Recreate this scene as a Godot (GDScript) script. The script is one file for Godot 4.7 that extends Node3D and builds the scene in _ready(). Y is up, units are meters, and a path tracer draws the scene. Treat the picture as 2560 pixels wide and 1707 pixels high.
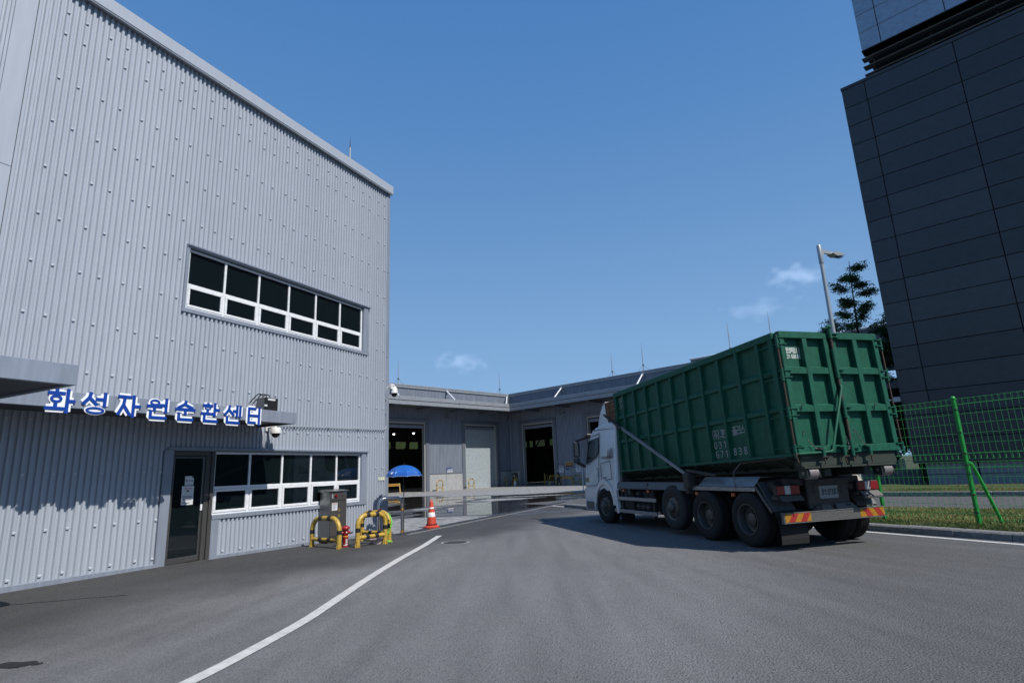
extends Node3D

# ---------------------------------------------------------------- mesh builder
class MB:
	var v := PackedVector3Array()
	var n := PackedVector3Array()
	var u := PackedVector2Array()
	var c := PackedColorArray()
	var colored := false
	func vert(p, nn, uv = Vector2.ZERO, col = Color.WHITE):
		v.append(p); n.append(nn); u.append(uv)
		if colored: c.append(col)
	func tri(a, b, d):
		var nn = (b - a).cross(d - a).normalized()
		vert(a, nn); vert(d, nn); vert(b, nn)
	func quad(a, b, d, e):
		var nn = (d - a).cross(e - b).normalized()
		vert(a, nn, Vector2(0, 1)); vert(d, nn, Vector2(1, 0)); vert(b, nn, Vector2(1, 1))
		vert(a, nn, Vector2(0, 1)); vert(e, nn, Vector2(0, 0)); vert(d, nn, Vector2(1, 0))
	func squad(a, b, d, e, na, nb, nd, ne):
		vert(a, na); vert(d, nd); vert(b, nb)
		vert(a, na); vert(e, ne); vert(d, nd)
	func hint(pts, out):
		var nn = (pts[1] - pts[0]).cross(pts[2] - pts[0])
		if nn.dot(out) < 0: pts.reverse()
		if pts.size() == 4: quad(pts[0], pts[1], pts[2], pts[3])
		else: tri(pts[0], pts[1], pts[2])
	func box(ctr, size, b := Basis(), bev := 0.0):
		var h = size * 0.5
		if bev > 0: bev = minf(bev, minf(h.x, minf(h.y, h.z)) * 0.9)
		var P = func(sx, sy, sz, ax):
			var q = Vector3(sx * h.x, sy * h.y, sz * h.z)
			if bev > 0:
				for k in 3:
					if k != ax: q[k] -= signf(q[k]) * bev
			return ctr + b * q
		for ax in 3:
			for s in [-1, 1]:
				var o = Vector3.ZERO; o[ax] = s
				var pts = []
				for t in [[-1, -1], [1, -1], [1, 1], [-1, 1]]:
					var q = Vector3.ZERO; q[ax] = s; q[(ax + 1) % 3] = t[0]; q[(ax + 2) % 3] = t[1]
					pts.append(P.call(q.x, q.y, q.z, ax))
				hint(pts, b * o)
		if bev <= 0: return
		for ax in 3:
			var a1 = (ax + 1) % 3; var a2 = (ax + 2) % 3
			for s1 in [-1, 1]:
				for s2 in [-1, 1]:
					var q0 = Vector3.ZERO; q0[a1] = s1; q0[a2] = s2; q0[ax] = -1
					var q1 = q0; q1[ax] = 1
					var o = q0; o[ax] = 0
					hint([P.call(q0.x, q0.y, q0.z, a1), P.call(q1.x, q1.y, q1.z, a1), P.call(q1.x, q1.y, q1.z, a2), P.call(q0.x, q0.y, q0.z, a2)], b * o)
		for sx in [-1, 1]:
			for sy in [-1, 1]:
				for sz in [-1, 1]:
					hint([P.call(sx, sy, sz, 0), P.call(sx, sy, sz, 1), P.call(sx, sy, sz, 2)], b * Vector3(sx, sy, sz))
	func bx(x0, x1, y0, y1, z0, z1, bev := 0.0):   # box from its limits
		box(Vector3((x0 + x1) / 2.0, (y0 + y1) / 2.0, (z0 + z1) / 2.0), Vector3(absf(x1 - x0), absf(y1 - y0), absf(z1 - z0)), Basis(), bev)
	func beam(a, b, w, h, up := Vector3.UP, bev := 0.0):   # bar from a to b, w across, h along up
		var z = (b - a).normalized()
		if absf(z.dot(up)) > 0.99: up = Vector3.RIGHT
		var x = up.cross(z).normalized(); var y = z.cross(x)
		box((a + b) / 2.0, Vector3(w, h, a.distance_to(b)), Basis(x, y, z), bev)
	func tube(path, r, seg := 8, caps := true, closed := false):
		var m = path.size()
		var rings = []; var nrm = []
		var t0 = (path[1] - path[0]).normalized()
		var x = (Vector3.UP if absf(t0.y) < 0.9 else Vector3.RIGHT).cross(t0).normalized()
		for i in m:
			var t
			if closed: t = (path[(i + 1) % m] - path[(i + m - 1) % m]).normalized()
			elif i == 0: t = t0
			elif i == m - 1: t = (path[i] - path[i - 1]).normalized()
			else: t = ((path[i + 1] - path[i]).normalized() + (path[i] - path[i - 1]).normalized()).normalized()
			x = (x - t * x.dot(t)).normalized()
			var y = t.cross(x)
			var ri = r[i] if r is Array else r
			var a = []; var b = []
			for k in seg:
				var d = x * cos(TAU * k / seg) + y * sin(TAU * k / seg)
				a.append(path[i] + d * ri); b.append(d)
			rings.append(a); nrm.append(b)
		for i in (m if closed else m - 1):
			var j = (i + 1) % m
			for k in seg:
				var l = (k + 1) % seg
				squad(rings[i][k], rings[i][l], rings[j][l], rings[j][k], nrm[i][k], nrm[i][l], nrm[j][l], nrm[j][k])
		if caps and not closed:
			for k in range(1, seg - 1):
				hint([rings[0][0], rings[0][k], rings[0][k + 1]], path[0] - path[1])
				hint([rings[m - 1][0], rings[m - 1][k], rings[m - 1][k + 1]], path[m - 1] - path[m - 2])
	func cyl(a, b, r, seg := 12): tube([a, b], r, seg)
	func lathe(prof, seg := 20, xf := Transform3D(), sharp := false):   # prof: Vector2(r, y), from bottom to top with the outside on the right
		for i in prof.size() - 1:
			var p = prof[i]; var q = prof[i + 1]
			var d = (q - p)
			if d.length() < 1e-6: continue
			var nf = Vector2(d.y, -d.x).normalized()
			var n0 = nf; var n1 = nf
			if not sharp:
				if i > 0:
					var e = prof[i] - prof[i - 1]; var m = Vector2(e.y, -e.x).normalized()
					if m.dot(nf) > 0.6: n0 = (nf + m).normalized()
				if i < prof.size() - 2:
					var e = prof[i + 2] - prof[i + 1]; var m = Vector2(e.y, -e.x).normalized()
					if m.dot(nf) > 0.6: n1 = (nf + m).normalized()
			for k in seg:
				var a = TAU * k / seg; var b = TAU * (k + 1) / seg
				var A = Vector3(cos(a), 0, -sin(a)); var B = Vector3(cos(b), 0, -sin(b))
				var f = func(w, ang): return xf * (ang * w.x + Vector3.UP * w.y)
				var g = func(w, ang): return (xf.basis * (ang * w.x + Vector3.UP * w.y)).normalized()
				squad(f.call(p, A), f.call(p, B), f.call(q, B), f.call(q, A), g.call(n0, A), g.call(n0, B), g.call(n1, B), g.call(n1, A))
	func extr(poly, z0, z1, xf := Transform3D()):   # polygon in x, y between z0 and z1
		var pts = PackedVector2Array(poly)
		if Geometry2D.is_polygon_clockwise(pts): pts.reverse()
		var m = pts.size()
		var P = func(k, z): return xf * Vector3(pts[k].x, pts[k].y, z)
		var t = Geometry2D.triangulate_polygon(pts)
		for i in range(0, t.size(), 3):
			hint([P.call(t[i], z1), P.call(t[i + 1], z1), P.call(t[i + 2], z1)], xf.basis.z)
			hint([P.call(t[i], z0), P.call(t[i + 1], z0), P.call(t[i + 2], z0)], -xf.basis.z)
		for k in m:
			var l = (k + 1) % m
			quad(P.call(k, z0), P.call(l, z0), P.call(l, z1), P.call(k, z1))
	func sphere(ctr, r, seg := 14, rings := 8, lo := -90.0, hi := 90.0, sc := Vector3.ONE):
		var prof = []
		for i in rings + 1:
			var a = deg_to_rad(lerpf(lo, hi, float(i) / rings))
			prof.append(Vector2(cos(a) * r, sin(a) * r))
		lathe(prof, seg, Transform3D(Basis.from_scale(sc), ctr))
	func ring(cx, cy, rx, ry, w, z0, z1, seg := 28):   # elliptical ring, w wide, in x, y
		for k in seg:
			var a = TAU * k / seg; var b = TAU * (k + 1) / seg
			var O = func(t, e, z): return Vector3(cx + cos(t) * (rx + e), cy + sin(t) * (ry + e), z)
			var i = -w / 2; var o = w / 2
			quad(O.call(a, i, z1), O.call(a, o, z1), O.call(b, o, z1), O.call(b, i, z1))
			quad(O.call(a, o, z0), O.call(b, o, z0), O.call(b, o, z1), O.call(a, o, z1))
			quad(O.call(a, i, z1), O.call(b, i, z1), O.call(b, i, z0), O.call(a, i, z0))
	func mesh(mat):
		var arr = []; arr.resize(Mesh.ARRAY_MAX)
		arr[Mesh.ARRAY_VERTEX] = v; arr[Mesh.ARRAY_NORMAL] = n; arr[Mesh.ARRAY_TEX_UV] = u
		if colored: arr[Mesh.ARRAY_COLOR] = c
		var m = ArrayMesh.new()
		m.add_surface_from_arrays(Mesh.PRIMITIVE_TRIANGLES, arr)
		m.surface_set_material(0, mat)
		return m

# ---------------------------------------------------------------- objects
var taken := {}
var M := {}
var rng := RandomNumberGenerator.new()

func numbered(called):
	if not taken.has(called):
		taken[called] = 0
		return called
	taken[called] += 1
	return "%s_%03d" % [called, taken[called]]

func thing(called, label, category, xf := Transform3D(), group := ""):
	var o = Node3D.new(); o.name = numbered(called); add_child(o)
	o.transform = xf; tag(o, label, category, group)
	return o

func tag(o, label, category, group := ""):
	o.set_meta("label", label); o.set_meta("category", category)
	if group: o.set_meta("group", group)

func part(parent, called, mb, mat, xf := Transform3D(), label := ""):
	var o = MeshInstance3D.new()
	o.mesh = mb.mesh(mat) if mb is MB else mb
	o.transform = xf
	var nm = called; var k = 0
	while parent.has_node(NodePath(nm)):
		k += 1
		nm = "%s_%03d" % [called, k]
	o.name = nm
	parent.add_child(o)
	if label: o.set_meta("label", label)
	return o

func one(called, mb, mat, label, category, xf := Transform3D(), group := ""):
	var o = MeshInstance3D.new(); o.name = numbered(called); add_child(o)
	o.mesh = mb.mesh(mat); o.transform = xf; tag(o, label, category, group)
	return o

func struct(called, mb, mat):
	var o = MeshInstance3D.new(); o.name = numbered(called); add_child(o)
	o.mesh = mb.mesh(mat); o.set_meta("kind", "structure")
	return o

func stuff(o):
	o.set_meta("kind", "stuff")
	return o

func copy(o, xf, label := ""):
	var r = o.duplicate(); r.name = numbered(String(o.name).split("_0")[0]); add_child(r); r.transform = xf
	if label: r.set_meta("label", label)
	return r

# ---------------------------------------------------------------- materials
var noises := {}
func noise_tex(key, freq, lo, hi, type := FastNoiseLite.TYPE_SIMPLEX_SMOOTH, oct := 4, size := 512, normal := false, strength := 4.0):
	if noises.has(key): return noises[key]
	var f = FastNoiseLite.new(); f.seed = key.hash() % 1000; f.noise_type = type; f.frequency = freq
	f.fractal_type = FastNoiseLite.FRACTAL_FBM; f.fractal_octaves = oct
	var t = NoiseTexture2D.new(); t.width = size; t.height = size; t.seamless = true; t.noise = f
	if normal:
		t.as_normal_map = true; t.bump_strength = strength
	else:
		var g = Gradient.new(); g.set_color(0, Color(lo, lo, lo)); g.set_color(1, Color(hi, hi, hi)); t.color_ramp = g
	noises[key] = t
	return t

func mat(key, col, rough := 0.7, metal := 0.0, tex = null, scale := Vector3.ONE, bump = null, bump_scale := 1.0):
	if M.has(key): return M[key]
	var m = StandardMaterial3D.new(); m.resource_name = key
	var k = 1.0 if key.begins_with("cladding") or key in ["lorry_white", "fence_green", "wire_green", "green", "green_rail", "white_frame", "sign_white", "bulb"] else 0.82   # measured against a sun of 1.15
	m.albedo_color = Color(col[0] * k, col[1] * k, col[2] * k).linear_to_srgb()
	m.roughness = rough; m.metallic = metal
	if tex:
		m.albedo_texture = tex
		m.uv1_triplanar = true; m.uv1_world_triplanar = true; m.uv1_scale = scale
	if bump:
		m.normal_enabled = true; m.normal_texture = bump; m.normal_scale = bump_scale
		m.uv1_triplanar = true; m.uv1_world_triplanar = true; m.uv1_scale = scale
	M[key] = m
	return m

func scuffs(seed_):   # paint with vertical scrapes, rubbed patches and small chips
	var im = Image.create(512, 512, false, Image.FORMAT_RGB8)
	im.fill(Color(0.76, 0.80, 0.77))
	var r = RandomNumberGenerator.new(); r.seed = seed_
	var f = FastNoiseLite.new(); f.seed = seed_; f.frequency = 0.015; f.fractal_octaves = 4
	for y in 512:
		for x in 512:
			var q = f.get_noise_2d(x, y * 0.5) * 0.12 + f.get_noise_2d(x * 4.0, y) * 0.05
			im.set_pixel(x, y, Color(0.76 + q, 0.80 + q, 0.77 + q))
	for i in 46:
		var x = r.randf() * 512; var y = r.randi() % 512; var L = r.randi_range(14, 110); var d = r.randf_range(-.15, .15)
		var a = r.randf_range(0.15, 0.75)
		for k in L:
			var X = int(x + d * k) % 512; var Y = (y + k) % 512
			if X < 0: X += 512
			im.set_pixel(X, Y, im.get_pixel(X, Y).lerp(Color(1, 1, 1), a * sin(PI * k / L)))
	for i in 90:
		var s = r.randi_range(1, 4)
		im.fill_rect(Rect2i(r.randi() % 508, r.randi() % 508, s, r.randi_range(1, 5)), Color(0.95, 0.7, 0.6) if r.randf() < 0.5 else Color(1, 1, 1))
	return ImageTexture.create_from_image(im)

func materials():
	var mott = noise_tex("mottle", 0.012, 0.86, 1.0)
	var dirt = noise_tex("dirt", 0.02, 0.62, 1.0, FastNoiseLite.TYPE_SIMPLEX_SMOOTH, 5)
	var grain = noise_tex("grain", 0.25, 0.80, 1.0, FastNoiseLite.TYPE_VALUE, 3)
	var nrm = noise_tex("relief", 0.12, 0, 1, FastNoiseLite.TYPE_SIMPLEX_SMOOTH, 4, 512, true, 5.0)
	var soft = noise_tex("softrelief", 0.02, 0, 1, FastNoiseLite.TYPE_SIMPLEX_SMOOTH, 3, 512, true, 2.0)
	var streak = Vector3(1.6, 0.12, 1.6)
	mat("siding", [0.47, 0.52, 0.60], 0.42, 0.1, noise_tex("faint", 0.02, 0.95, 1.0), Vector3(0.9, 0.1, 0.9))
	mat("siding_pale", [0.485, 0.535, 0.615], 0.40, 0.1, noise_tex("faint", 0.02, 0.95, 1.0), Vector3(0.9, 0.1, 0.9))
	mat("siding_dull", [0.455, 0.505, 0.585], 0.45, 0.1, noise_tex("faint", 0.02, 0.95, 1.0), Vector3(0.9, 0.1, 0.9))
	mat("trim", [0.37, 0.42, 0.51], 0.4, 0.25, mott, streak)
	mat("trimdark", [0.25, 0.285, 0.35], 0.45, 0.2, mott, streak)
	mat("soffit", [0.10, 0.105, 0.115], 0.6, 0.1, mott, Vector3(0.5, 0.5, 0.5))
	mat("fastener", [0.62, 0.66, 0.72], 0.35, 0.1)
	mat("white_frame", [0.80, 0.83, 0.86], 0.35, 0.0, mott, Vector3(2, 2, 2))
	mat("steel", [0.33, 0.33, 0.325], 0.28, 0.85, mott, Vector3(6, 0.4, 6))
	mat("steel_dark", [0.15, 0.148, 0.145], 0.35, 0.5, mott, Vector3(6, 0.4, 6))
	mat("chrome", [0.62, 0.63, 0.65], 0.12, 1.0)
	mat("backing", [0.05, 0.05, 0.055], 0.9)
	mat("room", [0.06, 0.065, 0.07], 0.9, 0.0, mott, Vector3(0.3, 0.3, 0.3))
	var g = mat("glass", [0.010, 0.018, 0.022], 0.02); g.transparency = BaseMaterial3D.TRANSPARENCY_ALPHA; g.albedo_color.a = 0.45
	g = mat("glass_green", [0.03, 0.07, 0.08], 0.02); g.transparency = BaseMaterial3D.TRANSPARENCY_ALPHA; g.albedo_color.a = 0.35
	mat("paper", [0.70, 0.73, 0.76], 0.8)
	mat("ink", [0.05, 0.055, 0.08], 0.8)
	mat("inkred", [0.45, 0.06, 0.06], 0.8)
	mat("sign_blue", [0.006, 0.055, 0.36], 0.35)
	mat("sign_white", [0.82, 0.85, 0.86], 0.4)
	mat("black", [0.014, 0.014, 0.015], 0.5)
	mat("black_gloss", [0.008, 0.008, 0.01], 0.08)
	mat("cctv_white", [0.76, 0.77, 0.76], 0.4)
	mat("yellow", [0.80, 0.53, 0.09], 0.4, 0.0, dirt, Vector3(1.4, 1.4, 1.4))
	mat("band_black", [0.018, 0.018, 0.02], 0.5)
	mat("red", [0.36, 0.018, 0.022], 0.35, 0.0, mott, Vector3(5, 5, 5))
	mat("cone_orange", [0.70, 0.075, 0.035], 0.5, 0.0, mott, Vector3(4, 4, 4))
	mat("reflective", [0.72, 0.73, 0.74], 0.35)
	mat("umbrella", [0.008, 0.14, 0.58], 0.45, 0.0, mott, Vector3(3, 3, 3))
	M["umbrella"].backlight_enabled = true; M["umbrella"].backlight = Color(0.2, 0.3, 0.5)
	mat("plastic_pink", [0.52, 0.40, 0.40], 0.6)
	mat("lime", [0.30, 0.85, 0.10], 0.5)
	mat("rust", [0.085, 0.055, 0.038], 0.8, 0.0, dirt, Vector3(4, 4, 4))
	mat("gold", [0.55, 0.40, 0.12], 0.4, 0.4)
	# container and lorry
	mat("green", [0.013, 0.125, 0.082], 0.55, 0.0, scuffs(1), Vector3(0.55, 0.55, 0.55), soft, 0.25); M.green.metallic_specular = 0.35
	mat("green_rail", [0.014, 0.13, 0.085], 0.55, 0.0, scuffs(2), Vector3(0.8, 0.8, 0.8)); M.green_rail.metallic_specular = 0.35
	mat("green_rust", [0.030, 0.050, 0.036], 0.7, 0.0, dirt, Vector3(2, 2, 2))
	mat("lorry_white", [0.60, 0.63, 0.665], 0.25, 0.0, noise_tex("faint", 0.02, 0.95, 1.0), Vector3(0.6, 0.6, 0.6))
	M["lorry_white"].clearcoat_enabled = true; M["lorry_white"].clearcoat = 0.5; M["lorry_white"].clearcoat_roughness = 0.1
	mat("lorry_grey", [0.17, 0.172, 0.175], 0.5, 0.3, dirt, Vector3(1.5, 1.5, 1.5))
	mat("alu", [0.45, 0.455, 0.46], 0.35, 0.7, dirt, Vector3(1.5, 1.5, 1.5))
	mat("chassis", [0.035, 0.034, 0.033], 0.7, 0.0, dirt, Vector3(2, 2, 2))
	mat("dusty", [0.085, 0.08, 0.074], 0.8, 0.0, dirt, Vector3(1.5, 1.5, 1.5))
	mat("rubber", [0.015, 0.015, 0.016], 0.85, 0.0, dirt, Vector3(3, 3, 3))
	mat("rubber_dusty", [0.05, 0.05, 0.05], 0.9, 0.0, dirt, Vector3(3, 3, 3))
	mat("rim", [0.17, 0.165, 0.155], 0.5, 0.5, dirt, Vector3(5, 5, 5))
	mat("plywood", [0.30, 0.14, 0.055], 0.75, 0.0, dirt, Vector3(1.2, 4, 1.2))
	mat("tarp_blue", [0.01, 0.025, 0.14], 0.6)
	mat("lamp_red", [0.22, 0.012, 0.012], 0.2)
	mat("lamp_clear", [0.5, 0.5, 0.5], 0.15)
	mat("amber", [0.42, 0.10, 0.02], 0.3)
	mat("tape_yellow", [0.62, 0.30, 0.02], 0.35, 0.0, dirt, Vector3(3, 3, 3))
	mat("tape_red", [0.55, 0.045, 0.035], 0.35, 0.0, dirt, Vector3(3, 3, 3))
	mat("bumper", [0.20, 0.195, 0.185], 0.55, 0.3, dirt, Vector3(2.5, 2.5, 2.5))
	mat("roller", [0.36, 0.33, 0.325], 0.5, 0.3, dirt, Vector3(3, 3, 3))
	mat("plate", [0.42, 0.44, 0.45], 0.5, 0.0, dirt, Vector3(4, 4, 4))
	mat("paint_white", [0.36, 0.40, 0.40], 0.7)
	mat("decal_grey", [0.16, 0.155, 0.155], 0.5)
	mat("chain", [0.22, 0.22, 0.215], 0.4, 0.8)
	# grounds
	mat("concrete", [0.43, 0.435, 0.44], 0.85, 0.0, dirt, Vector3(0.22, 0.22, 0.22), nrm, 0.3)
	mat("concrete_wall", [0.42, 0.435, 0.445], 0.85, 0.0, mott, Vector3(0.35, 0.15, 0.35))
	mat("kerb", [0.30, 0.305, 0.31], 0.85, 0.0, dirt, Vector3(0.8, 0.8, 0.8), nrm, 0.4)
	mat("damp", [0.13, 0.125, 0.118], 0.45, 0.0, dirt, Vector3(0.6, 0.6, 0.6))
	mat("water", [0.045, 0.043, 0.04], 0.015)
	mat("roadpaint", [0.66, 0.66, 0.65], 0.7, 0.0, mott, Vector3(0.9, 0.9, 0.9), nrm, 0.4)
	mat("soil", [0.09, 0.10, 0.05], 0.95, 0.0, dirt, Vector3(0.5, 0.5, 0.5), nrm, 1.0)
	mat("lawn", [0.105, 0.125, 0.035], 0.95, 0.0, dirt, Vector3(0.7, 0.7, 0.7), nrm, 1.0)
	mat("road2", [0.14, 0.142, 0.15], 0.9, 0.0, dirt, Vector3(0.4, 0.4, 0.4), nrm, 0.4)
	mat("iron", [0.12, 0.12, 0.12], 0.6, 0.4, dirt, Vector3(3, 3, 3))
	mat("hill", [0.07, 0.12, 0.03], 0.95, 0.0, dirt, Vector3(0.3, 0.3, 0.3))
	# tower, fence, depot
	mat("cladding", [0.048, 0.050, 0.056], 0.4, 0.1, mott, Vector3(0.4, 0.4, 0.4))
	mat("cladding_b", [0.053, 0.055, 0.061], 0.36, 0.1, mott, Vector3(0.4, 0.4, 0.4))
	mat("cladding_c", [0.044, 0.046, 0.052], 0.44, 0.1, mott, Vector3(0.4, 0.4, 0.4))
	mat("cladding_glass", [0.015, 0.04, 0.05], 0.05)
	mat("cladding_silver", [0.36, 0.40, 0.46], 0.3, 0.5, mott, Vector3(0.4, 0.4, 0.4))
	mat("cladding_base", [0.25, 0.26, 0.28], 0.6, 0.0, mott, Vector3(0.4, 0.4, 0.4))
	mat("joint", [0.012, 0.012, 0.014], 0.9)
	mat("fin", [0.13, 0.14, 0.145], 0.4, 0.4)
	mat("fence_green", [0.022, 0.30, 0.045], 0.35)
	mat("wire_green", [0.05, 0.34, 0.085], 0.5)
	mat("lamp_grey", [0.40, 0.44, 0.47], 0.4, 0.3)
	mat("depot", [0.27, 0.31, 0.38], 0.5, 0.2, mott, Vector3(0.4, 0.05, 0.4))
	mat("depot_fascia", [0.36, 0.39, 0.43], 0.45, 0.2, mott, Vector3(0.4, 0.4, 0.4))
	mat("depot_trim", [0.16, 0.18, 0.22], 0.5, 0.2)
	mat("door_edge", [0.42, 0.42, 0.40], 0.5, 0.2)
	mat("shutter", [0.46, 0.53, 0.57], 0.5, 0.1, mott, Vector3(0.4, 0.4, 0.4))
	mat("grey_wall", [0.17, 0.18, 0.18], 0.8, 0.0, dirt, Vector3(0.4, 0.4, 0.4))
	mat("blue_body", [0.02, 0.075, 0.22], 0.4)
	mat("orange_sign", [0.55, 0.30, 0.06], 0.5)
	mat("bark", [0.055, 0.045, 0.035], 0.9, 0.0, dirt, Vector3(3, 1, 3))
	mat("skin", [0.35, 0.2, 0.14], 0.6)
	mat("navy", [0.015, 0.018, 0.035], 0.8)
	mat("vest", [0.75, 0.5, 0.03], 0.6)
	mat("helmet", [0.55, 0.62, 0.66], 0.3)
	var lf = mat("leaf", [0.028, 0.056, 0.022], 0.55); lf.backlight_enabled = true; lf.backlight = Color(0.25, 0.4, 0.12)
	var gr = mat("blade", [0.10, 0.15, 0.03], 0.7); gr.vertex_color_use_as_albedo = true; gr.albedo_color = Color.WHITE; gr.backlight_enabled = true; gr.backlight = Color(0.3, 0.4, 0.1)
	var bulb = mat("bulb", [1, 1, 1], 0.5); bulb.emission_enabled = true; bulb.emission = Color(1, 0.98, 0.95); bulb.emission_energy_multiplier = 6.0
	# asphalt: a speckled binder with pale and dark stones
	var im = Image.create(1024, 1024, false, Image.FORMAT_RGB8)
	var r2 = RandomNumberGenerator.new(); r2.seed = 77
	im.fill(Color(0.84, 0.84, 0.84))
	for i in 52000:
		var x = r2.randi() % 1024; var y = r2.randi() % 1024; var q = r2.randf()
		var s = 1 + (r2.randi() % 6)
		var val = r2.randf_range(0.58, 0.78) if q < 0.5 else r2.randf_range(0.88, 0.98)
		if q > 0.985: val = 1.0
		elif q < 0.03: val = 0.38
		im.fill_rect(Rect2i(x, y, s, maxi(1, s - r2.randi() % 3)), Color(val, val, val * 1.0))
	var at = ImageTexture.create_from_image(im)
	var as_ = mat("asphalt", [1, 1, 1], 0.82, 0.0, at, Vector3(0.55, 0.55, 0.55), nrm, 0.8)
	as_.albedo_color = Color.WHITE; as_.vertex_color_use_as_albedo = true

# ---------------------------------------------------------------- Hangul, drawn stroke by stroke
const JAMO := {
	"g": [[0, 1, 1, 1, .88, 0]], "n": [[0, 1, 0, 0, 1, 0]], "r": [[0, 1, 1, 1, 1, .5, 0, .5, 0, 0, 1, 0]],
	"s": [[.5, 1, .42, .6, 0, 0], [.44, .58, 1, 0]], "o": ["o", 0, 0, 1, 1], "j": [[0, 1, 1, 1], [.5, 1, .42, .55, 0, 0], [.44, .5, 1, 0]],
	"t": [[1, 1, 0, 1, 0, 0, 1, 0], [0, .5, .9, .5]], "p": [[0, 1, 1, 1], [0, 0, 1, 0], [.3, 1, .3, 0], [.7, 1, .7, 0]],
	"h": [[.5, 1.08, .5, .8], [0, .8, 1, .8], "o", .1, 0, .9, .6], "b": [[0, 1, 0, 0, 1, 0, 1, 1], [0, .5, 1, .5]], "d": [[1, 1, 0, 1, 0, 0, 1, 0]], "m": [[0, 1, 1, 1, 1, 0, 0, 0, 0, 1]],
	"k": [[0, 1, 1, 1, .88, 0], [0, .55, .9, .55]],
	"A": [[.3, 1, .3, 0], [.3, .5, 1, .5]], "E": [[.8, 1, .8, 0], [0, .52, .8, .52]], "I": [[.6, 1, .6, 0]], "X": [[.5, 1, .5, 0], [1, 1, 1, 0], [0, .5, .5, .5]],
	"O": [[.5, 1, .5, .1], [0, .1, 1, .1]], "U": [[0, .85, 1, .85], [.5, .85, .5, 0]], "W": [[0, .5, 1, .5]],
}
func jamo(out, key, x0, y0, x1, y1):
	var d = JAMO[key]; var i = 0
	while i < d.size():
		if d[i] is String:
			out.append(["o", lerpf(x0, x1, d[i + 1]), lerpf(y0, y1, d[i + 2]), lerpf(x0, x1, d[i + 3]), lerpf(y0, y1, d[i + 4])])
			i += 5
		else:
			var p = PackedVector2Array()
			for k in range(0, d[i].size(), 2): p.append(Vector2(lerpf(x0, x1, d[i][k]), lerpf(y0, y1, d[i][k + 1])))
			out.append(p)
			i += 1
func syllable(ini, vow, fin := ""):
	var out = []
	var b = 0.0 if fin == "" else 0.42
	if vow.length() == 2:   # a low vowel and a standing one
		if fin == "":
			jamo(out, ini, .08, .42, .60, .96); jamo(out, vow[0], .0, .10, .66, .40)
		else:
			jamo(out, ini, .10, .66, .58, .96); jamo(out, vow[0], .0, .40, .66, .64)
		jamo(out, vow[1], .66, b if fin == "" else .34, 1.0, 1.0)
	elif vow in "AEIX":
		jamo(out, ini, .02, (.08 if fin == "" else .48), .54, .96)
		jamo(out, vow, .58, (0.0 if fin == "" else .40), 1.0, 1.0)
	elif vow == "W":
		jamo(out, ini, .14, (.42 if fin == "" else .62), .86, .96)
		jamo(out, vow, .0, (.0 if fin == "" else .42), 1.0, (.30 if fin == "" else .52))
	else:
		jamo(out, ini, .12, (.46 if fin == "" else .66), .88, .98)
		jamo(out, vow, .0, (.0 if fin == "" else .32), 1.0, (.42 if fin == "" else .60))
	if fin != "": jamo(out, fin, .14, .0, .92, .31)
	return out
func write_strokes(mb, strokes, x, y, w, h, t, z0, z1, fill := false):
	var k = 0
	var t_full = t
	for s in strokes:
		var zz = z1 + k * 0.0006
		k += 1
		t = t_full
		if s is Array:
			if not fill: t = minf(t, (s[4] - s[2]) * h * 0.34)
			var cx = x + (s[1] + s[3]) / 2 * w; var cy = y + (s[2] + s[4]) / 2 * h
			var rx = (s[3] - s[1]) / 2 * w - t * .3; var ry = (s[4] - s[2]) / 2 * h - t * .3
			if fill:
				var p = []
				for a in 26: p.append(Vector2(cx + cos(TAU * a / 26) * (rx + t / 2), cy + sin(TAU * a / 26) * (ry + t / 2)))
				mb.extr(p, z0, zz)
			else: mb.ring(cx, cy, rx, ry, t, z0, zz)
		else:
			var p = PackedVector2Array()
			for q in s: p.append(Vector2(x + q.x * w, y + q.y * h))
			for poly in Geometry2D.offset_polyline(p, t / 2, Geometry2D.JOIN_ROUND if fill else Geometry2D.JOIN_MITER, Geometry2D.END_ROUND if fill else Geometry2D.END_SQUARE):
				if poly.size() > 2 and not Geometry2D.is_polygon_clockwise(poly): mb.extr(poly, z0, zz)
func hangul(mb, list, x, y, w, h, step, t, z0, z1, vertical := false):
	for i in list.size():
		var s = list[i]
		if s == null: continue
		var ox = x if vertical else x + i * step
		var oy = y - i * step if vertical else y
		if s is String:
			if s == "(": write_strokes(mb, [PackedVector2Array([Vector2(.7, 1.1), Vector2(.45, .75), Vector2(.45, .25), Vector2(.7, -.1)])], ox, oy, w, h, t, z0, z1)
			elif s == ")": write_strokes(mb, [PackedVector2Array([Vector2(.3, 1.1), Vector2(.55, .75), Vector2(.55, .25), Vector2(.3, -.1)])], ox, oy, w, h, t, z0, z1)
		else: write_strokes(mb, syllable(s[0], s[1], s[2] if s.size() > 2 else ""), ox, oy, w, h, t, z0, z1)
func text(parent, called, str_, h, material, xf, font_name := "Droid Sans", weight := 700, squeeze := 1.0):
	var f = SystemFont.new(); f.font_names = PackedStringArray([font_name]); f.font_weight = weight
	var t = TextMesh.new(); t.text = str_; t.font = f; t.font_size = 64; t.pixel_size = h / 46.0; t.depth = 0.004
	t.material = material
	var o = part(parent, called, t, null, xf * Transform3D(Basis.from_scale(Vector3(squeeze, 1, 1)), Vector3.ZERO))
	return o

# frame with x along a wall, y up, z out of it
func frame(origin, dx):
	var x = dx.normalized(); return Transform3D(Basis(x, Vector3.UP, x.cross(Vector3.UP)), origin)
func at(x, y, z, yaw := 0.0): return Transform3D(Basis(Vector3.UP, yaw), Vector3(x, y, z))

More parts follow.
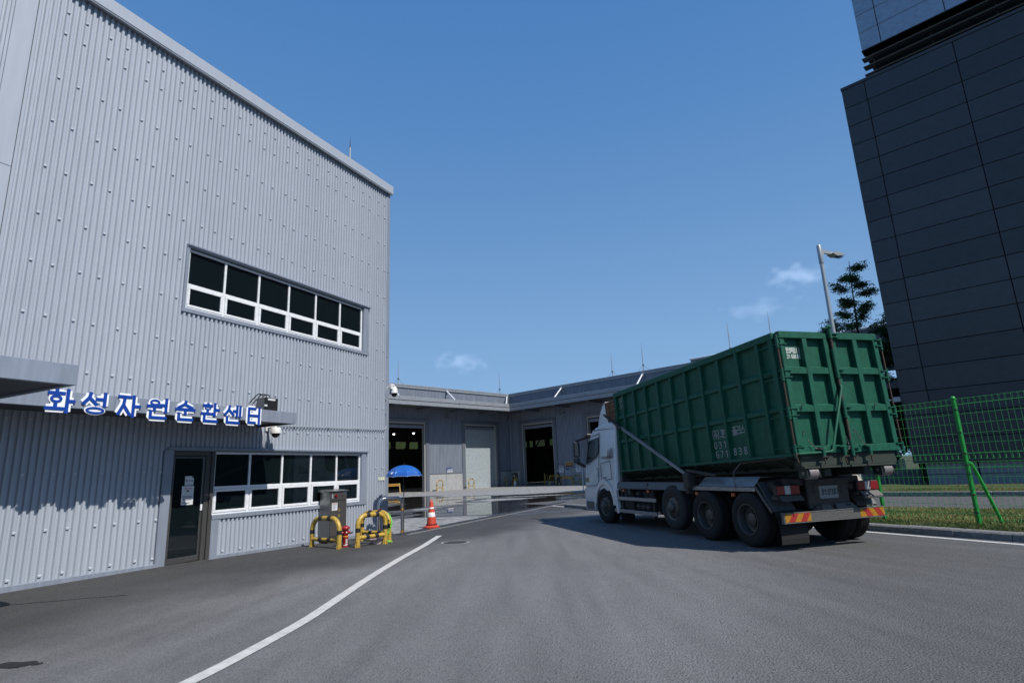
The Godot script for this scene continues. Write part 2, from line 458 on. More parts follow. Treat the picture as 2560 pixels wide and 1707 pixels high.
var LW; var FW; var RW; var TW; var TR; var CO
func gy(x, z):
	var p = LW.affine_inverse() * Vector3(x, 0, z)
	return 0.13 * clampf(-p.x / 7.0, 0, 1) * smoothstep(3.6, 0.3, p.z)

func _ready():
	rng.seed = 4242
	# camera
	var cam = Camera3D.new(); cam.name = "camera"; add_child(cam)
	cam.transform = Transform3D(Basis(Vector3.RIGHT, deg_to_rad(12.86)) * Basis(Vector3.BACK, deg_to_rad(-2.44)), Vector3(0, 1.65, 0))
	cam.fov = rad_to_deg(2.0 * atan(853.5 / 1429.0)); cam.far = 1500.0; cam.near = 0.05
	cam.current = true
	# sky, exposure
	var we = WorldEnvironment.new(); we.name = "world_environment"; add_child(we)
	var e = Environment.new(); we.environment = e
	e.background_mode = Environment.BG_SKY
	var sm = ProceduralSkyMaterial.new()
	sm.sky_top_color = Color(0.050, 0.174, 0.44).linear_to_srgb()
	sm.sky_horizon_color = Color(0.29, 0.485, 0.73).linear_to_srgb()
	sm.sky_curve = 0.27
	sm.ground_bottom_color = Color(0.16, 0.16, 0.16).linear_to_srgb()
	sm.ground_horizon_color = Color(0.24, 0.26, 0.28).linear_to_srgb()
	sm.sun_angle_max = 75.0; sm.sun_curve = 0.12
	sm.sky_cover = cloud_cover(); sm.sky_cover_modulate = Color(1, 1, 1, 1)
	var sky = Sky.new(); sky.sky_material = sm; e.sky = sky
	e.tonemap_mode = Environment.TONE_MAPPER_LINEAR; e.tonemap_exposure = 1.1
	e.sdfgi_enabled = true; e.ssao_enabled = true; e.ssil_enabled = true
	# sun
	var sun = DirectionalLight3D.new(); sun.name = "sun"; add_child(sun)
	sun.transform.basis = Basis.looking_at(-Vector3(0.62, 1.0, 0.56))
	sun.light_energy = 1.5; sun.light_color = Color(1.0, 0.975, 0.94); sun.light_angular_distance = 0.5; sun.shadow_enabled = true

	materials()
	LW = frame(Vector3(-4.03, 0, -18.15), Vector3(0.4368, 0, -0.89956))
	FW = frame(Vector3(-0.72, 0, -72.0), Vector3(0.688355, 0, -0.725374))
	RW = frame(Vector3(-0.72, 0, -72.0), Vector3(0.71691, 0, 0.697165))
	TW = frame(Vector3(20.11, 0, -29.85), Vector3(0.7046, 0, 0.7096))
	var a = deg_to_rad(-17.0)
	TR = Transform3D(Basis(Vector3(cos(a), 0, sin(a)), Vector3.UP, Vector3(-sin(a), 0, cos(a))), Vector3(4.57, 0, -12.01))
	a = deg_to_rad(-16.5)
	CO = Transform3D(Basis(Vector3(cos(a), 0, sin(a)), Vector3.UP, Vector3(-sin(a), 0, cos(a))), Vector3(5.013, 1.718, -10.655))
	CO.basis = CO.basis * Basis(Vector3.RIGHT, deg_to_rad(-1.65))
	grounds()
	left_building()
	depot()
	tower()
	fence()
	trees()
	lorry()
	container()
	near_things()
	far_things()

func cloud_cover():   # faint low wisps, transparent elsewhere
	var W = 2048; var H = 1024
	var im = Image.create(W, H, false, Image.FORMAT_RGBA8)
	im.fill(Color(1, 1, 1, 0))
	var f = FastNoiseLite.new(); f.seed = 9; f.frequency = 0.02; f.fractal_octaves = 4
	for q in [[-5.2, 11.0, 2.6, 0.9, 0.16], [27.6, 16.3, 2.6, 1.0, 0.22], [24.0, 13.8, 3.2, 1.0, 0.10]]:   # azimuth, height, half widths, strength
		for y in range(int(512 - (q[1] + 3) * 5.69), int(512 - (q[1] - 3) * 5.69)):
			for dx in range(-30, 31):
				var az = q[0] + dx / 5.69; var el = (512 - y) / 5.69
				var d = Vector2((az - q[0]) / q[2], (el - q[1]) / q[3]).length()
				var s = clampf(1.0 - d + f.get_noise_2d(dx * 4.0, y * 7.0) * 1.1, 0, 1)
				if s > 0: im.set_pixel(posmod(int(round(az * 5.69)), W), y, Color(0.9, 0.93, 1.0, s * q[4]))
	return ImageTexture.create_from_image(im)

# ---------------------------------------------------------------- grounds
func sheet(poly, y):   # a flat polygon given in x, z
	var mb = MB.new()
	var pts = PackedVector2Array(poly)
	var t = Geometry2D.triangulate_polygon(pts)
	for i in range(0, t.size(), 3):
		mb.hint([Vector3(pts[t[i]].x, y, pts[t[i]].y), Vector3(pts[t[i + 1]].x, y, pts[t[i + 1]].y), Vector3(pts[t[i + 2]].x, y, pts[t[i + 2]].y)], Vector3.UP)
	return mb

func iso(f, x0, x1, z0, z1, step, y):   # the region where f > 0, with smooth outlines
	var mb = MB.new()
	var nx = int((x1 - x0) / step); var nz = int((z1 - z0) / step)
	var val = []
	for j in nz + 1:
		var row = PackedFloat32Array()
		for i in nx + 1: row.append(f.call(x0 + i * step, z0 + j * step))
		val.append(row)
	for j in nz:
		for i in nx:
			var c = [[i, j], [i + 1, j], [i + 1, j + 1], [i, j + 1]]
			var poly = []
			for k in 4:
				var p = c[k]; var q = c[(k + 1) % 4]
				var a = val[p[1]][p[0]]; var b = val[q[1]][q[0]]
				var P = Vector3(x0 + p[0] * step, y, z0 + p[1] * step); var Q = Vector3(x0 + q[0] * step, y, z0 + q[1] * step)
				if a > 0: poly.append(P)
				if (a > 0) != (b > 0): poly.append(P.lerp(Q, a / (a - b)))
			for k in range(1, poly.size() - 1): mb.hint([poly[0], poly[k], poly[k + 1]], Vector3.UP)
	return mb

const YARD_A := Vector2(-3.35, -17.35)
const YARD_B := Vector2(2.75, -31.2)
func grounds():
	# the land out to the horizon
	var mb = MB.new()
	mb.bx(-700, 700, -0.4, -0.03, -900, 500)
	struct("ground", mb, M.soil)
	# asphalt
	var wear = FastNoiseLite.new(); wear.seed = 3; wear.frequency = 0.16; wear.fractal_octaves = 4
	var fan = FastNoiseLite.new(); fan.seed = 8; fan.frequency = 1.0; fan.fractal_octaves = 4
	var big = FastNoiseLite.new(); big.seed = 21; big.frequency = 0.05; big.fractal_octaves = 3
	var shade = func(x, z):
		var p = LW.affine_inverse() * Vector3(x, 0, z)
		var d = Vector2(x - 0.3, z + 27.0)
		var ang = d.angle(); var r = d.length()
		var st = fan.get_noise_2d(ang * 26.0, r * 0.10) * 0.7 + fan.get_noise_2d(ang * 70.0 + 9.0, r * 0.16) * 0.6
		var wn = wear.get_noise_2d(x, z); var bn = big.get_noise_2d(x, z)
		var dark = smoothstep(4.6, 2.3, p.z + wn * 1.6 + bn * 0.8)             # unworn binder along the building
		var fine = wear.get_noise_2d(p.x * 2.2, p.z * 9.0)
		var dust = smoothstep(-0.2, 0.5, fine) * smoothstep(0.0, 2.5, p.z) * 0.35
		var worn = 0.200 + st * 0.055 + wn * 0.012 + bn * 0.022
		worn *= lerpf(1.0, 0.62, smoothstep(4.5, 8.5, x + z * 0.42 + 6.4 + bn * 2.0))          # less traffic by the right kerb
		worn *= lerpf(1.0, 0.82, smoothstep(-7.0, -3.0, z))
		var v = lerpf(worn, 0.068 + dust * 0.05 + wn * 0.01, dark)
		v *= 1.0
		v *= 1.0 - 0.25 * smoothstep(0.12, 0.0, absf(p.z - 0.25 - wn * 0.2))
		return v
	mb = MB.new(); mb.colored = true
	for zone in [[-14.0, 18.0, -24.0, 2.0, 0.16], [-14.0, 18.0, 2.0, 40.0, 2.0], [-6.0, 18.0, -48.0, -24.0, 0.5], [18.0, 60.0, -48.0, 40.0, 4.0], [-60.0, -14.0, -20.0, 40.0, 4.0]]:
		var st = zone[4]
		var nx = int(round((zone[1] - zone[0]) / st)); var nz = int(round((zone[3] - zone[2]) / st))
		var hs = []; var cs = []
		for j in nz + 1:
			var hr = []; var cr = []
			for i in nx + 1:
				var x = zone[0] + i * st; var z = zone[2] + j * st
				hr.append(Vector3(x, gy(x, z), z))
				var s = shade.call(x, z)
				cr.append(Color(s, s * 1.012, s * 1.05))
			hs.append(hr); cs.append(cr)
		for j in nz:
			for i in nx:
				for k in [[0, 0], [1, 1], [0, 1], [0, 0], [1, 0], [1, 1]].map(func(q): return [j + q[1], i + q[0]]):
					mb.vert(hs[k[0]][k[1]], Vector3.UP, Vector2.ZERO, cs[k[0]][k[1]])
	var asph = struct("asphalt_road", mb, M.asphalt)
	# concrete yard
	var yard = [YARD_A, YARD_B, Vector2(7.5, -40.0), Vector2(40, -56), Vector2(60, -130), Vector2(-90, -130), Vector2(-40, -40), Vector2(-4.1, -18.0)]
	struct("concrete_yard", sheet(yard, 0.005), M.concrete)
	# sawn joints of the slabs
	mb = MB.new()
	var along = (YARD_B - YARD_A).normalized(); var across = Vector2(along.y, -along.x)
	for k in range(1, 9):
		var o = YARD_A + across * (k * 5.2) + along * 3
		mb.beam(Vector3(o.x, 0.0062, o.y), Vector3(o.x + along.x * 46, 0.0062, o.y + along.y * 46), 0.02, 0.003)
	for k in range(1, 9):
		var o = YARD_A + along * (k * 6.0) + across * 0.4
		mb.beam(Vector3(o.x, 0.0072, o.y), Vector3(o.x + across.x * 40, 0.0072, o.y + across.y * 40), 0.02, 0.003)
	struct("yard_joint_lines", mb, M.damp)
	# standing water
	var pn = FastNoiseLite.new(); pn.seed = 5; pn.frequency = 0.22; pn.fractal_octaves = 5
	var segs = [[-3.6, -27.2, 1.2, -33.6, 2.7], [-9.4, -45.5, -4.8, -36.5, 2.4], [-5.0, -43.5, 6.0, -41.5, 1.3], [-6.4, -31.5, -4.4, -36.5, 1.6], [-1.6, -25.0, 1.6, -31.0, 1.0], [1.5, -33.2, 6.5, -37.0, 1.2], [-2.5, -40.0, 4.0, -37.6, 0.9]]
	var wet = func(x, z):
		var best = -9.0
		var p = Vector2(x, z)
		for s in segs:
			var q = Geometry2D.get_closest_point_to_segment(p, Vector2(s[0], s[1]), Vector2(s[2], s[3]))
			best = maxf(best, 1.0 - p.distance_to(q) / s[4])
		var side = (p - YARD_A).dot(across)
		return minf(best + pn.get_noise_2d(x * 0.55 - z * 0.2, z * 1.5 + x * 0.4) * 1.5, side * 1.6 - 0.3)
	struct("damp_patch", iso(func(x, z): return wet.call(x, z) + 0.42, -14, 10, -49, -20, 0.2, 0.0095), M.damp)
	struct("puddle", iso(func(x, z): return wet.call(x, z) - 0.02, -14, 10, -49, -20, 0.2, 0.0135), M.water)
	# the splash that was carried onto the asphalt
	var spn = func(x, z):
		var p = Vector2(x, z) - Vector2(0.2, -25.2)
		return 0.55 - p.length() / 2.6 + pn.get_noise_2d(x * 2.6, z * 1.6) * 1.1
	struct("damp_patch", iso(spn, -2.6, 3.2, -28.5, -22.0, 0.12, 0.0035), M.damp)
	# drain channel with steel grating along the edge of the yard
	var dr = thing("drain_channel", "long steel drain grating between the asphalt road and the concrete yard", "drain")
	var A = Vector3(YARD_A.x, 0.008, YARD_A.y); var B = Vector3(YARD_B.x, 0.008, YARD_B.y)
	var ac = Vector3(across.x, 0, across.y)
	mb = MB.new(); mb.beam(A - ac * 0.07, B - ac * 0.07, 0.11, 0.02); part(dr, "edge_strip", mb, M.kerb)
	mb = MB.new(); mb.beam(A + ac * 0.2 - Vector3.UP * 0.008, B + ac * 0.2 - Vector3.UP * 0.008, 0.42, 0.012); part(dr, "channel_bed", mb, M.backing)
	mb = MB.new()
	var n = int(A.distance_to(B) / 0.06)
	for k in n:
		var p = A.lerp(B, (k + 0.5) / n)
		mb.beam(p, p + ac * 0.4, 0.03, 0.022)
	for q in [0.005, 0.2, 0.395]: mb.beam(A + ac * q + Vector3.UP * 0.002, B + ac * q + Vector3.UP * 0.002, 0.014, 0.024)
	stuff(part(dr, "grating", mb, M.steel))
	var d2 = thing("drain_channel", "short drain grating across the yard corner beside the traffic cone", "drain")
	var p0 = A + ac * 0.5; var p1 = p0 + ac * 3.0
	mb = MB.new(); mb.beam(p0, p1, 0.36, 0.012); part(d2, "channel_bed", mb, M.backing)
	mb = MB.new()
	var al = Vector3(along.x, 0, along.y)
	for k in 50:
		var p = p0.lerp(p1, (k + 0.5) / 50)
		mb.beam(p - al * 0.17, p + al * 0.17, 0.03, 0.02)
	stuff(part(d2, "grating", mb, M.steel))
	# painted lines
	var pl = [Vector2(-2.26, -16.75), Vector2(-2.34, -14.6), Vector2(-2.49, -12.6), Vector2(-2.57, -11.0), Vector2(-2.61, -9.8), Vector2(-2.64, -7.7), Vector2(-2.76, -6.4), Vector2(-2.91, -5.4), Vector2(-3.2, -4.2), Vector2(-3.9, -2.0)]
	mb = MB.new()
	var curve = Curve2D.new()
	for i in pl.size():
		var t = (pl[mini(i + 1, pl.size() - 1)] - pl[maxi(i - 1, 0)]) / 6.0
		curve.add_point(pl[i], -t, t)
	var q = curve.tessellate(5, 1)
	for i in q.size() - 1:
		var d = (q[i + 1] - q[i]).normalized(); var w = Vector2(-d.y, d.x) * 0.078
		var e0 = d if i == 0 else (q[i] - q[i - 1]).normalized(); var w0 = Vector2(-e0.y, e0.x) * 0.078
		mb.hint([Vector3(q[i].x - w0.x, 0.0075, q[i].y - w0.y), Vector3(q[i].x + w0.x, 0.0075, q[i].y + w0.y), Vector3(q[i + 1].x + w.x, 0.0075, q[i + 1].y + w.y), Vector3(q[i + 1].x - w.x, 0.0075, q[i + 1].y - w.y)], Vector3.UP)
	struct("painted_line", mb, M.roadpaint)
	mb = MB.new()
	mb.bx(-0.08, 0.08, 0.0, 0.008, -32, 14)
	var edge = struct("painted_line", mb, M.roadpaint)
	edge.transform = Transform3D(Basis(Vector3.UP, -atan2(0.39, -0.92) + PI), Vector3(8.46, 0.0, -12.1))
	edge.transform.basis = Basis(Vector3(0.92, 0, -0.39), Vector3.UP, Vector3(0.39, 0, 0.92))
	# asphalt seam lines and a small patch of spilled oil on the left
	mb = MB.new()
	var rr = RandomNumberGenerator.new(); rr.seed = 6
	var s0 = Vector3(-9.3, 0.004, -7.6); var s1 = Vector3(-6.05, 0.004, -9.35)
	var prev = s0
	for k in 40:
		var p = s0.lerp(s1, (k + 1) / 40.0) + Vector3(rr.randf_range(-.012, .012), 0, rr.randf_range(-.012, .012))
		p.y = gy(p.x, p.z) + 0.003
		prev.y = gy(prev.x, prev.z) + 0.003
		mb.beam(prev, p, rr.randf_range(0.012, 0.03), 0.004)
		prev = p
	struct("asphalt_seam", mb, M.black)
	mb = iso(func(x, z): return 1.0 - Vector2((x + 5.05) / 0.24, (z + 6.15) / 0.10).length() + pn.get_noise_2d(x * 18, z * 18) * 0.5, -5.5, -4.6, -6.5, -5.8, 0.02, 0.006)
	struct("oil_stain", mb, M.black)
	# manhole cover
	var mh = thing("manhole_cover", "round iron manhole cover set in the asphalt beyond the end of the white line", "manhole cover", at(-1.62, 0.0, -14.95))
	mb = MB.new(); mb.lathe([Vector2(0.36, 0), Vector2(0.36, 0.008), Vector2(0.315, 0.008), Vector2(0.315, 0.0)], 32); part(mh, "frame", mb, M.concrete)
	mb = MB.new(); mb.lathe([Vector2(0.31, 0), Vector2(0.31, 0.006), Vector2(0.001, 0.006)], 32); part(mh, "lid", mb, M.iron)
	mb = MB.new()
	for i in range(-6, 7):
		for j in range(-6, 7):
			var p = Vector2(i, j) * 0.045
			if p.length() < 0.28: mb.box(Vector3(p.x, 0.008, p.y), Vector3(0.03, 0.006, 0.012) if (i + j) % 2 == 0 else Vector3(0.012, 0.006, 0.03))
	stuff(part(mh, "tread_pattern", mb, M.iron))
	# kerb: single stones
	var kd = Vector3(0.42, 0, 0.9075).normalized(); var kx = Vector3(kd.z, 0, -kd.x)
	var kerb = Node3D.new(); kerb.name = "kerb"; add_child(kerb); kerb.set_meta("kind", "structure")
	kerb.transform = Transform3D(Basis(kx, Vector3.UP, kd), Vector3(8.10, 0, -13.55))
	for v in 3:
		mb = MB.new()
		mb.extr([Vector2(0, -0.05), Vector2(0.03, 0.12), Vector2(0.06, 0.148), Vector2(0.30, 0.15 + v * 0.002), Vector2(0.33, 0.14), Vector2(0.33, -0.05)], -0.493, 0.493)
		M["stone%d" % v] = mb.mesh(M.kerb)
	for k in range(-14, 20):
		var o = part(kerb, "kerb_stone", M["stone%d" % (absi(k) % 3)], null, at(rng.randf_range(-.006, .006), rng.randf_range(-.006, .004), k * 1.0, rng.randf_range(-.006, .006)))
	# verge, inner road and lawn beyond the fence
	struct("grass_verge", sheet([Vector2(2.6, -24.9), Vector2(8.43, -13.7), Vector2(16.2, 3.2), Vector2(30, 3.0), Vector2(13.19, -15.8), Vector2(6.2, -23.6), Vector2(4.6, -25.4)], 0.13), M.lawn)
	struct("inner_road", sheet([Vector2(4.6, -25.4), Vector2(6.2, -23.6), Vector2(13.19, -15.8), Vector2(30, 3.0), Vector2(60, 3), Vector2(40, -3.5), Vector2(15.3, -24.8), Vector2(5.2, -35.0), Vector2(0, -31)], 0.016), M.road2)
	var k2 = Node3D.new(); k2.name = "kerb"; add_child(k2); k2.set_meta("kind", "structure"); k2.name = "inner_kerb"
	k2.transform = frame(Vector3(15.3, 0, -24.8), Vector3(0.7046, 0, 0.7096))
	mb = MB.new(); mb.bx(-0.495, 0.495, -0.05, 0.2, -0.2, 0.0, 0.02)
	var km = mb.mesh(M.kerb)
	for k in range(-10, 16): part(k2, "kerb_stone", km, null, at(k * 1.0, 0, 0))
	mb = MB.new()
	var gn = FastNoiseLite.new(); gn.seed = 2; gn.frequency = 0.14
	for i in 40:
		for j in 6:
			var P = func(a, b): return Vector3(-12 + a * 1.0, 0.17 + 0.12 * sin(PI * b / 6.0) + gn.get_noise_2d(a * 2.0, b * 2.0) * 0.12 * (1.0 if b > 0 else 0.0), -0.2 - b * 1.05)
			mb.quad(P.call(i, j), P.call(i + 1, j), P.call(i + 1, j + 1), P.call(i, j + 1))
	struct("lawn", mb, M.lawn).transform = k2.transform
	# blades of grass
	var bl = MB.new()
	rr.seed = 11
	for k in 7:
		var an = rr.randf() * TAU; var o = Vector3(cos(an), 0, sin(an)) * rr.randf() * 0.05
		var w = Vector3(-sin(an), 0, cos(an)) * 0.006; var h = rr.randf_range(0.05, 0.11); var le = Vector3(cos(an), 0, sin(an)) * h * rr.randf_range(0.2, 0.8)
		bl.tri(o - w, o + w, o + le + Vector3.UP * h)
	var mm = MultiMesh.new(); mm.transform_format = MultiMesh.TRANSFORM_3D; mm.use_colors = true; mm.mesh = bl.mesh(M.blade)
	var spots = []
	for k in 60000:
		var s = rr.randf_range(-9.5, 12.0); var t = pow(rr.randf(), 1.2) * 7.5
		var p = Vector3(8.43, 0.13, -13.7) + kd * s + kx * t
		if Geometry2D.is_point_in_polygon(Vector2(p.x, p.z), PackedVector2Array([Vector2(2.6, -24.9), Vector2(8.43, -13.7), Vector2(16.2, 3.2), Vector2(30, 3.0), Vector2(13.19, -15.8), Vector2(6.2, -23.6), Vector2(4.6, -25.4)])) and gn.get_noise_2d(p.x * 4, p.z * 4) > -0.28 - 0.2 * t:
			spots.append(p)
	for k in 26000:
		var p = k2.transform * Vector3(rr.randf_range(-4, 20), 0, -0.3 - rr.randf() * 4.6)
		p.y = 0.17 + 0.05
		spots.append(p)
	mm.instance_count = spots.size()
	for k in spots.size():
		mm.set_instance_transform(k, Transform3D(Basis(Vector3.UP, rr.randf() * TAU).scaled(Vector3.ONE * rr.randf_range(0.35, 0.9)), spots[k]))
		var dry = clampf(0.5 + gn.get_noise_2d(spots[k].x * 3, spots[k].z * 3) * 1.3 + rr.randf_range(-.25, .25), 0, 1)
		mm.set_instance_color(k, Color(0.07, 0.12, 0.02).lerp(Color(0.22, 0.20, 0.065), dry))
	var gm = MultiMeshInstance3D.new(); gm.name = "grass"; gm.multimesh = mm; add_child(gm); gm.set_meta("kind", "stuff"); gm.set_meta("label", "short dry green grass on the verge behind the kerb and below the dark tower"); gm.set_meta("category", "grass")
	# the green slope behind the depot, seen through its rear windows
	mb = MB.new()
	for w in [FW, RW]:
		var sgn = -1.0 if w == FW else 1.0
		for i in 20:
			for j in 5:
				var P = func(a, b): return w * Vector3(sgn * (a * 3.4 - 34.0), [0.0, 2.5, 5.5, 8.0, 9.0, 9.2][b] + sin(a * 1.7) * 0.2 * b, -26.0 - b * 1.8)
				mb.hint([P.call(i, j), P.call(i + 1, j), P.call(i + 1, j + 1), P.call(i, j + 1)], Vector3(0, 1, 0))
	struct("hill", mb, M.hill)

# ---------------------------------------------------------------- the ribbed building on the left
func ribs(mb, x0, x1, y0, y1, prof, pitch, y0b = null):   # ribbed sheet between x0 and x1; y0b: lower edge at x1 if it slopes
	var xs = []; var zs = []
	var k = int(floor(x0 / pitch)) - 1
	while k * pitch < x1 + pitch:
		for p in prof:
			xs.append(k * pitch + p.x * pitch); zs.append(p.y)
		k += 1
	var yb = y0 if y0b == null else y0b
	for i in xs.size() - 1:
		var a = xs[i]; var b = xs[i + 1]; var za = zs[i]; var zb = zs[i + 1]
		if b <= x0 or a >= x1: continue
		if a < x0:
			za = lerpf(za, zb, (x0 - a) / (b - a)); a = x0
		if b > x1:
			zb = lerpf(za, zb, (x1 - a) / (b - a)); b = x1
		if b - a < 1e-6: continue
		var ya = lerpf(y0, yb, (a - x0) / (x1 - x0)); var y2 = lerpf(y0, yb, (b - x0) / (x1 - x0))
		mb.quad(Vector3(a, ya, za), Vector3(b, y2, zb), Vector3(b, y1, zb), Vector3(a, y1, za))

const RIB := [Vector2(0, -0.034), Vector2(0.28, -0.034), Vector2(0.40, 0.008), Vector2(0.80, 0.008)]

func window_unit(parent, called, x0, x1, y0, y1, cols, ytr, z):   # frame with fixed panes above and vents below
	var w = MB.new()
	var f = 0.05
	w.bx(x0, x1, y0, y0 + f, z - 0.05, z, 0.004); w.bx(x0, x1, y1 - f, y1, z - 0.05, z, 0.004)
	w.bx(x0, x0 + f, y0 + f, y1 - f, z - 0.05, z, 0.004); w.bx(x1 - f, x1, y0 + f, y1 - f, z - 0.05, z, 0.004)
	var win = part(parent, called, w, M.white_frame)
	var st = (x1 - x0) / cols
	for i in range(1, cols):
		w = MB.new(); w.bx(x0 + st * i - 0.026, x0 + st * i + 0.026, y0 + f, y1 - f, z - 0.05, z - 0.002, 0.004); part(win, "mullion", w, M.white_frame)
	w = MB.new(); w.bx(x0 + f, x1 - f, ytr - 0.028, ytr + 0.028, z - 0.048, z - 0.004, 0.004); part(win, "transom", w, M.white_frame)
	for i in cols:
		var a = x0 + st * i + (f if i == 0 else 0.026); var b = x0 + st * (i + 1) - (f if i == cols - 1 else 0.026)
		w = MB.new(); w.bx(a, b, ytr + 0.028, y1 - f, z - 0.036, z - 0.026); part(win, "pane", w, M.glass)
		w = MB.new()
		var v0 = y0 + f + 0.004; var v1 = ytr - 0.032; var a2 = a + 0.004; var b2 = b - 0.004; var s = 0.055
		w.bx(a2, b2, v0, v0 + s, z - 0.04, z + 0.012, 0.005); w.bx(a2, b2, v1 - s, v1, z - 0.04, z + 0.012, 0.005)
		w.bx(a2, a2 + s, v0 + s, v1 - s, z - 0.04, z + 0.012, 0.005); w.bx(b2 - s, b2, v0 + s, v1 - s, z - 0.04, z + 0.012, 0.005)
		part(win, "vent_frame", w, M.white_frame)
		w = MB.new(); w.bx(a2 + s, b2 - s, v0 + s, v1 - s, z - 0.022, z - 0.012); part(win, "pane", w, M.glass)
	return win

func left_building():
	var b = thing("ribbed_building", "tall silver grey ribbed metal building on the left with two bands of windows", "building", LW)
	var H = 11.2
	# siding, sheet by sheet: seven ribs each
	var sheets = 0
	for r in [[-10.3, -7.05, 0.10], [-16.0, -10.66, 0.13], [-7.05, -1.04, 2.43, 5.35], [-7.05, -1.04, 6.87], [-5.86, -1.04, 0.06, 0.95], [-1.04, -0.15, 0.0]]:
		var x0 = r[0]
		while x0 < r[1] - 0.001:
			var x1 = minf(r[1], (floor(x0 / 0.77 + 0.001) + 1) * 0.77)
			var sh = MB.new(); ribs(sh, x0, x1, r[2], H if r.size() < 4 else r[3], RIB, 0.11)
			part(b, "siding_sheet", sh, [M.siding, M.siding_pale, M.siding, M.siding_dull][int(abs(floor(x0 / 0.77)) * 7) % 4], at(0, 0, 0.0008 * (sheets % 2)))
			sheets += 1
			x0 = x1
	var m
	# flat flashing in three lengths, corner trim
	for r in [[2.9, 7.13], [7.135, H]]:
		m = MB.new()
		m.bx(-10.64, -10.32, r[0], r[1], -0.01, 0.042, 0.006); m.bx(-10.685, -10.642, r[0], r[1], -0.012, 0.02, 0.004)
		part(b, "flashing", m, M.siding)
	for r in [[-0.05, 2.62], [2.624, 5.42], [5.424, 8.3], [8.304, H]]:
		m = MB.new(); m.bx(-0.15, 0.012, r[0], r[1], -0.14, 0.022, 0.006); part(b, "corner_trim", m, M.trim)
	m = MB.new()
	for p in [[-10.3, -7.0, 0.14, 0.10], [-5.95, 0.0, 0.085, 0.0]]:
		m.hint([Vector3(p[0], p[2] - 0.05, 0.024), Vector3(p[1], p[3] - 0.05, 0.024), Vector3(p[1], p[3] + 0.085, 0.024), Vector3(p[0], p[2] + 0.085, 0.024)], Vector3(0, 0, 1))
		m.hint([Vector3(p[0], p[2] + 0.085, 0.024), Vector3(p[1], p[3] + 0.085, 0.024), Vector3(p[1], p[3] + 0.095, -0.02), Vector3(p[0], p[2] + 0.095, -0.02)], Vector3(0, 1, 0))
	part(b, "base_flashing", m, M.trim)
	# parapet cap
	for r in [[-16.0, -9.6], [-9.597, -6.4], [-6.397, -3.2], [-3.197, 0.05]]:
		m = MB.new(); m.bx(r[0], r[1], H - 0.02, H + 0.28, -0.5, 0.13, 0.008); m.bx(r[0], r[1], H - 0.045, H - 0.022, 0.05, 0.115)
		part(b, "parapet_cap", m, M.siding)
	# walls, floors and roof behind the sheets
	m = MB.new()
	m.bx(-16, -7.05, -0.1, H, -0.16, -0.04); m.bx(-7.05, -1.04, 2.44, 5.35, -0.16, -0.04); m.bx(-7.05, -1.04, 6.87, H, -0.16, -0.04)
	m.bx(-5.9, -1.04, -0.1, 0.95, -0.16, -0.04); m.bx(-1.04, -0.15, -0.1, H, -0.16, -0.04)
	m.bx(-0.14, 0.0, -0.1, H, -13.0, -0.145); m.bx(-16, -0.14, H - 0.3, H - 0.06, -13, -0.16); m.bx(-16.2, -16, -0.1, H, -13, -0.04); m.bx(-16, -0.14, -0.1, H - 0.3, -13.2, -13)
	part(b, "inner_wall", m, M.backing)
	m = MB.new()
	m.bx(-16, -0.14, 4.2, 4.4, -13, -0.16); m.bx(-16, -0.14, -0.1, 0.08, -13, -0.16); m.bx(-16, -0.14, 0.08, H - 0.3, -5.2, -5.0)
	m.bx(-6.6, -4.4, 0.08, 0.85, -1.9, -1.3, 0.02); m.bx(-3.6, -1.6, 0.08, 0.8, -2.2, -1.4, 0.02); m.bx(-5.3, -4.9, 4.4, 6.2, -3.2, -2.8); m.bx(-2.6, -2.2, 4.4, 6.1, -3.0, -2.6)
	part(b, "interior", m, M.room)
	# fasteners of the sheets
	m = MB.new()
	var xs = []; var x = -0.26; var k = 0
	while x > -15.9:
		xs.append(x); x -= 0.33 if k % 2 == 0 else 0.44; k += 1
	for y in [0.24, 1.02, 1.94, 2.86, 3.75, 4.67, 5.60, 6.49, 7.40, 8.33, 9.23, 10.20, 10.67]:
		for xx in xs:
			if xx > -10.75 and xx < -10.25: continue
			if xx > -7.12 and xx < -0.98:
				if y < 2.5 and not (xx > -5.75 and y < 0.9): continue
				if y > 5.3 and y < 6.95: continue
			var X = floor(xx / 0.11) * 0.11 + 0.066
			m.box(Vector3(X, y + (0.06 if y < 0.5 and xx < -7 else 0.0), 0.021), Vector3(0.050, 0.040, 0.022), Basis(), 0.006)
			m.box(Vector3(X + 0.008, y + (0.06 if y < 0.5 and xx < -7 else 0.0), 0.034), Vector3(0.016, 0.016, 0.008))
	stuff(part(b, "fasteners", m, M.fastener))
	# windows
	window_unit(b, "window", -6.97, -1.24, 5.42, 6.80, 6, 5.98, -0.045)
	window_unit(b, "window", -5.97, -1.22, 1.0, 2.36, 5, 1.585, -0.045)
	for q in [[-7.05, -1.0, 5.33, 6.89, true], [-5.97, -1.0, 0.92, 2.44, false]]:
		m = MB.new()
		m.bx(q[0], q[1], q[2], q[2] + 0.095, -0.1, 0.03, 0.006)
		part(b, "sill", m, M.trim)
		m = MB.new()
		m.bx(q[1] - 0.22, q[1] - 0.02, q[2] + 0.096, q[3] - 0.055, -0.1, 0.026, 0.006)
		if q[4]: m.bx(q[0], q[0] + 0.07, q[2] + 0.096, q[3] - 0.055, -0.1, 0.026, 0.006)
		part(b, "side_trim", m, M.trim)
		m = MB.new()
		m.bx(q[0] - (0.0 if q[4] else 1.12), q[1] + 0.03, q[3] - 0.045, q[3], -0.06, 0.07, 0.006); m.bx(q[0] - (0.0 if q[4] else 1.12), q[1] + 0.03, q[3] - 0.07, q[3] - 0.047, -0.06, 0.05, 0.004)
		part(b, "head_trim", m, M.trim)
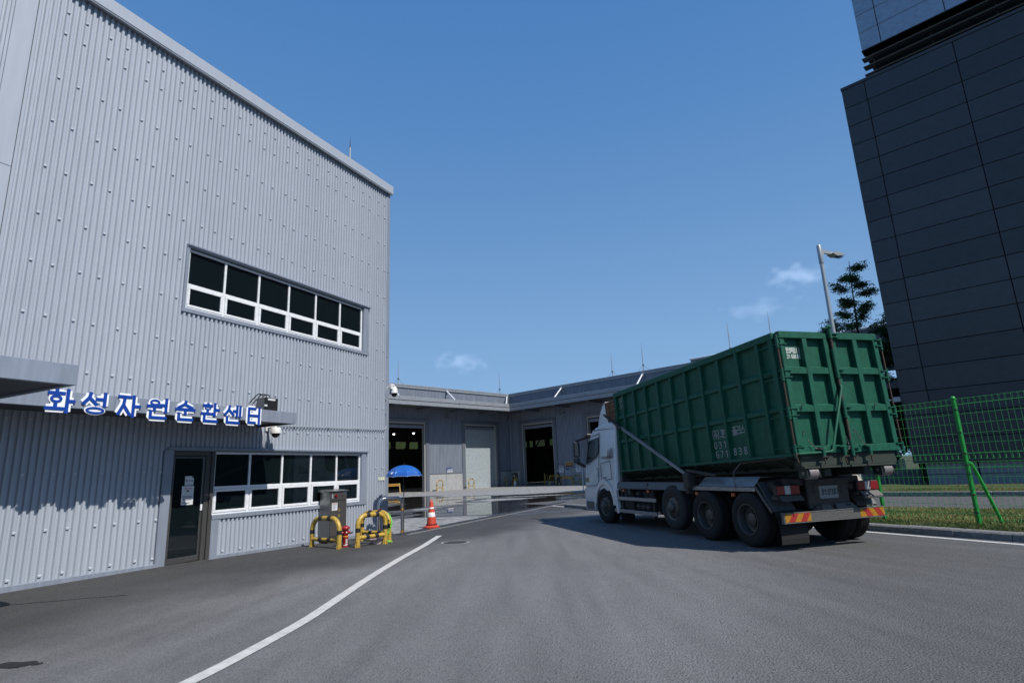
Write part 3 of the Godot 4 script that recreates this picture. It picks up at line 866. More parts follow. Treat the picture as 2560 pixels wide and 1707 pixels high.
	m = MB.new(); m.bx(-7.14, -6.945, 0.02, 2.37, -0.06, 0.03, 0.005); part(b, "side_trim", m, M.trim)
	m = MB.new(); m.bx(-5.975, -5.80, 0.02, 0.91, -0.06, 0.026, 0.005); part(b, "side_trim", m, M.trim)
	# door
	m = MB.new()
	m.bx(-6.94, -6.895, 0.08, 2.36, -0.11, 0.0, 0.004); m.bx(-6.17, -6.075, 0.08, 2.36, -0.11, 0.0, 0.004); m.bx(-6.06, -5.98, 0.06, 2.36, -0.11, 0.02, 0.004)
	m.bx(-6.895, -6.17, 2.27, 2.36, -0.11, -0.002, 0.004); m.bx(-6.94, -5.98, 0.06, 0.12, -0.16, 0.05, 0.004)
	var door = part(b, "door", m, M.steel_dark)
	m = MB.new()
	m.bx(-6.89, -6.85, 0.13, 2.26, -0.09, -0.045, 0.004); m.bx(-6.215, -6.175, 0.13, 2.26, -0.09, -0.045, 0.004); m.bx(-6.85, -6.215, 2.215, 2.26, -0.09, -0.047, 0.004); m.bx(-6.85, -6.215, 0.13, 0.24, -0.09, -0.043, 0.004)
	part(door, "leaf_frame", m, M.steel)
	m = MB.new(); m.bx(-6.85, -6.215, 0.24, 2.215, -0.072, -0.062); part(door, "pane", m, M.glass)
	m = MB.new(); m.tube([Vector3(-6.235, 1.02, -0.02), Vector3(-6.235, 0.62, -0.02)], 0.013, 8); m.cyl(Vector3(-6.235, 0.98, -0.06), Vector3(-6.235, 0.98, -0.02), 0.01); m.cyl(Vector3(-6.235, 0.66, -0.06), Vector3(-6.235, 0.66, -0.02), 0.01); part(door, "handle", m, M.steel_dark)
	m = MB.new(); m.bx(-6.225, -6.18, 1.13, 1.26, -0.045, -0.028, 0.004); part(door, "lock_plate", m, M.white_frame)
	m = MB.new(); m.cyl(Vector3(-6.30, 0.19, -0.043), Vector3(-6.30, 0.19, -0.038), 0.03, 14); part(door, "floor_lock", m, M.chrome)
	# sign canopy along the wall, entrance canopy at its left end
	var y0 = 2.94; var y1 = 3.2
	for r in [[-10.6, -8.84], [-8.836, -7.86], [-7.856, -4.86]]:
		m = MB.new(); m.bx(r[0], r[1], y0, y1, 1.13, 1.2, 0.005); part(b, "canopy_fascia", m, M.trim)
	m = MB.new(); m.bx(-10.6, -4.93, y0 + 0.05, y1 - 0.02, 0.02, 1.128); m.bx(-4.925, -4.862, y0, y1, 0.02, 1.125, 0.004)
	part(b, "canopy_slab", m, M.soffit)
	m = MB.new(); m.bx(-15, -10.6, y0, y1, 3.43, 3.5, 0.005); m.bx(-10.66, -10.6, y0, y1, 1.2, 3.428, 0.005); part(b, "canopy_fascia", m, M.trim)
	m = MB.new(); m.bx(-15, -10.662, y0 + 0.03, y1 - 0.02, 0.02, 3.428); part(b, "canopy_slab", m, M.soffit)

	# the sign
	var sg = thing("building_sign", "blue Korean channel letters with white outlines along the grey canopy edge", "sign", LW)
	var L = [["h", "OA"], ["s", "E", "o"], ["j", "A"], ["o", "UE", "n"], ["s", "U", "n"], ["h", "OA", "n"], ["s", "X", "n"], ["t", "E"]]
	var cx = [-9.67, -9.165, -8.62, -8.115, -7.585, -7.065, -6.56, -6.03]
	for i in 8:
		var s = syllable(L[i][0], L[i][1], L[i][2] if L[i].size() > 2 else "")
		var w = 0.35 if i != 7 else 0.29
		if i == 0: w = 0.37
		var fb = MB.new(); write_strokes(fb, s, cx[i] - w / 2, 2.875, w, 0.335, 0.052, 1.214, 1.224)
		var lt = part(sg, "letter", fb, M.sign_blue)
		fb = MB.new(); write_strokes(fb, s, cx[i] - w / 2, 2.875, w, 0.335, 0.122, 1.202, 1.212, true)
		if i in [0, 5, 7, 3, 6, 2]: fb.bx(cx[i] - w * 0.12, cx[i] + w * 0.34, 2.905 + (0.1 if i in [3, 5, 6] else (0.06 if i == 2 else 0.0)), 3.18, 1.203, 1.2118)
		part(lt, "outline", fb, M.sign_white)

	# things fixed to the wall
	var jb = thing("junction_box", "dark grey electrical box with a white label on the right end of the canopy", "junction box", LW)
	m = MB.new(); m.bx(-5.36, -4.98, 3.2, 3.56, 0.45, 0.7, 0.006); part(jb, "box", m, M.steel)
	m = MB.new(); m.bx(-5.362, -4.978, 3.205, 3.558, 0.703, 0.716, 0.004); part(jb, "door", m, M.black)
	m = MB.new(); m.bx(-5.27, -5.06, 3.50, 3.54, 0.718, 0.720); part(jb, "label", m, M.paper)
	m = MB.new(); m.bx(-5.36, -5.28, 3.355, 3.395, 0.718, 0.721); part(jb, "label", m, M.paper)
	for i in 3:
		var X = -5.28 + i * 0.1; var p = []
		for q in 9: p.append(Vector3(X + 0.06 * q / 8.0, 3.56 + 0.12 * sin(PI * q / 8.0 * 0.85), 0.55 - 0.42 * maxf(0, q / 8.0 - 0.2)))
		p.append(Vector3(X + 0.07, 3.5, 0.03))
		m = MB.new(); m.tube(p, 0.013, 6); part(jb, "cable", m, M.black)
	var dc = thing("dome_camera", "white dome security camera hanging under the right end of the sign canopy", "security camera", LW * at(-4.64, 0, 0.31))
	m = MB.new(); m.bx(-0.06, 0.06, 2.86, 2.99, -0.31, -0.26, 0.01); m.cyl(Vector3(0, 2.945, -0.27), Vector3(0, 2.945, 0.0), 0.03); part(dc, "bracket", m, M.cctv_white)
	m = MB.new(); m.lathe([Vector2(0.128, 0), Vector2(0.128, 0.015), Vector2(0.118, 0.115), Vector2(0.10, 0.14), Vector2(0.001, 0.145)], 22, at(0, 2.79, 0)); part(dc, "housing", m, M.cctv_white)
	m = MB.new(); m.sphere(Vector3(0, 2.785, 0), 0.098, 18, 8, -90, 0); part(dc, "dome", m, M.black_gloss)
	m = MB.new(); m.lathe([Vector2(0.112, -0.005), Vector2(0.118, 0.0), Vector2(0.118, 0.012)], 22, at(0, 2.785, 0)); m.sphere(Vector3(0, 2.73, 0.06), 0.028, 10, 6); part(dc, "lens_ring", m, M.black)
	var pc = thing("ptz_camera", "white pan and tilt security camera on the corner of the ribbed building", "security camera", LW * at(0.15, 0, 0.06))
	m = MB.new(); m.bx(-0.14, -0.06, 4.40, 4.56, -0.03, 0.05, 0.01); m.tube([Vector3(-0.1, 4.5, 0), Vector3(-0.04, 4.54, 0.01), Vector3(0.03, 4.54, 0.02), Vector3(0.05, 4.48, 0.02)], 0.032, 10); part(pc, "bracket", m, M.cctv_white)
	m = MB.new(); m.lathe([Vector2(0.12, 0), Vector2(0.115, 0.03), Vector2(0.10, 0.14), Vector2(0.07, 0.20), Vector2(0.045, 0.225), Vector2(0.001, 0.23)], 20, at(0.05, 4.28, 0.02)); part(pc, "housing", m, M.cctv_white)
	m = MB.new(); m.sphere(Vector3(0.05, 4.27, 0.02), 0.094, 18, 8, -90, 8, Vector3(1, 1.2, 1)); part(pc, "dome", m, M.black_gloss)
	var p = [Vector3(-4.7, 3.0, 0.04), Vector3(-0.42, 3.09, 0.04)]
	for q in 7:
		var an = -PI / 2 + PI / 2 * q / 6.0
		p.append(Vector3(-0.32 + cos(an) * 0.18, 3.27 + sin(an) * 0.18, 0.045))
	p.append_array([Vector3(-0.14, 4.3, 0.045), Vector3(-0.12, 4.42, 0.05), Vector3(0.0, 4.5, 0.05)])
	var cd = thing("conduit", "thin metal cable conduit running along the wall and up the building corner", "conduit", LW)
	m = MB.new(); m.tube(p, 0.013, 8); part(cd, "pipe", m, M.lamp_grey)
	for q in [Vector3(-0.14, 3.6, 0.04), Vector3(-0.14, 4.05, 0.04), Vector3(-1.4, 3.07, 0.035), Vector3(-2.6, 3.045, 0.035), Vector3(-3.8, 3.02, 0.035)]:
		m = MB.new(); m.box(q, Vector3(0.045, 0.045, 0.04), Basis(), 0.005); part(cd, "clamp", m, M.lamp_grey)
	var tg = thing("paper_tag", "pale yellow paper strip taped across the ribs at the building corner", "paper tag", LW)
	m = MB.new()
	var zz = [0.012, 0.004, 0.014, 0.006, 0.026]
	for i in 4:
		var xa = -0.455 + i * 0.07; var xb = xa + 0.07
		m.hint([Vector3(xa, 1.575, zz[i]), Vector3(xb, 1.575, zz[i + 1]), Vector3(xb - (0.018 if i == 3 else 0.0), 1.67, zz[i + 1]), Vector3(xa, 1.67, zz[i])], Vector3(0, 0, 1))
	part(tg, "sheet", m, mat("tag", [0.72, 0.74, 0.52], 0.8))
	# notices on the door
	var n1 = thing("door_notice", "small white notice with three large characters at the top of the glass door", "notice", LW)
	m = MB.new(); m.bx(-6.60, -6.405, 1.665, 1.85, -0.0605, -0.0585); part(n1, "sheet", m, M.paper)
	m = MB.new(); hangul(m, [["j", "E", "b"], ["s", "U"], ["s", "I", "r"]], -6.575, 1.745, 0.028, 0.03, 0.056, 0.006, -0.058, -0.0572); m.bx(-6.53, -6.46, 1.69, 1.694, -0.058, -0.0572); part(n1, "print", m, M.ink)
	m = MB.new(); m.bx(-6.445, -6.40, 1.81, 1.855, -0.0578, -0.0568); part(n1, "tape", m, mat("tape_green", [0.03, 0.04, 0.012], 0.8))
	var n2 = thing("door_notice", "taller white notice with a masked face drawing and lines of print on the glass door", "notice", LW)
	m = MB.new(); m.bx(-6.65, -6.385, 1.265, 1.65, -0.0605, -0.0585); part(n2, "sheet", m, M.paper)
	m = MB.new(); hangul(m, [["m", "A"], ["s", "W"], ["k", "W"], null, ["j", "A", "g"], ["o", "U", "o"]], -6.59, 1.585, 0.02, 0.024, 0.026, 0.005, -0.058, -0.0572); part(n2, "heading", m, M.inkred)
	m = MB.new()
	rng.seed = 31
	for i in 5:
		var X = -6.62
		while X < -6.43:
			var w = rng.randf_range(0.006, 0.03)
			m.bx(X, minf(X + w, -6.42), 1.445 - i * 0.021, 1.455 - i * 0.021, -0.058, -0.0572)
			X += w + 0.005
	m.bx(-6.61, -6.46, 1.30, 1.314, -0.058, -0.0572)
	part(n2, "print", m, M.ink)
	m = MB.new(); m.extr(range(16).map(func(q): return Vector2(-6.52 + cos(TAU * q / 16) * 0.03, 1.53 + sin(TAU * q / 16) * 0.032)), -0.058, -0.0572); part(n2, "face", m, mat("facedraw", [0.5, 0.33, 0.24], 0.8))
	m = MB.new(); m.extr(range(9).map(func(q): return Vector2(-6.52 + cos(PI * q / 8) * 0.033, 1.54 + sin(PI * q / 8) * 0.03)), -0.0572, -0.0565); part(n2, "hair", m, M.ink)
	m = MB.new(); m.extr(range(9).map(func(q): return Vector2(-6.52 - cos(PI * q / 8) * 0.026, 1.527 - sin(PI * q / 8) * 0.028)), -0.0570, -0.0564); part(n2, "mask", m, M.reflective)
	# lightning rod on the roof
	var an_ = thing("lightning_rod", "tall thin lightning rod on the roof edge of the ribbed building", "lightning rod", LW * at(-1.62, 11.3, -0.35))
	m = MB.new(); m.tube([Vector3(0, 0, 0), Vector3(0, 0.95, 0)], 0.03, 8); part(an_, "mast", m, M.lamp_grey)
	m = MB.new(); m.tube([Vector3(0, 0.95, 0), Vector3(0, 1.35, 0)], [0.016, 0.004], 6); part(an_, "tip", m, M.rust)
	m = MB.new(); m.cyl(Vector3(0, 0.27, 0), Vector3(0, 0.33, 0), 0.05)
	for q in 3: m.tube([Vector3(0, 0.3, 0), Vector3(cos(q * 2.1 + 0.3) * 0.55, -0.02, sin(q * 2.1 + 0.3) * 0.3)], 0.006, 5)
	part(an_, "stay", m, M.steel)

# ---------------------------------------------------------------- the depot across the yard: two wings that meet in an inner corner
const DRIB := [Vector2(0, -0.03), Vector2(0.5, -0.03), Vector2(0.6, 0.012), Vector2(0.9, 0.012)]

func door_surround(b, w, x0, x1, h, called := "door_frame"):   # recessed lining with a pale edge strip
	var m = MB.new()
	m.bx(x0 - 0.62, x0 - 0.16, 0, h + 0.62, -0.35, 0.09, 0.02); m.bx(x1 + 0.16, x1 + 0.62, 0, h + 0.62, -0.35, 0.09, 0.02); m.bx(x0 - 0.62, x1 + 0.62, h + 0.32, h + 0.62, -0.36, 0.12, 0.02)
	part(b, called, m, M.depot_trim, w)
	m = MB.new()
	m.bx(x0 - 0.15, x0, 0, h + 0.3, -0.45, -0.02, 0.01); m.bx(x1, x1 + 0.15, 0, h + 0.3, -0.45, -0.02, 0.01); m.bx(x0, x1, h + 0.12, h + 0.3, -0.45, -0.03, 0.01)
	part(b, "door_edge", m, M.door_edge, w)
	m = MB.new(); m.bx(x0, x1, h - 0.32, h + 0.118, -0.42, -0.25); part(b, "shutter_box", m, M.depot, w)

func depot():
	var b = thing("depot_building", "low grey ribbed depot with an inner corner and tall vehicle doors across the yard", "building")
	var H = 11.1
	# left wing: doors at -17.9 .. -13.3 (open) and -7.4 .. -2.6 (shut); right wing: 2.15 .. 6.9 (open), 12.1 .. 16.9 (open)
	var sets = [[FW, [[-30.0, -18.6, 1.85], [-12.7, -8.0, 1.85], [-2.0, 0.0, 1.85]], [[-18.0, -13.32], [-7.38, -2.62]], -30.0, 0.0], [RW, [[0.0, 1.52, 1.85], [7.55, 11.5, 1.9], [17.5, 32.0, 1.9]], [[2.15, 6.9], [12.12, 16.9]], 0.0, 32.0]]
	for s in sets:
		var w = s[0]
		for r in s[1]:
			var m = MB.new(); ribs(m, r[0], r[1], r[2], H, DRIB, 0.2); part(b, "siding", m, M.depot, w)
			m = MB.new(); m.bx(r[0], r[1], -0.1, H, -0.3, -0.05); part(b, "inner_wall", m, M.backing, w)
			m = MB.new(); m.bx(r[0], r[1], r[2] - 0.1, r[2] + 0.03, -0.04, 0.06, 0.01); part(b, "drip_sill", m, M.depot_trim, w)
			# precast panels of the plinth
			var n = maxi(1, int(round((r[1] - r[0]) / 2.4))); var st = (r[1] - r[0]) / n
			for i in n:
				m = MB.new(); m.bx(r[0] + i * st + 0.008, r[0] + (i + 1) * st - 0.008, -0.1, r[2] - 0.1, -0.04, 0.03, 0.01); part(b, "plinth_panel", m, M.concrete_wall, w)
		for d in s[2]:
			door_surround(b, w, d[0], d[1], 7.0)
			var m = MB.new(); ribs(m, d[0] - 0.62, d[1] + 0.62, 7.6, H, DRIB, 0.2); part(b, "siding", m, M.depot, w)
			m = MB.new(); m.bx(d[0] - 0.62, d[1] + 0.62, 7.0, H, -0.36, -0.05); part(b, "inner_wall", m, M.backing, w)
		# parapet
		var m = MB.new(); m.bx(s[3], s[4], H, H + 0.16, -0.45, 0.12, 0.02); m.bx(s[3], s[4], H - 0.22, H - 0.003, 0.05, 0.09, 0.01); part(b, "parapet_cap", m, M.depot_fascia, w)
		# eaves canopy: two steps of fascia panels
		var sg = -1.0 if w == FW else 1.0
		var P = 3.1; var x0 = P * sg
		var L = 26.0
		var n = int(L / 2.6)
		for i in n:
			var a = x0 + sg * i * 2.6; var c = x0 + sg * (i + 1) * 2.6
			var lo = minf(a, c) + 0.006; var hi = maxf(a, c) - 0.006
			m = MB.new(); m.bx(lo, hi, 9.12, 9.52, P - 0.35, P - 0.05, 0.01); part(b, "fascia_panel", m, M.depot_fascia, w)
			m = MB.new(); m.bx(lo, hi, 8.66, 9.04, P - 0.08, P, 0.01); part(b, "fascia_panel", m, M.depot_fascia, w)
		m = MB.new()
		if w == FW: m.extr([Vector2(-0.05, 0), Vector2(-P, P - 0.1), Vector2(-P - L, P - 0.1), Vector2(-P - L, 0)].map(func(q): return Vector2(q.x, -q.y)), 8.78, 9.10, w * Transform3D(Basis(Vector3.RIGHT, -PI / 2), Vector3.ZERO))
		else: m.extr([Vector2(0.05, 0), Vector2(P, P - 0.1), Vector2(P + L, P - 0.1), Vector2(P + L, 0)].map(func(q): return Vector2(q.x, -q.y)), 8.782, 9.102, w * Transform3D(Basis(Vector3.RIGHT, -PI / 2), Vector3.ZERO))
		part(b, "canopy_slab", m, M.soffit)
		m = MB.new()
		for i in 6:
			var X = x0 + sg * (2.0 + i * 4.6)
			m.bx(X - 0.1, X + 0.1, 8.5, 8.77, 0.1, P - 0.3, 0.02)
		part(b, "canopy_beams", m, M.depot_trim, w)
		# tie rods from the wall to the canopy
		for q in ([[-10.18, -10.95, 2.4], [-0.45, -2.5, 2.0], [-17.6, -18.3, 2.4]] if w == FW else [[8.72, 9.3, 2.1], [19.61, 20.1, 2.1], [27.5, 28.0, 2.1]]):
			m = MB.new(); m.tube([w * Vector3(q[0], 10.9, 0.1), w * Vector3(q[1], 9.6, q[2])], 0.075, 8); part(b, "tie_rod", m, M.white_frame)
			m = MB.new(); m.box(w * Vector3(q[0], 10.9, 0.12), Vector3(0.3, 0.4, 0.15), w.basis, 0.02); part(b, "rod_bracket", m, M.lamp_grey)
		# floor, roof, ends and rear wall with a band of windows
		var lo = -30.0 if w == FW else -22.0; var hi = 22.0 if w == FW else 32.0
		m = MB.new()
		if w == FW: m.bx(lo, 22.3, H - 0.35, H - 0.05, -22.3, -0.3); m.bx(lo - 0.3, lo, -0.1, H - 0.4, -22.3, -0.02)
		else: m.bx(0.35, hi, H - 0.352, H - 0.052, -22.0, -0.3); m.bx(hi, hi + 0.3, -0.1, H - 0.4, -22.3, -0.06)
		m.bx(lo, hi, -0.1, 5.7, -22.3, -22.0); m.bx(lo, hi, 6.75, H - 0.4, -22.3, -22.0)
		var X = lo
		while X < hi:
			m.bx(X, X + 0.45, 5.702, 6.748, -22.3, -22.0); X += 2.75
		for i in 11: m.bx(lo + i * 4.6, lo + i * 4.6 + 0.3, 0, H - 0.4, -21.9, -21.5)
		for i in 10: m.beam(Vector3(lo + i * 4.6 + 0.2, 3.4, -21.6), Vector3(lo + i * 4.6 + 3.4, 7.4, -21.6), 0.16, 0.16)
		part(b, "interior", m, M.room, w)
		m = MB.new(); m.bx(lo, hi, 5.7, 6.75, -22.2, -22.18); part(b, "rear_window", m, M.glass_green, w)
	# the closed roller shutter: slats, in the left wing
	for i in 44:
		var m = MB.new(); m.bx(-7.37, -2.63, i * 0.152, i * 0.152 + 0.148, -0.36, -0.325 + 0.0, 0.012); part(b, "slat", m, M.shutter, FW)
	# trim at the inner corner
	var m = MB.new(); m.bx(-0.22, 0.22, 1.85, H - 0.25, -0.1, 0.22, 0.03); part(b, "corner_trim", m, M.depot_trim, FW * Transform3D(Basis(Vector3.UP, PI / 4), Vector3(0, 0, 0)))
	# lights burning inside the open door
	for q in [[-8.31, 7.11, -13.0], [-6.63, 7.10, -11.0]]:
		var l = thing("bay_light", "bright round lamp burning in the dark left doorway, %s" % ("nearer the ribbed building" if q[0] < -8 else "nearer the door edge"), "lamp", FW * at(q[0], q[1], q[2]))
		m = MB.new(); m.lathe([Vector2(0.22, 0), Vector2(0.18, 0.18), Vector2(0.06, 0.3), Vector2(0.001, 0.3)], 14, at(0, 0.02, 0)); part(l, "shade", m, M.steel_dark)
		m = MB.new(); m.sphere(Vector3(0, -0.02, 0), 0.12, 12, 8); part(l, "bulb", m, M.bulb)
		var o = OmniLight3D.new(); o.name = "glow"; o.light_energy = 1.2; o.light_color = Color(1, 0.98, 0.95); o.omni_range = 40; o.omni_attenuation = 2.0; o.light_size = 0.12; o.shadow_enabled = true
		l.add_child(o); o.position = Vector3(0, -0.02, 0)
	# flood lamps under the eaves
	for q in [[FW, -10.33, 7.95, "over the panel between the two left doors"], [FW, -0.6, 7.9, "beside the inner corner of the depot"], [RW, 8.8, 8.0, "above the yellow sign on the right wing"]]:
		var l = thing("flood_lamp", "small grey flood lamp under the eaves %s" % q[3], "lamp", q[0] * at(q[1], q[2], 0.2), "flood lamps under the depot eaves")
		m = MB.new(); m.lathe([Vector2(0.19, 0), Vector2(0.17, 0.12), Vector2(0.08, 0.22), Vector2(0.001, 0.23)], 14, Transform3D(Basis(Vector3.RIGHT, -2.0), Vector3(0, 0, 0.25))); part(l, "head", m, M.lamp_grey)
		m = MB.new(); m.beam(Vector3(0, 0.05, -0.2), Vector3(0, 0.05, 0.2), 0.06, 0.06); part(l, "bracket", m, M.steel_dark)
	# lightning rods on the depot roof
	var rods = [[FW, -16.3, 2.9, "first from the ribbed building"], [FW, -0.95, 2.9, "nearest the roof corner"], [RW, 15.5, 2.8, "on the right wing, left of the lorry"], [RW, 19.4, 3.2, "on the right wing, second left of the lorry"], [RW, 28.8, 3.4, "above the container with stay wires"], [RW, 32.6, 3.6, "above the middle of the container"], [RW, 37.6, 3.8, "above the rear end of the container"]]
	for q in rods:
		var l = thing("roof_rod", "thin lightning rod on the depot roof, %s" % q[3], "lightning rod", q[0] * at(q[1], H + 0.1, -0.6), "lightning rods on the depot roof")
		m = MB.new(); m.tube([Vector3.ZERO, Vector3(0, q[2] * 0.62, 0), Vector3(0, q[2], 0)], [0.05, 0.04, 0.012], 6); part(l, "mast", m, M.lamp_grey)
		m = MB.new(); m.cyl(Vector3(0, q[2] * 0.22, 0), Vector3(0, q[2] * 0.27, 0), 0.1, 8)
		for k in 3: m.tube([Vector3(0, q[2] * 0.24, 0), Vector3(cos(k * 2.1) * 0.9, 0.0, sin(k * 2.1) * 0.6)], 0.012, 4)
		part(l, "stay", m, M.steel)
	# further roof behind, with the longer ridge on the right
	var rf = thing("far_roof", "long pale metal roof edge rising behind the lorry's container", "roof", RW)
	m = MB.new(); m.bx(25.0, 48.0, 8, 11.45, -0.2, -0.05); part(rf, "wall", m, M.depot)
	m = MB.new(); m.bx(25.0, 48.0, 11.45, 11.62, -0.6, 0.2, 0.03); part(rf, "cap", m, M.white_frame)
	# boards, signs and posters
	var sb = thing("blue_sign", "small blue and white sign on the plinth sill between the two left depot doors", "sign", FW * at(-9.9, 2.16, 0.05))
	m = MB.new(); m.bx(-0.42, 0.42, -0.12, 0.24, 0, 0.03, 0.006); part(sb, "panel", m, mat("dep_blue", [0.035, 0.06, 0.24], 0.5))
	m = MB.new(); m.bx(-0.42, 0.42, -0.23, -0.125, 0, 0.032, 0.006); part(sb, "strip", m, M.paper)
	m = MB.new(); hangul(m, [["b", "A", "n"], ["o", "I", "b"], ["d", "O"], ["n", "A"]], -0.34, -0.04, 0.10, 0.14, 0.13, 0.022, 0.03, 0.036); m.ring(0.28, 0.03, 0.06, 0.10, 0.045, 0.03, 0.036); part(sb, "lettering", m, M.paper)
	var so = thing("yellow_sign", "pale orange sign with a dark oval on the plinth of the right depot wing", "sign", RW * at(9.22, 2.3, 0.06))
	m = MB.new(); m.bx(-0.52, 0.52, -0.16, 0.2, 0, 0.03, 0.006); part(so, "panel", m, M.orange_sign)
	m = MB.new(); m.bx(-0.52, 0.52, -0.28, -0.17, 0, 0.032, 0.006); m.ring(0.36, 0.02, 0.07, 0.11, 0.05, 0.03, 0.036); hangul(m, [["g", "A", "g"], ["s", "I"], ["s", "O"], ["m", "U"]], -0.42, -0.06, 0.11, 0.15, 0.15, 0.02, 0.03, 0.036); part(so, "lettering", m, M.navy)
	var surround = thing("notice_wall", "grey concrete board wall with raised panels behind the yellow sign", "wall panel", RW)
	for q in [[7.62, 8.45, 2.2], [10.05, 10.9, 2.24]]:
		m = MB.new(); m.bx(q[0], q[1], 0.0, q[2], 0.035, 0.1, 0.015); part(surround, "panel", m, M.concrete_wall)
		m = MB.new(); m.bx(q[0] - 0.02, q[1] + 0.02, q[2], q[2] + 0.08, 0.036, 0.13, 0.01); part(surround, "coping", m, M.depot_trim)
	m = MB.new(); m.bx(8.55, 9.95, 1.86, 2.66, 0.0, 0.055, 0.01); part(surround, "sign_board", m, M.depot)
	for q in [[8.05, 1.62, "left"], [10.45, 1.62, "right"]]:
		var l = thing("wall_poster", "pale wall notice on the %s raised panel beside the yellow sign" % q[2], "poster", RW * at(q[0], q[1], 0.105))
		m = MB.new(); m.bx(-0.32, 0.32, -0.24, 0.24, 0, 0.012); part(l, "sheet", m, M.paper)
		m = MB.new(); m.bx(-0.22, 0.1, 0.12, 0.17, 0.012, 0.014); m.bx(-0.05, 0.2, -0.05, 0.02, 0.012, 0.014); part(l, "print", m, mat("print_blue", [0.06, 0.1, 0.3], 0.8))
	var po = thing("wall_poster", "blue topped poster with pictograms below the yellow sign", "poster", RW * at(8.93, 1.45, 0.05))
	m = MB.new(); m.bx(-0.25, 0.25, -0.34, 0.34, 0, 0.012); part(po, "sheet", m, M.paper)
	m = MB.new(); m.bx(-0.24, 0.24, 0.14, 0.33, 0.012, 0.014); m.bx(-0.15, -0.03, -0.02, 0.08, 0.012, 0.014); m.bx(0.02, 0.16, -0.02, 0.08, 0.012, 0.014); m.bx(-0.13, 0.0, -0.26, -0.12, 0.012, 0.014); m.bx(0.05, 0.17, -0.25, -0.12, 0.012, 0.014); part(po, "print", m, M.print_blue)

# ---------------------------------------------------------------- guard rails, cones and the people of the yard
func rail_shape(w, h, r, foot):   # an arched guard rail standing in x, y
	var k = 0.22 * w / 0.8
	var p = [Vector3(-w / 2, 0, 0)]
	for i in 7:
		var a = PI - PI / 2 * i / 6.0
		p.append(Vector3(-w / 2 + k + cos(a) * k, h - k + sin(a) * k, 0))
	for i in 7:
		var a = PI / 2 - PI / 2 * i / 6.0
		p.append(Vector3(w / 2 - k + cos(a) * k, h - k + sin(a) * k, 0))
	p.append(Vector3(w / 2, 0, 0))
	return p
func guard_rail(label, xf, w := 0.8, h := 0.9, r := 0.055, group := "", chain := false):
	var o = thing("guard_rail", label, "guard rail", xf, group)
	var p = rail_shape(w, h, r, true)
	var m = MB.new(); m.tube(p, r, 14); part(o, "hoop", m, M.yellow)
	m = MB.new(); m.tube([Vector3(-w / 2 + r * 0.6, h * 0.33, 0), Vector3(w / 2 - r * 0.6, h * 0.33, 0)], r * 0.82, 12); part(o, "crossbar", m, M.yellow)
	for q in [[Vector3(-w / 2, h * 0.50, 0), Vector3(-w / 2, h * 0.63, 0), 1.03], [Vector3(w / 2, h * 0.50, 0), Vector3(w / 2, h * 0.63, 0), 1.03], [Vector3(-w * 0.23, h, 0), Vector3(-w * 0.10, h, 0), 1.03], [Vector3(w * 0.10, h, 0), Vector3(w * 0.23, h, 0), 1.03], [Vector3(-w * 0.23, h * 0.33, 0), Vector3(-w * 0.10, h * 0.33, 0), 0.86], [Vector3(w * 0.10, h * 0.33, 0), Vector3(w * 0.23, h * 0.33, 0), 0.86]]:
		m = MB.new(); m.cyl(q[0], q[1], r * q[2], 14); part(o, "black_band", m, M.band_black)
	for s in [-1, 1]:
		m = MB.new()
		m.bx(s * w / 2 - r * 1.5, s * w / 2 + r * 1.5, 0.0, 0.008, -r * 1.5, r * 1.5)
		for k in [-1, 1]:
			m.extr([Vector2(s * w / 2 + k * r * 0.9, 0.012), Vector2(s * w / 2 + k * r * 1.4, 0.012), Vector2(s * w / 2 + k * r * 1.1, 0.13), Vector2(s * w / 2 + k * r * 0.9, 0.13)], -0.006, 0.006)
			m.extr([Vector2(k * r * 0.9, 0.012), Vector2(k * r * 1.4, 0.012), Vector2(k * r * 1.1, 0.13), Vector2(k * r * 0.9, 0.13)], -0.006, 0.006, Transform3D(Basis(Vector3.UP, PI / 2), Vector3(s * w / 2, 0, 0)))
		part(o, "base_plate", m, M.yellow)
	return o
func facing(a, b, up := 0.0):   # frame whose x runs from a to b, at their middle
	return frame(Vector3((a.x + b.x) / 2, up, (a.y + b.y) / 2), Vector3(b.x - a.x, 0, b.y - a.y))

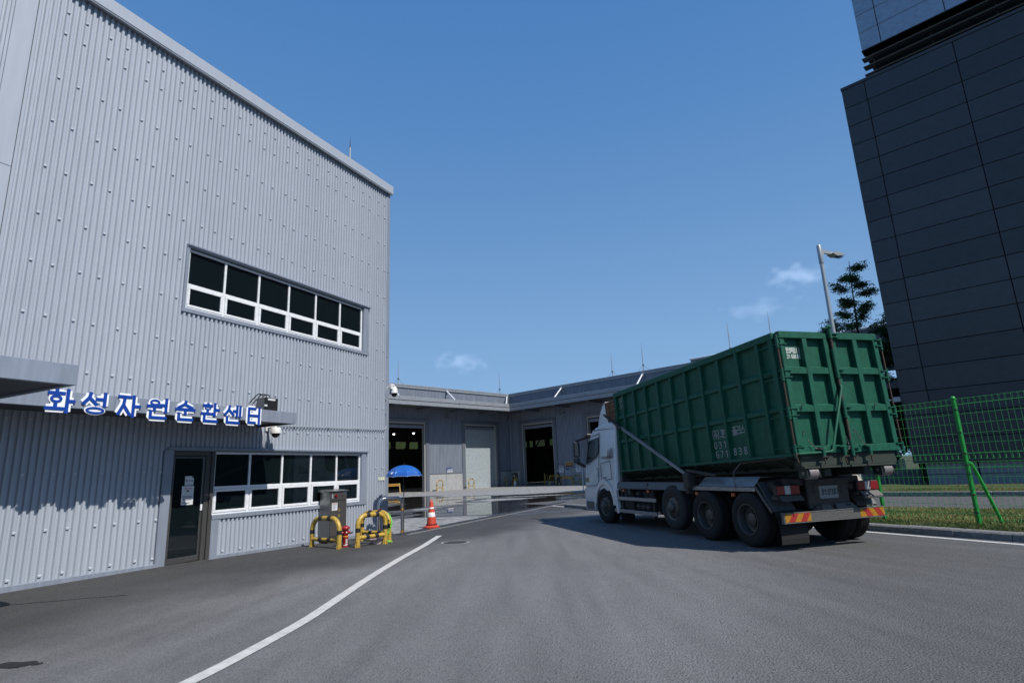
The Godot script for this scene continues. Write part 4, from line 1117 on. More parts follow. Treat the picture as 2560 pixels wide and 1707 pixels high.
func near_things():
	var g = "yellow and black guard rails beside the ribbed building"
	guard_rail("yellow and black guard rail in front of the steel cabinet, left of the hydrant", facing(Vector2(-5.18, -14.82), Vector2(-4.27, -14.2)), 1.02, 0.74, 0.058, g)
	guard_rail("front yellow and black guard rail of the crossing pair, right of the red hydrant", facing(Vector2(-3.92, -14.47), Vector2(-3.42, -15.12)), 0.84, 0.765, 0.058, g)
	guard_rail("rear yellow and black guard rail with a lime green chain tied to it", facing(Vector2(-4.25, -16.0), Vector2(-3.38, -15.52)), 0.95, 0.76, 0.058, g)
	# chain
	var ch = thing("plastic_chain", "lime green plastic chain hanging on the rear guard rail", "chain", at(-3.33, 0, -15.45))
	var m = MB.new()
	var links = []
	for k in 17: links.append(Vector3(-0.05 + 0.07 * sin(k * 0.3), 0.72 - k * 0.040, 0.05 + 0.015 * cos(k * 1.7)))
	for k in 9: links.append(Vector3(0.02 - k * 0.035, 0.05 + 0.015 * (k % 2), 0.08 + 0.03 * sin(k * 1.1)))
	for k in 9: links.append(Vector3(-0.26 + k * 0.03, 0.06 + k * 0.035, 0.07))
	for k in links.size():
		var p = []
		var dirv = (links[mini(k + 1, links.size() - 1)] - links[maxi(k - 1, 0)]).normalized()
		var side = dirv.cross(Vector3(0.3, 0.2, 1)).normalized() if k % 2 else dirv.cross(Vector3(1, 0.2, 0)).normalized()
		for q in 8: p.append(links[k] + dirv * cos(TAU * q / 8) * 0.034 + side * sin(TAU * q / 8) * 0.018)
		m.tube(p, 0.007, 5, false, true)
	stuff(part(ch, "links", m, M.lime))
	# steel cabinet
	var cb = thing("steel_cabinet", "tall stainless steel control cabinet standing against the lower windows", "cabinet", frame(Vector3(-4.84, 0.03, -15.73), Vector3(0.4368, 0, -0.89956)) * Transform3D(Basis.from_scale(Vector3(0.97, 0.86, 0.97)), Vector3.ZERO))
	m = MB.new(); m.bx(-0.33, 0.33, 0.16, 1.52, -0.3, 0.05, 0.008); part(cb, "body", m, M.steel)
	m = MB.new(); m.extr([Vector2(-0.33, 1.52), Vector2(0.09, 1.52), Vector2(0.09, 1.545), Vector2(-0.33, 1.60)], -0.37, 0.37, Transform3D(Basis(Vector3.UP, -PI / 2), Vector3(0, 0, 0))); part(cb, "roof", m, M.steel)
	m = MB.new(); m.bx(-0.31, 0.31, 0.22, 1.24, 0.051, 0.066, 0.004); var cdoor = part(cb, "door", m, M.steel_dark)
	m = MB.new(); m.bx(-0.31, 0.31, 1.26, 1.50, 0.051, 0.066, 0.004); var cpan = part(cb, "control_panel", m, M.steel_dark)
	m = MB.new(); m.cyl(Vector3(-0.12, 1.40, 0.066), Vector3(-0.12, 1.40, 0.10), 0.042, 16); part(cpan, "red_lamp", m, M.lamp_red, Transform3D(), "round red signal lamp")
	m = MB.new(); m.bx(-0.27, -0.22, 1.32, 1.45, 0.066, 0.08, 0.006); part(cpan, "gauge", m, M.lamp_grey)
	m = MB.new(); m.cyl(Vector3(0.13, 1.41, 0.066), Vector3(0.13, 1.41, 0.085), 0.022, 12); part(cpan, "knob", m, M.rust)
	m = MB.new(); m.bx(0.2, 0.29, 1.47, 1.49, 0.066, 0.068); part(cpan, "name_strip", m, M.print_blue)
	m = MB.new(); m.bx(-0.26, -0.05, 0.97, 1.19, 0.066, 0.0675); part(cdoor, "label", m, M.paper)
	m = MB.new(); m.bx(-0.24, -0.07, 1.155, 1.175, 0.0675, 0.0683); part(cdoor, "label_heading", m, M.inkred)
	m = MB.new()
	for i in 6: m.bx(-0.24, -0.08 - (i % 3) * 0.02, 1.13 - i * 0.024, 1.137 - i * 0.024, 0.0675, 0.0683)
	part(cdoor, "label_print", m, M.ink)
	m = MB.new(); hangul(m, [["s", "O"], ["b", "A", "o"], ["s", "U"], ["o", "O", "o"]], -0.015, 0.94, 0.075, 0.09, 0.19, 0.011, 0.066, 0.0675, true); part(cdoor, "lettering", m, M.gold)
	m = MB.new(); m.bx(-0.265, -0.225, 0.66, 0.78, 0.066, 0.078, 0.004); part(cdoor, "lock", m, M.chrome)
	m = MB.new()
	for q in [-0.28, 0.28]:
		for z in [-0.26, 0.0]: m.bx(q - 0.03, q + 0.03, -0.04, 0.158, z - 0.02, z + 0.02)
	part(cb, "feet", m, M.steel_dark)
	# hydrant
	var hy = thing("fire_hydrant", "red fire hydrant with a yellow band between the guard rails", "fire hydrant", at(-4.28, 0, -14.66, 0.3) * Transform3D(Basis.from_scale(Vector3(0.8, 0.685, 0.8)), Vector3.ZERO))
	m = MB.new(); m.lathe([Vector2(0.10, 0), Vector2(0.10, 0.03), Vector2(0.07, 0.035), Vector2(0.07, 0.06), Vector2(0.12, 0.065), Vector2(0.12, 0.10), Vector2(0.083, 0.11), Vector2(0.083, 0.56), Vector2(0.092, 0.58), Vector2(0.092, 0.66), Vector2(0.125, 0.67), Vector2(0.128, 0.70), Vector2(0.12, 0.74), Vector2(0.07, 0.775), Vector2(0.03, 0.78), Vector2(0.03, 0.80), Vector2(0.001, 0.80)], 20); part(hy, "barrel", m, M.red)
	m = MB.new(); m.lathe([Vector2(0.085, 0.40), Vector2(0.0865, 0.402), Vector2(0.0865, 0.438), Vector2(0.085, 0.44)], 20); part(hy, "band", m, mat("amber_band", [0.75, 0.30, 0.02], 0.5))
	for s in [-1, 1]:
		m = MB.new(); m.cyl(Vector3(s * 0.06, 0.55, 0.02), Vector3(s * 0.15, 0.55, 0.03), 0.05, 14); part(hy, "outlet", m, M.red)
		m = MB.new(); m.cyl(Vector3(s * 0.15, 0.55, 0.03), Vector3(s * 0.19, 0.55, 0.032), 0.055, 14); m.cyl(Vector3(s * 0.19, 0.55, 0.032), Vector3(s * 0.21, 0.55, 0.034), 0.022, 8); part(hy, "cap", m, M.steel_dark if s < 0 else M.lamp_grey)
	m = MB.new()
	for k in 8: m.box(Vector3(cos(TAU * k / 8) * 0.112, 0.105, sin(TAU * k / 8) * 0.112), Vector3(0.02, 0.02, 0.02))
	part(hy, "bolts", m, M.red)
	m = MB.new(); hangul(m, [["s", "O"], ["h", "OA"], ["j", "E", "n"]], 0.01, 0.29, 0.05, 0.06, 0.085, 0.010, 0.078, 0.088, true); m.bx(-0.05, 0.02, 0.125, 0.14, 0.08, 0.0865); m.bx(0.015, 0.045, 0.545, 0.585, 0.088, 0.0945); part(hy, "lettering", m, M.sign_white)
	# planter tub
	var tub = thing("planter_tub", "low pinkish plastic tub on the asphalt behind the front guard rail", "tub", at(-3.62, 0, -15.18, 0.6) * Transform3D(Basis.from_scale(Vector3(1, 0.7, 1)), Vector3.ZERO))
	m = MB.new()
	var r0 = [Vector2(-0.13, -0.09), Vector2(0.13, -0.09), Vector2(0.13, 0.09), Vector2(-0.13, 0.09)]
	for k in 4:
		var a = r0[k]; var b = r0[(k + 1) % 4]
		m.hint([Vector3(a.x, 0.0, a.y), Vector3(b.x, 0.0, b.y), Vector3(b.x * 1.25, 0.2, b.y * 1.3), Vector3(a.x * 1.25, 0.2, a.y * 1.3)], Vector3(a.x + b.x, 0, a.y + b.y))
		m.hint([Vector3(a.x * 0.92, 0.02, a.y * 0.92), Vector3(b.x * 0.92, 0.02, b.y * 0.92), Vector3(b.x * 1.19, 0.2, b.y * 1.22), Vector3(a.x * 1.19, 0.2, a.y * 1.22)], -Vector3(a.x + b.x, 0, a.y + b.y))
		m.beam(Vector3(a.x * 1.25, 0.2, a.y * 1.3), Vector3(b.x * 1.25, 0.2, b.y * 1.3), 0.03, 0.015)
	m.bx(-0.125, 0.125, 0.0, 0.02, -0.085, 0.085)
	part(tub, "shell", m, M.plastic_pink)
	# stainless hoop
	var hp = thing("steel_hoop", "polished stainless steel hoop barrier at the corner of the ribbed building", "barrier", facing(Vector2(-3.98, -16.95), Vector2(-3.44, -17.33)))
	var p = rail_shape(0.72, 1.06, 0.05, false)
	m = MB.new(); m.tube(p, 0.048, 14); part(hp, "hoop", m, M.chrome)
	for q in [[0.36, 0.70], [0.36, 0.08], [-0.36, 0.66]]:
		m = MB.new(); m.cyl(Vector3(q[0], q[1], 0), Vector3(q[0], q[1] + 0.06, 0), 0.0505, 14); part(hp, "yellow_tape", m, M.tape_yellow)
	m = MB.new(); m.cyl(Vector3(-0.36, 0.725, 0), Vector3(-0.36, 0.775, 0), 0.0505, 14); part(hp, "red_tape", m, M.red)
	# umbrella on its tube
	var ub = thing("umbrella", "open blue umbrella fixed to a thin steel tube beside the steel hoop", "umbrella", at(-3.37, 0, -17.32, 0.35))
	m = MB.new(); m.tube([Vector3(0, 0, 0), Vector3(0.0, 1.38, 0)], 0.014, 8); part(ub, "tube", m, M.steel)
	m = MB.new(); m.bx(-0.02, 0.022, 1.22, 1.42, -0.018, 0.018, 0.004); part(ub, "clamp", m, M.rust)
	m = MB.new(); m.tube([Vector3(0, 1.4, 0), Vector3(0.01, 2.03, 0)], 0.006, 6); part(ub, "shaft", m, M.steel_dark)
	m = MB.new(); m.tube([Vector3(0.01, 1.98, 0), Vector3(0.01, 2.07, 0)], [0.008, 0.004], 6); part(ub, "finial", m, M.rust)
	var tip = func(k, t):   # t from the crown (0) to the rim (1)
		var a = TAU * k / 8.0
		var rr = 0.53 * sin(t * 1.42) / sin(1.42); var y = 1.985 - 0.33 * (1 - cos(t * 1.42)) / (1 - cos(1.42))
		return Vector3(0.01 + cos(a) * rr, y, sin(a) * rr)
	for k in 8:
		m = MB.new()
		for i in 7:
			for j in 4:
				var Q = func(ii, jj):
					var t = ii / 7.0; var f = jj / 4.0
					var sag = sin(PI * f) * 0.045 * t * t
					var v = tip.call(k, t).lerp(tip.call(k + 1, t), f)
					return v + Vector3(0, sag * 0.6 if t > 0.85 else -sag * 0.4, 0) - Vector3(v.x, 0, v.z).normalized() * sag * 0.3
				m.hint([Q.call(i, j), Q.call(i + 1, j), Q.call(i + 1, j + 1), Q.call(i, j + 1)], Vector3(cos(TAU * (k + 0.5) / 8) * 0.5, 1, sin(TAU * (k + 0.5) / 8) * 0.5))
		part(ub, "panel", m, M.umbrella)
	m = MB.new()
	for k in 8:
		m.tube([tip.call(k, 1.0), tip.call(k, 1.0) * Vector3(1.03, 1, 1.03) - Vector3(0, 0.01, 0)], 0.005, 5)
		var c = []
		for j in 5: c.append(tip.call(k, 1.0).lerp(tip.call(k + 1, 1.0), j / 4.0) + Vector3(0, 0.02 * sin(PI * j / 4.0), 0) * 0.8)
		m.tube(c, 0.006, 5)
	part(ub, "hem", m, mat("hem", [0.35, 0.45, 0.8], 0.6))
	m = MB.new()
	for k in 8: m.tube([tip.call(k, 1.0) - Vector3(0, 0.01, 0), tip.call(k, 0.6) - Vector3(0, 0.015, 0), tip.call(k, 0.1) - Vector3(0, 0.02, 0)], 0.003, 4)
	part(ub, "ribs", m, M.steel_dark)
	m = MB.new(); hangul(m, [["s", "I"], ["d", "A"], ["b", "E"]], -0.11, 0, 0.055, 0.06, 0.07, 0.014, 0, 0.002)
	var a0 = PI * 0.93
	var pos = Vector3(0.01 + cos(a0) * 0.455, 1.74, -sin(a0) * 0.455 + 0.0)
	var outv = Vector3(cos(a0) * 0.6, 0.8, 0.62).normalized()
	var ri = Vector3(0.62, 0.1, 0.75).normalized()
	pos = Vector3(-0.335, 1.735, 0.30)
	outv = Vector3(-0.66, 0.60, 0.50).normalized(); ri = (Vector3(0.6, 0, 0.8) - outv * outv.dot(Vector3(0.6, 0, 0.8))).normalized()
	part(ub, "lettering", m, M.sign_white, Transform3D(Basis(ri, outv.cross(ri), outv), pos + outv * 0.012))
	# traffic cone
	var cn = thing("traffic_cone", "orange traffic cone with two silver bands at the edge of the concrete yard", "traffic cone", at(-2.86, 0.01, -19.35, 0.4))
	m = MB.new()
	var rim = []
	for k in 24:
		var a = TAU * k / 24
		var rr = 0.275 * (0.86 + 0.14 * absf(cos(a * 4)))
		rim.append(Vector2(cos(a) * rr, sin(a) * rr))
	m.extr(rim, 0, 0.035, Transform3D(Basis(Vector3.RIGHT, -PI / 2), Vector3.ZERO)); m.lathe([Vector2(0.24, 0.035), Vector2(0.19, 0.07), Vector2(0.17, 0.075)], 24); part(cn, "base", m, M.cone_orange)
	m = MB.new(); m.lathe([Vector2(0.172, 0.072), Vector2(0.180, 0.085), Vector2(0.176, 0.115), Vector2(0.15, 0.12)], 24); part(cn, "collar", m, mat("collar", [0.10, 0.02, 0.02], 0.7))
	m = MB.new(); m.lathe([Vector2(0.155, 0.11), Vector2(0.135, 0.30), Vector2(0.055, 0.78), Vector2(0.038, 0.83), Vector2(0.022, 0.85), Vector2(0.016, 0.88), Vector2(0.001, 0.885)], 24); part(cn, "body", m, M.cone_orange)
	for q in [[0.335, 0.475], [0.585, 0.635]]:
		m = MB.new()
		var R = func(y): return lerpf(0.135, 0.055, (y - 0.30) / 0.48) + 0.003
		m.lathe([Vector2(R.call(q[0]) - 0.003, q[0]), Vector2(R.call(q[0]), q[0] + 0.002), Vector2(R.call(q[1]), q[1] - 0.002), Vector2(R.call(q[1]) - 0.003, q[1])], 24); part(cn, "reflective_band", m, M.reflective)

func far_things():
	var g = "yellow and black guard rails at the depot doors"
	guard_rail("guard rail left of the plinth between the two left depot doors", FW * at(-12.0, 0, 0.9), 0.8, 1.1, 0.055, g)
	guard_rail("guard rail at the left side of the shut roller door", FW * at(-7.4, 0, 0.8), 0.8, 1.1, 0.055, g)
	guard_rail("guard rail left of the wall cabinet in the depot corner", RW * at(0.12, 0, 1.5), 0.9, 1.0, 0.055, g)
	guard_rail("guard rail with a white bag, left of the right wing's open door", RW * at(1.25, 0, 0.8), 0.9, 1.0, 0.055, g)
	guard_rail("guard rail right of the open door, behind the worker", RW * at(7.3, 0, 0.8), 1.0, 1.05, 0.055, g)
	guard_rail("guard rail right of the folding barrier, next to the lorry's cab", RW * at(10.9, 0, 1.0), 1.0, 1.05, 0.055, g)
	for q in [[at(-12.9, 0, -60.8, 0.15), "yellow folding barrier with a lettered board before the left open door", 1.25], [RW * at(9.4, 0, 1.0), "yellow folding barrier standing below the poster", 1.6]]:
		var o = thing("folding_barrier", q[1], "barrier", q[0], "yellow folding barriers")
		var w = q[2] / 2
		var m = MB.new(); m.bx(-w, w, 0.72, 0.98, -0.02, 0.02, 0.01); part(o, "board", m, M.yellow)
		m = MB.new(); hangul(m, [["j", "U"], ["o", "I"], ["g", "O", "o"], ["s", "A"]], -0.33, 0.79, 0.12, 0.13, 0.17, 0.02, 0.02, 0.024); m.bx(-w + 0.14, -w + 0.30, 0.81, 0.89, 0.02, 0.024); m.bx(w - 0.30, w - 0.14, 0.81, 0.89, 0.02, 0.024); part(o, "lettering", m, M.inkred)
		for s in [-1, 1]:
			m = MB.new(); m.beam(Vector3(s * w, 1.0, 0), Vector3(s * (w + 0.08), 0, 0.28), 0.07, 0.05); m.beam(Vector3(s * w, 1.0, 0), Vector3(s * (w + 0.08), 0, -0.28), 0.07, 0.05); m.beam(Vector3(s * (w + 0.05), 0.35, 0.18), Vector3(s * (w + 0.05), 0.35, -0.18), 0.05, 0.05); part(o, "trestle", m, M.yellow)
	# expanding barrier inside the right door
	var ex = thing("expanding_barrier", "yellow expanding lattice barrier standing in the right wing's open doorway", "barrier", RW * at(5.6, 0, -1.2))
	var m = MB.new()
	for s in [-1.3, 1.15]: m.bx(s - 0.04, s + 0.04, 0, 1.35, -0.04, 0.04, 0.01)
	part(ex, "post", m, M.yellow)
	for k in 8:
		m = MB.new(); m.beam(Vector3(-1.2 + k * 0.28, 1.2, 0.02), Vector3(-1.0 + k * 0.30, 0.4, 0.02), 0.05, 0.02); part(ex, "slat", m, M.yellow)
	var bk = thing("grey_basket", "low grey plastic basket on the floor of the right doorway", "basket", RW * at(6.1, 0, -0.4))
	m = MB.new()
	m.bx(-0.55, 0.55, 0, 0.05, -0.3, 0.3); m.bx(-0.6, -0.55, 0, 0.5, -0.32, 0.32, 0.01); m.bx(0.55, 0.6, 0, 0.5, -0.32, 0.32, 0.01); m.bx(-0.55, 0.55, 0.0, 0.5, 0.28, 0.32, 0.01); m.bx(-0.55, 0.55, 0.0, 0.5, -0.32, -0.28, 0.01)
	part(bk, "shell", m, mat("basket", [0.12, 0.14, 0.17], 0.7))
	m = MB.new(); m.bx(-0.63, 0.63, 0.45, 0.51, 0.325, 0.35, 0.01); part(bk, "rim", m, M.steel_dark)
	var wc = thing("wall_cabinet", "brown metal cabinet on the plinth in the depot corner", "cabinet", RW * at(0.72, 0, 0.05))
	m = MB.new(); m.bx(-0.36, 0.36, 0.05, 1.55, 0, 0.22, 0.02); part(wc, "box", m, mat("brown", [0.09, 0.065, 0.05], 0.6))
	m = MB.new(); m.bx(-0.31, 0.31, 0.1, 1.50, 0.221, 0.235, 0.01); part(wc, "door", m, M.brown)
	m = MB.new(); m.bx(-0.12, 0.06, 1.1, 1.3, 0.236, 0.24); part(wc, "label", m, M.paper)
	var fe = thing("fire_extinguisher", "small red fire extinguisher on the ground beside the brown cabinet", "fire extinguisher", RW * at(0.95, 0, 0.75))
	m = MB.new(); m.lathe([Vector2(0.08, 0), Vector2(0.09, 0.03), Vector2(0.09, 0.42), Vector2(0.05, 0.5), Vector2(0.02, 0.52), Vector2(0.001, 0.54)], 12); part(fe, "cylinder", m, M.red)
	m = MB.new(); m.bx(-0.03, 0.06, 0.54, 0.60, -0.02, 0.02); m.tube([Vector3(0.05, 0.55, 0), Vector3(0.13, 0.45, 0), Vector3(0.12, 0.2, 0)], 0.012, 6); part(fe, "valve", m, M.black)
	var bg = thing("white_sack", "white sack with a yellow top leaning beside a guard rail in the depot corner", "sack", RW * at(1.62, 0, 1.1))
	m = MB.new(); m.lathe([Vector2(0.16, 0), Vector2(0.20, 0.1), Vector2(0.19, 0.45), Vector2(0.14, 0.62)], 12); part(bg, "body", m, M.paper)
	m = MB.new(); m.lathe([Vector2(0.145, 0.60), Vector2(0.2, 0.66), Vector2(0.17, 0.82), Vector2(0.001, 0.88)], 12); part(bg, "top", m, M.yellow)
	person()

# ---------------------------------------------------------------- a worker, meshed from one smooth field
func field_mesh(mb, bones, cell, blend, xf := Transform3D()):   # bones: [a, b, ra, rb]; surface nets
	var lo = Vector3.ONE * 1e9; var hi = -lo
	for b in bones:
		for q in [[b[0], b[2]], [b[1], b[3]]]:
			lo = lo.min(q[0] - Vector3.ONE * (q[1] + cell * 2)); hi = hi.max(q[0] + Vector3.ONE * (q[1] + cell * 2))
	var nx = int((hi.x - lo.x) / cell) + 2; var ny = int((hi.y - lo.y) / cell) + 2; var nz = int((hi.z - lo.z) / cell) + 2
	var val = PackedFloat32Array(); val.resize(nx * ny * nz); val.fill(1.0)
	var id = func(i, j, k): return (k * ny + j) * nx + i
	for b in bones:
		var r = maxf(b[2], b[3]) + blend + cell
		var l = (b[0].min(b[1]) - Vector3.ONE * r - lo) / cell; var h = (b[0].max(b[1]) + Vector3.ONE * r - lo) / cell
		var ab = b[1] - b[0]; var len2 = maxf(ab.length_squared(), 1e-9)
		for k in range(maxi(0, int(l.z)), mini(nz, int(h.z) + 2)):
			for j in range(maxi(0, int(l.y)), mini(ny, int(h.y) + 2)):
				for i in range(maxi(0, int(l.x)), mini(nx, int(h.x) + 2)):
					var p = lo + Vector3(i, j, k) * cell
					var t = clampf((p - b[0]).dot(ab) / len2, 0, 1)
					var d = p.distance_to(b[0] + ab * t) - lerpf(b[2], b[3], t)
					var n = (k * ny + j) * nx + i
					var o = val[n]
					var q = maxf(blend - absf(o - d), 0.0) / blend
					val[n] = minf(o, d) - q * q * blend * 0.25
	var where = {}; var pts = []
	for k in nz - 1:
		for j in ny - 1:
			for i in nx - 1:
				var s = Vector3.ZERO; var c = 0
				var v = []
				for q in 8: v.append(val[id.call(i + (q & 1), j + ((q >> 1) & 1), k + (q >> 2))])
				for ed in [[0, 1], [2, 3], [4, 5], [6, 7], [0, 2], [1, 3], [4, 6], [5, 7], [0, 4], [1, 5], [2, 6], [3, 7]]:
					var a = v[ed[0]]; var b = v[ed[1]]
					if (a < 0) != (b < 0):
						var t = a / (a - b)
						var A = Vector3(ed[0] & 1, (ed[0] >> 1) & 1, ed[0] >> 2); var B = Vector3(ed[1] & 1, (ed[1] >> 1) & 1, ed[1] >> 2)
						s += A.lerp(B, t); c += 1
				if c:
					where[id.call(i, j, k)] = pts.size(); pts.append(lo + (Vector3(i, j, k) + s / c) * cell)
	var nrm = []
	for p in pts:
		var q = (p - lo) / cell
		var i = clampi(int(q.x), 1, nx - 3); var j = clampi(int(q.y), 1, ny - 3); var k = clampi(int(q.z), 1, nz - 3)
		var g = Vector3(val[id.call(i + 1, j, k)] - val[id.call(i - 1, j, k)] + val[id.call(i + 2, j, k)] - val[id.call(i, j, k)], val[id.call(i, j + 1, k)] - val[id.call(i, j - 1, k)] + val[id.call(i, j + 2, k)] - val[id.call(i, j, k)], val[id.call(i, j, k + 1)] - val[id.call(i, j, k - 1)] + val[id.call(i, j, k + 2)] - val[id.call(i, j, k)])
		nrm.append(g.normalized() if g.length() > 1e-6 else Vector3.UP)
	var face = func(a, b, c, d, flip):
		for n in [a, b, c, d]:
			if not where.has(n): return
		var P = [where[a], where[b], where[c], where[d]]
		if flip: P.reverse()
		mb.squad(xf * pts[P[0]], xf * pts[P[1]], xf * pts[P[2]], xf * pts[P[3]], xf.basis * nrm[P[0]], xf.basis * nrm[P[1]], xf.basis * nrm[P[2]], xf.basis * nrm[P[3]])
	for k in range(1, nz - 1):
		for j in range(1, ny - 1):
			for i in range(1, nx - 1):
				var a = val[id.call(i, j, k)] < 0
				if a != (val[id.call(i + 1, j, k)] < 0): face.call(id.call(i, j - 1, k - 1), id.call(i, j, k - 1), id.call(i, j, k), id.call(i, j - 1, k), not a)
				if a != (val[id.call(i, j + 1, k)] < 0): face.call(id.call(i - 1, j, k - 1), id.call(i, j, k - 1), id.call(i, j, k), id.call(i - 1, j, k), a)
				if a != (val[id.call(i, j, k + 1)] < 0): face.call(id.call(i - 1, j - 1, k), id.call(i, j - 1, k), id.call(i, j, k), id.call(i - 1, j, k), not a)

func person():
	var o = thing("person", "person in dark clothes, pale helmet and yellow safety vest walking by the right depot door", "person", at(4.50, 0.0, -65.2, -1.15))
	# faces +z, walking; heights for a body of 1.62 m
	var m = MB.new()
	var V = func(x, y, z): return Vector3(x, y, z)
	var bones = [
		[V.call(0, 0.93, 0), V.call(0, 1.12, 0.0), 0.125, 0.135], [V.call(0, 1.12, 0), V.call(0, 1.28, 0.01), 0.135, 0.13], [V.call(-0.13, 1.31, 0), V.call(0.13, 1.31, 0), 0.075, 0.075],
		[V.call(-0.09, 0.86, 0), V.call(-0.10, 0.47, 0.10), 0.095, 0.062], [V.call(-0.10, 0.47, 0.10), V.call(-0.10, 0.09, 0.08), 0.06, 0.042], [V.call(-0.10, 0.05, 0.04), V.call(-0.11, 0.035, 0.22), 0.045, 0.035],
		[V.call(0.09, 0.86, 0), V.call(0.10, 0.47, -0.06), 0.095, 0.062], [V.call(0.10, 0.47, -0.06), V.call(0.10, 0.10, -0.24), 0.06, 0.042], [V.call(0.10, 0.06, -0.27), V.call(0.11, 0.035, -0.10), 0.045, 0.035],
		[V.call(-0.18, 1.30, 0), V.call(-0.23, 1.03, -0.06), 0.058, 0.045], [V.call(-0.23, 1.03, -0.06), V.call(-0.22, 0.80, 0.03), 0.043, 0.033],
		[V.call(0.18, 1.30, 0), V.call(0.23, 1.03, -0.02), 0.058, 0.045], [V.call(0.23, 1.03, -0.02), V.call(0.22, 0.82, 0.10), 0.043, 0.033],
		[V.call(0, 1.32, 0.0), V.call(0, 1.42, 0.02), 0.058, 0.055]]
	field_mesh(m, bones, 0.022, 0.05)
	part(o, "clothed_body", m, M.navy)
	m = MB.new()
	field_mesh(m, [[V.call(0, 1.47, 0.02), V.call(0, 1.53, 0.02), 0.075, 0.085], [V.call(0, 1.44, 0.05), V.call(0, 1.47, 0.06), 0.045, 0.05], [V.call(0, 1.49, 0.10), V.call(0, 1.475, 0.115), 0.012, 0.016], [V.call(-0.085, 1.50, 0.01), V.call(-0.085, 1.48, 0.01), 0.018, 0.014], [V.call(0.085, 1.50, 0.01), V.call(0.085, 1.48, 0.01), 0.018, 0.014]], 0.008, 0.03)
	var head = part(o, "head", m, M.skin)
	m = MB.new(); m.sphere(V.call(-0.03, 1.505, 0.10), 0.011, 8, 6); m.sphere(V.call(0.03, 1.505, 0.10), 0.011, 8, 6); m.bx(-0.025, 0.025, 1.44, 1.447, 0.098, 0.104); part(head, "eyes_and_mouth", m, M.black)
	m = MB.new(); field_mesh(m, [[V.call(0, 1.44, 0.06), V.call(0, 1.46, 0.07), 0.055, 0.056]], 0.01, 0.02); part(head, "face_mask", m, M.black)
	m = MB.new(); m.sphere(V.call(0, 1.545, 0.015), 0.112, 16, 6, 0, 90, Vector3(1, 0.95, 1.12)); m.lathe([Vector2(0.112, 0), Vector2(0.135, -0.012), Vector2(0.112, 0.004)], 16, Transform3D(Basis.from_scale(Vector3(1, 1, 1.2)), Vector3(0, 1.545, 0.03))); part(o, "helmet", m, M.helmet)
	for s in [-1, 1]:
		m = MB.new()
		var w = V.call(s * 0.22, 0.79 if s < 0 else 0.81, 0.035 if s < 0 else 0.105)
		var hb = [[w, w + V.call(0, -0.075, 0.02), 0.026, 0.032]]
		for f in 4:
			var b = w + V.call((f - 1.5) * 0.001 + s * 0.004, -0.085, 0.02 + (f - 1.5) * 0.019)
			var l = [0.030, 0.036, 0.033, 0.025][f]
			hb.append([b, b + V.call(-s * 0.006, -l, 0.004), 0.0095, 0.009]); hb.append([b + V.call(-s * 0.006, -l, 0.004), b + V.call(-s * 0.022, -l * 1.9, 0.008), 0.009, 0.0075])
		hb.append([w + V.call(-s * 0.005, -0.035, 0.045), w + V.call(-s * 0.02, -0.075, 0.072), 0.012, 0.009])
		field_mesh(m, hb, 0.005, 0.008)
		part(o, "glove", m, M.paper if s < 0 else M.navy)
	m = MB.new()
	for s in [-1, 1]:
		for z in [-1, 1]:
			m.beam(V.call(s * 0.085, 1.37, z * 0.05), V.call(s * 0.075, 0.98, z * 0.145), 0.085, 0.02, Vector3(0, 0, 1))
	for a in 18:
		var t0 = TAU * a / 18; var t1 = TAU * (a + 1) / 18
		m.hint([V.call(cos(t0) * 0.155, 0.93, sin(t0) * 0.15), V.call(cos(t1) * 0.155, 0.93, sin(t1) * 0.15), V.call(cos(t1) * 0.155, 1.02, sin(t1) * 0.155), V.call(cos(t0) * 0.155, 1.02, sin(t0) * 0.155)], V.call(cos(t0), 0, sin(t0)))
	part(o, "safety_vest", m, M.vest)

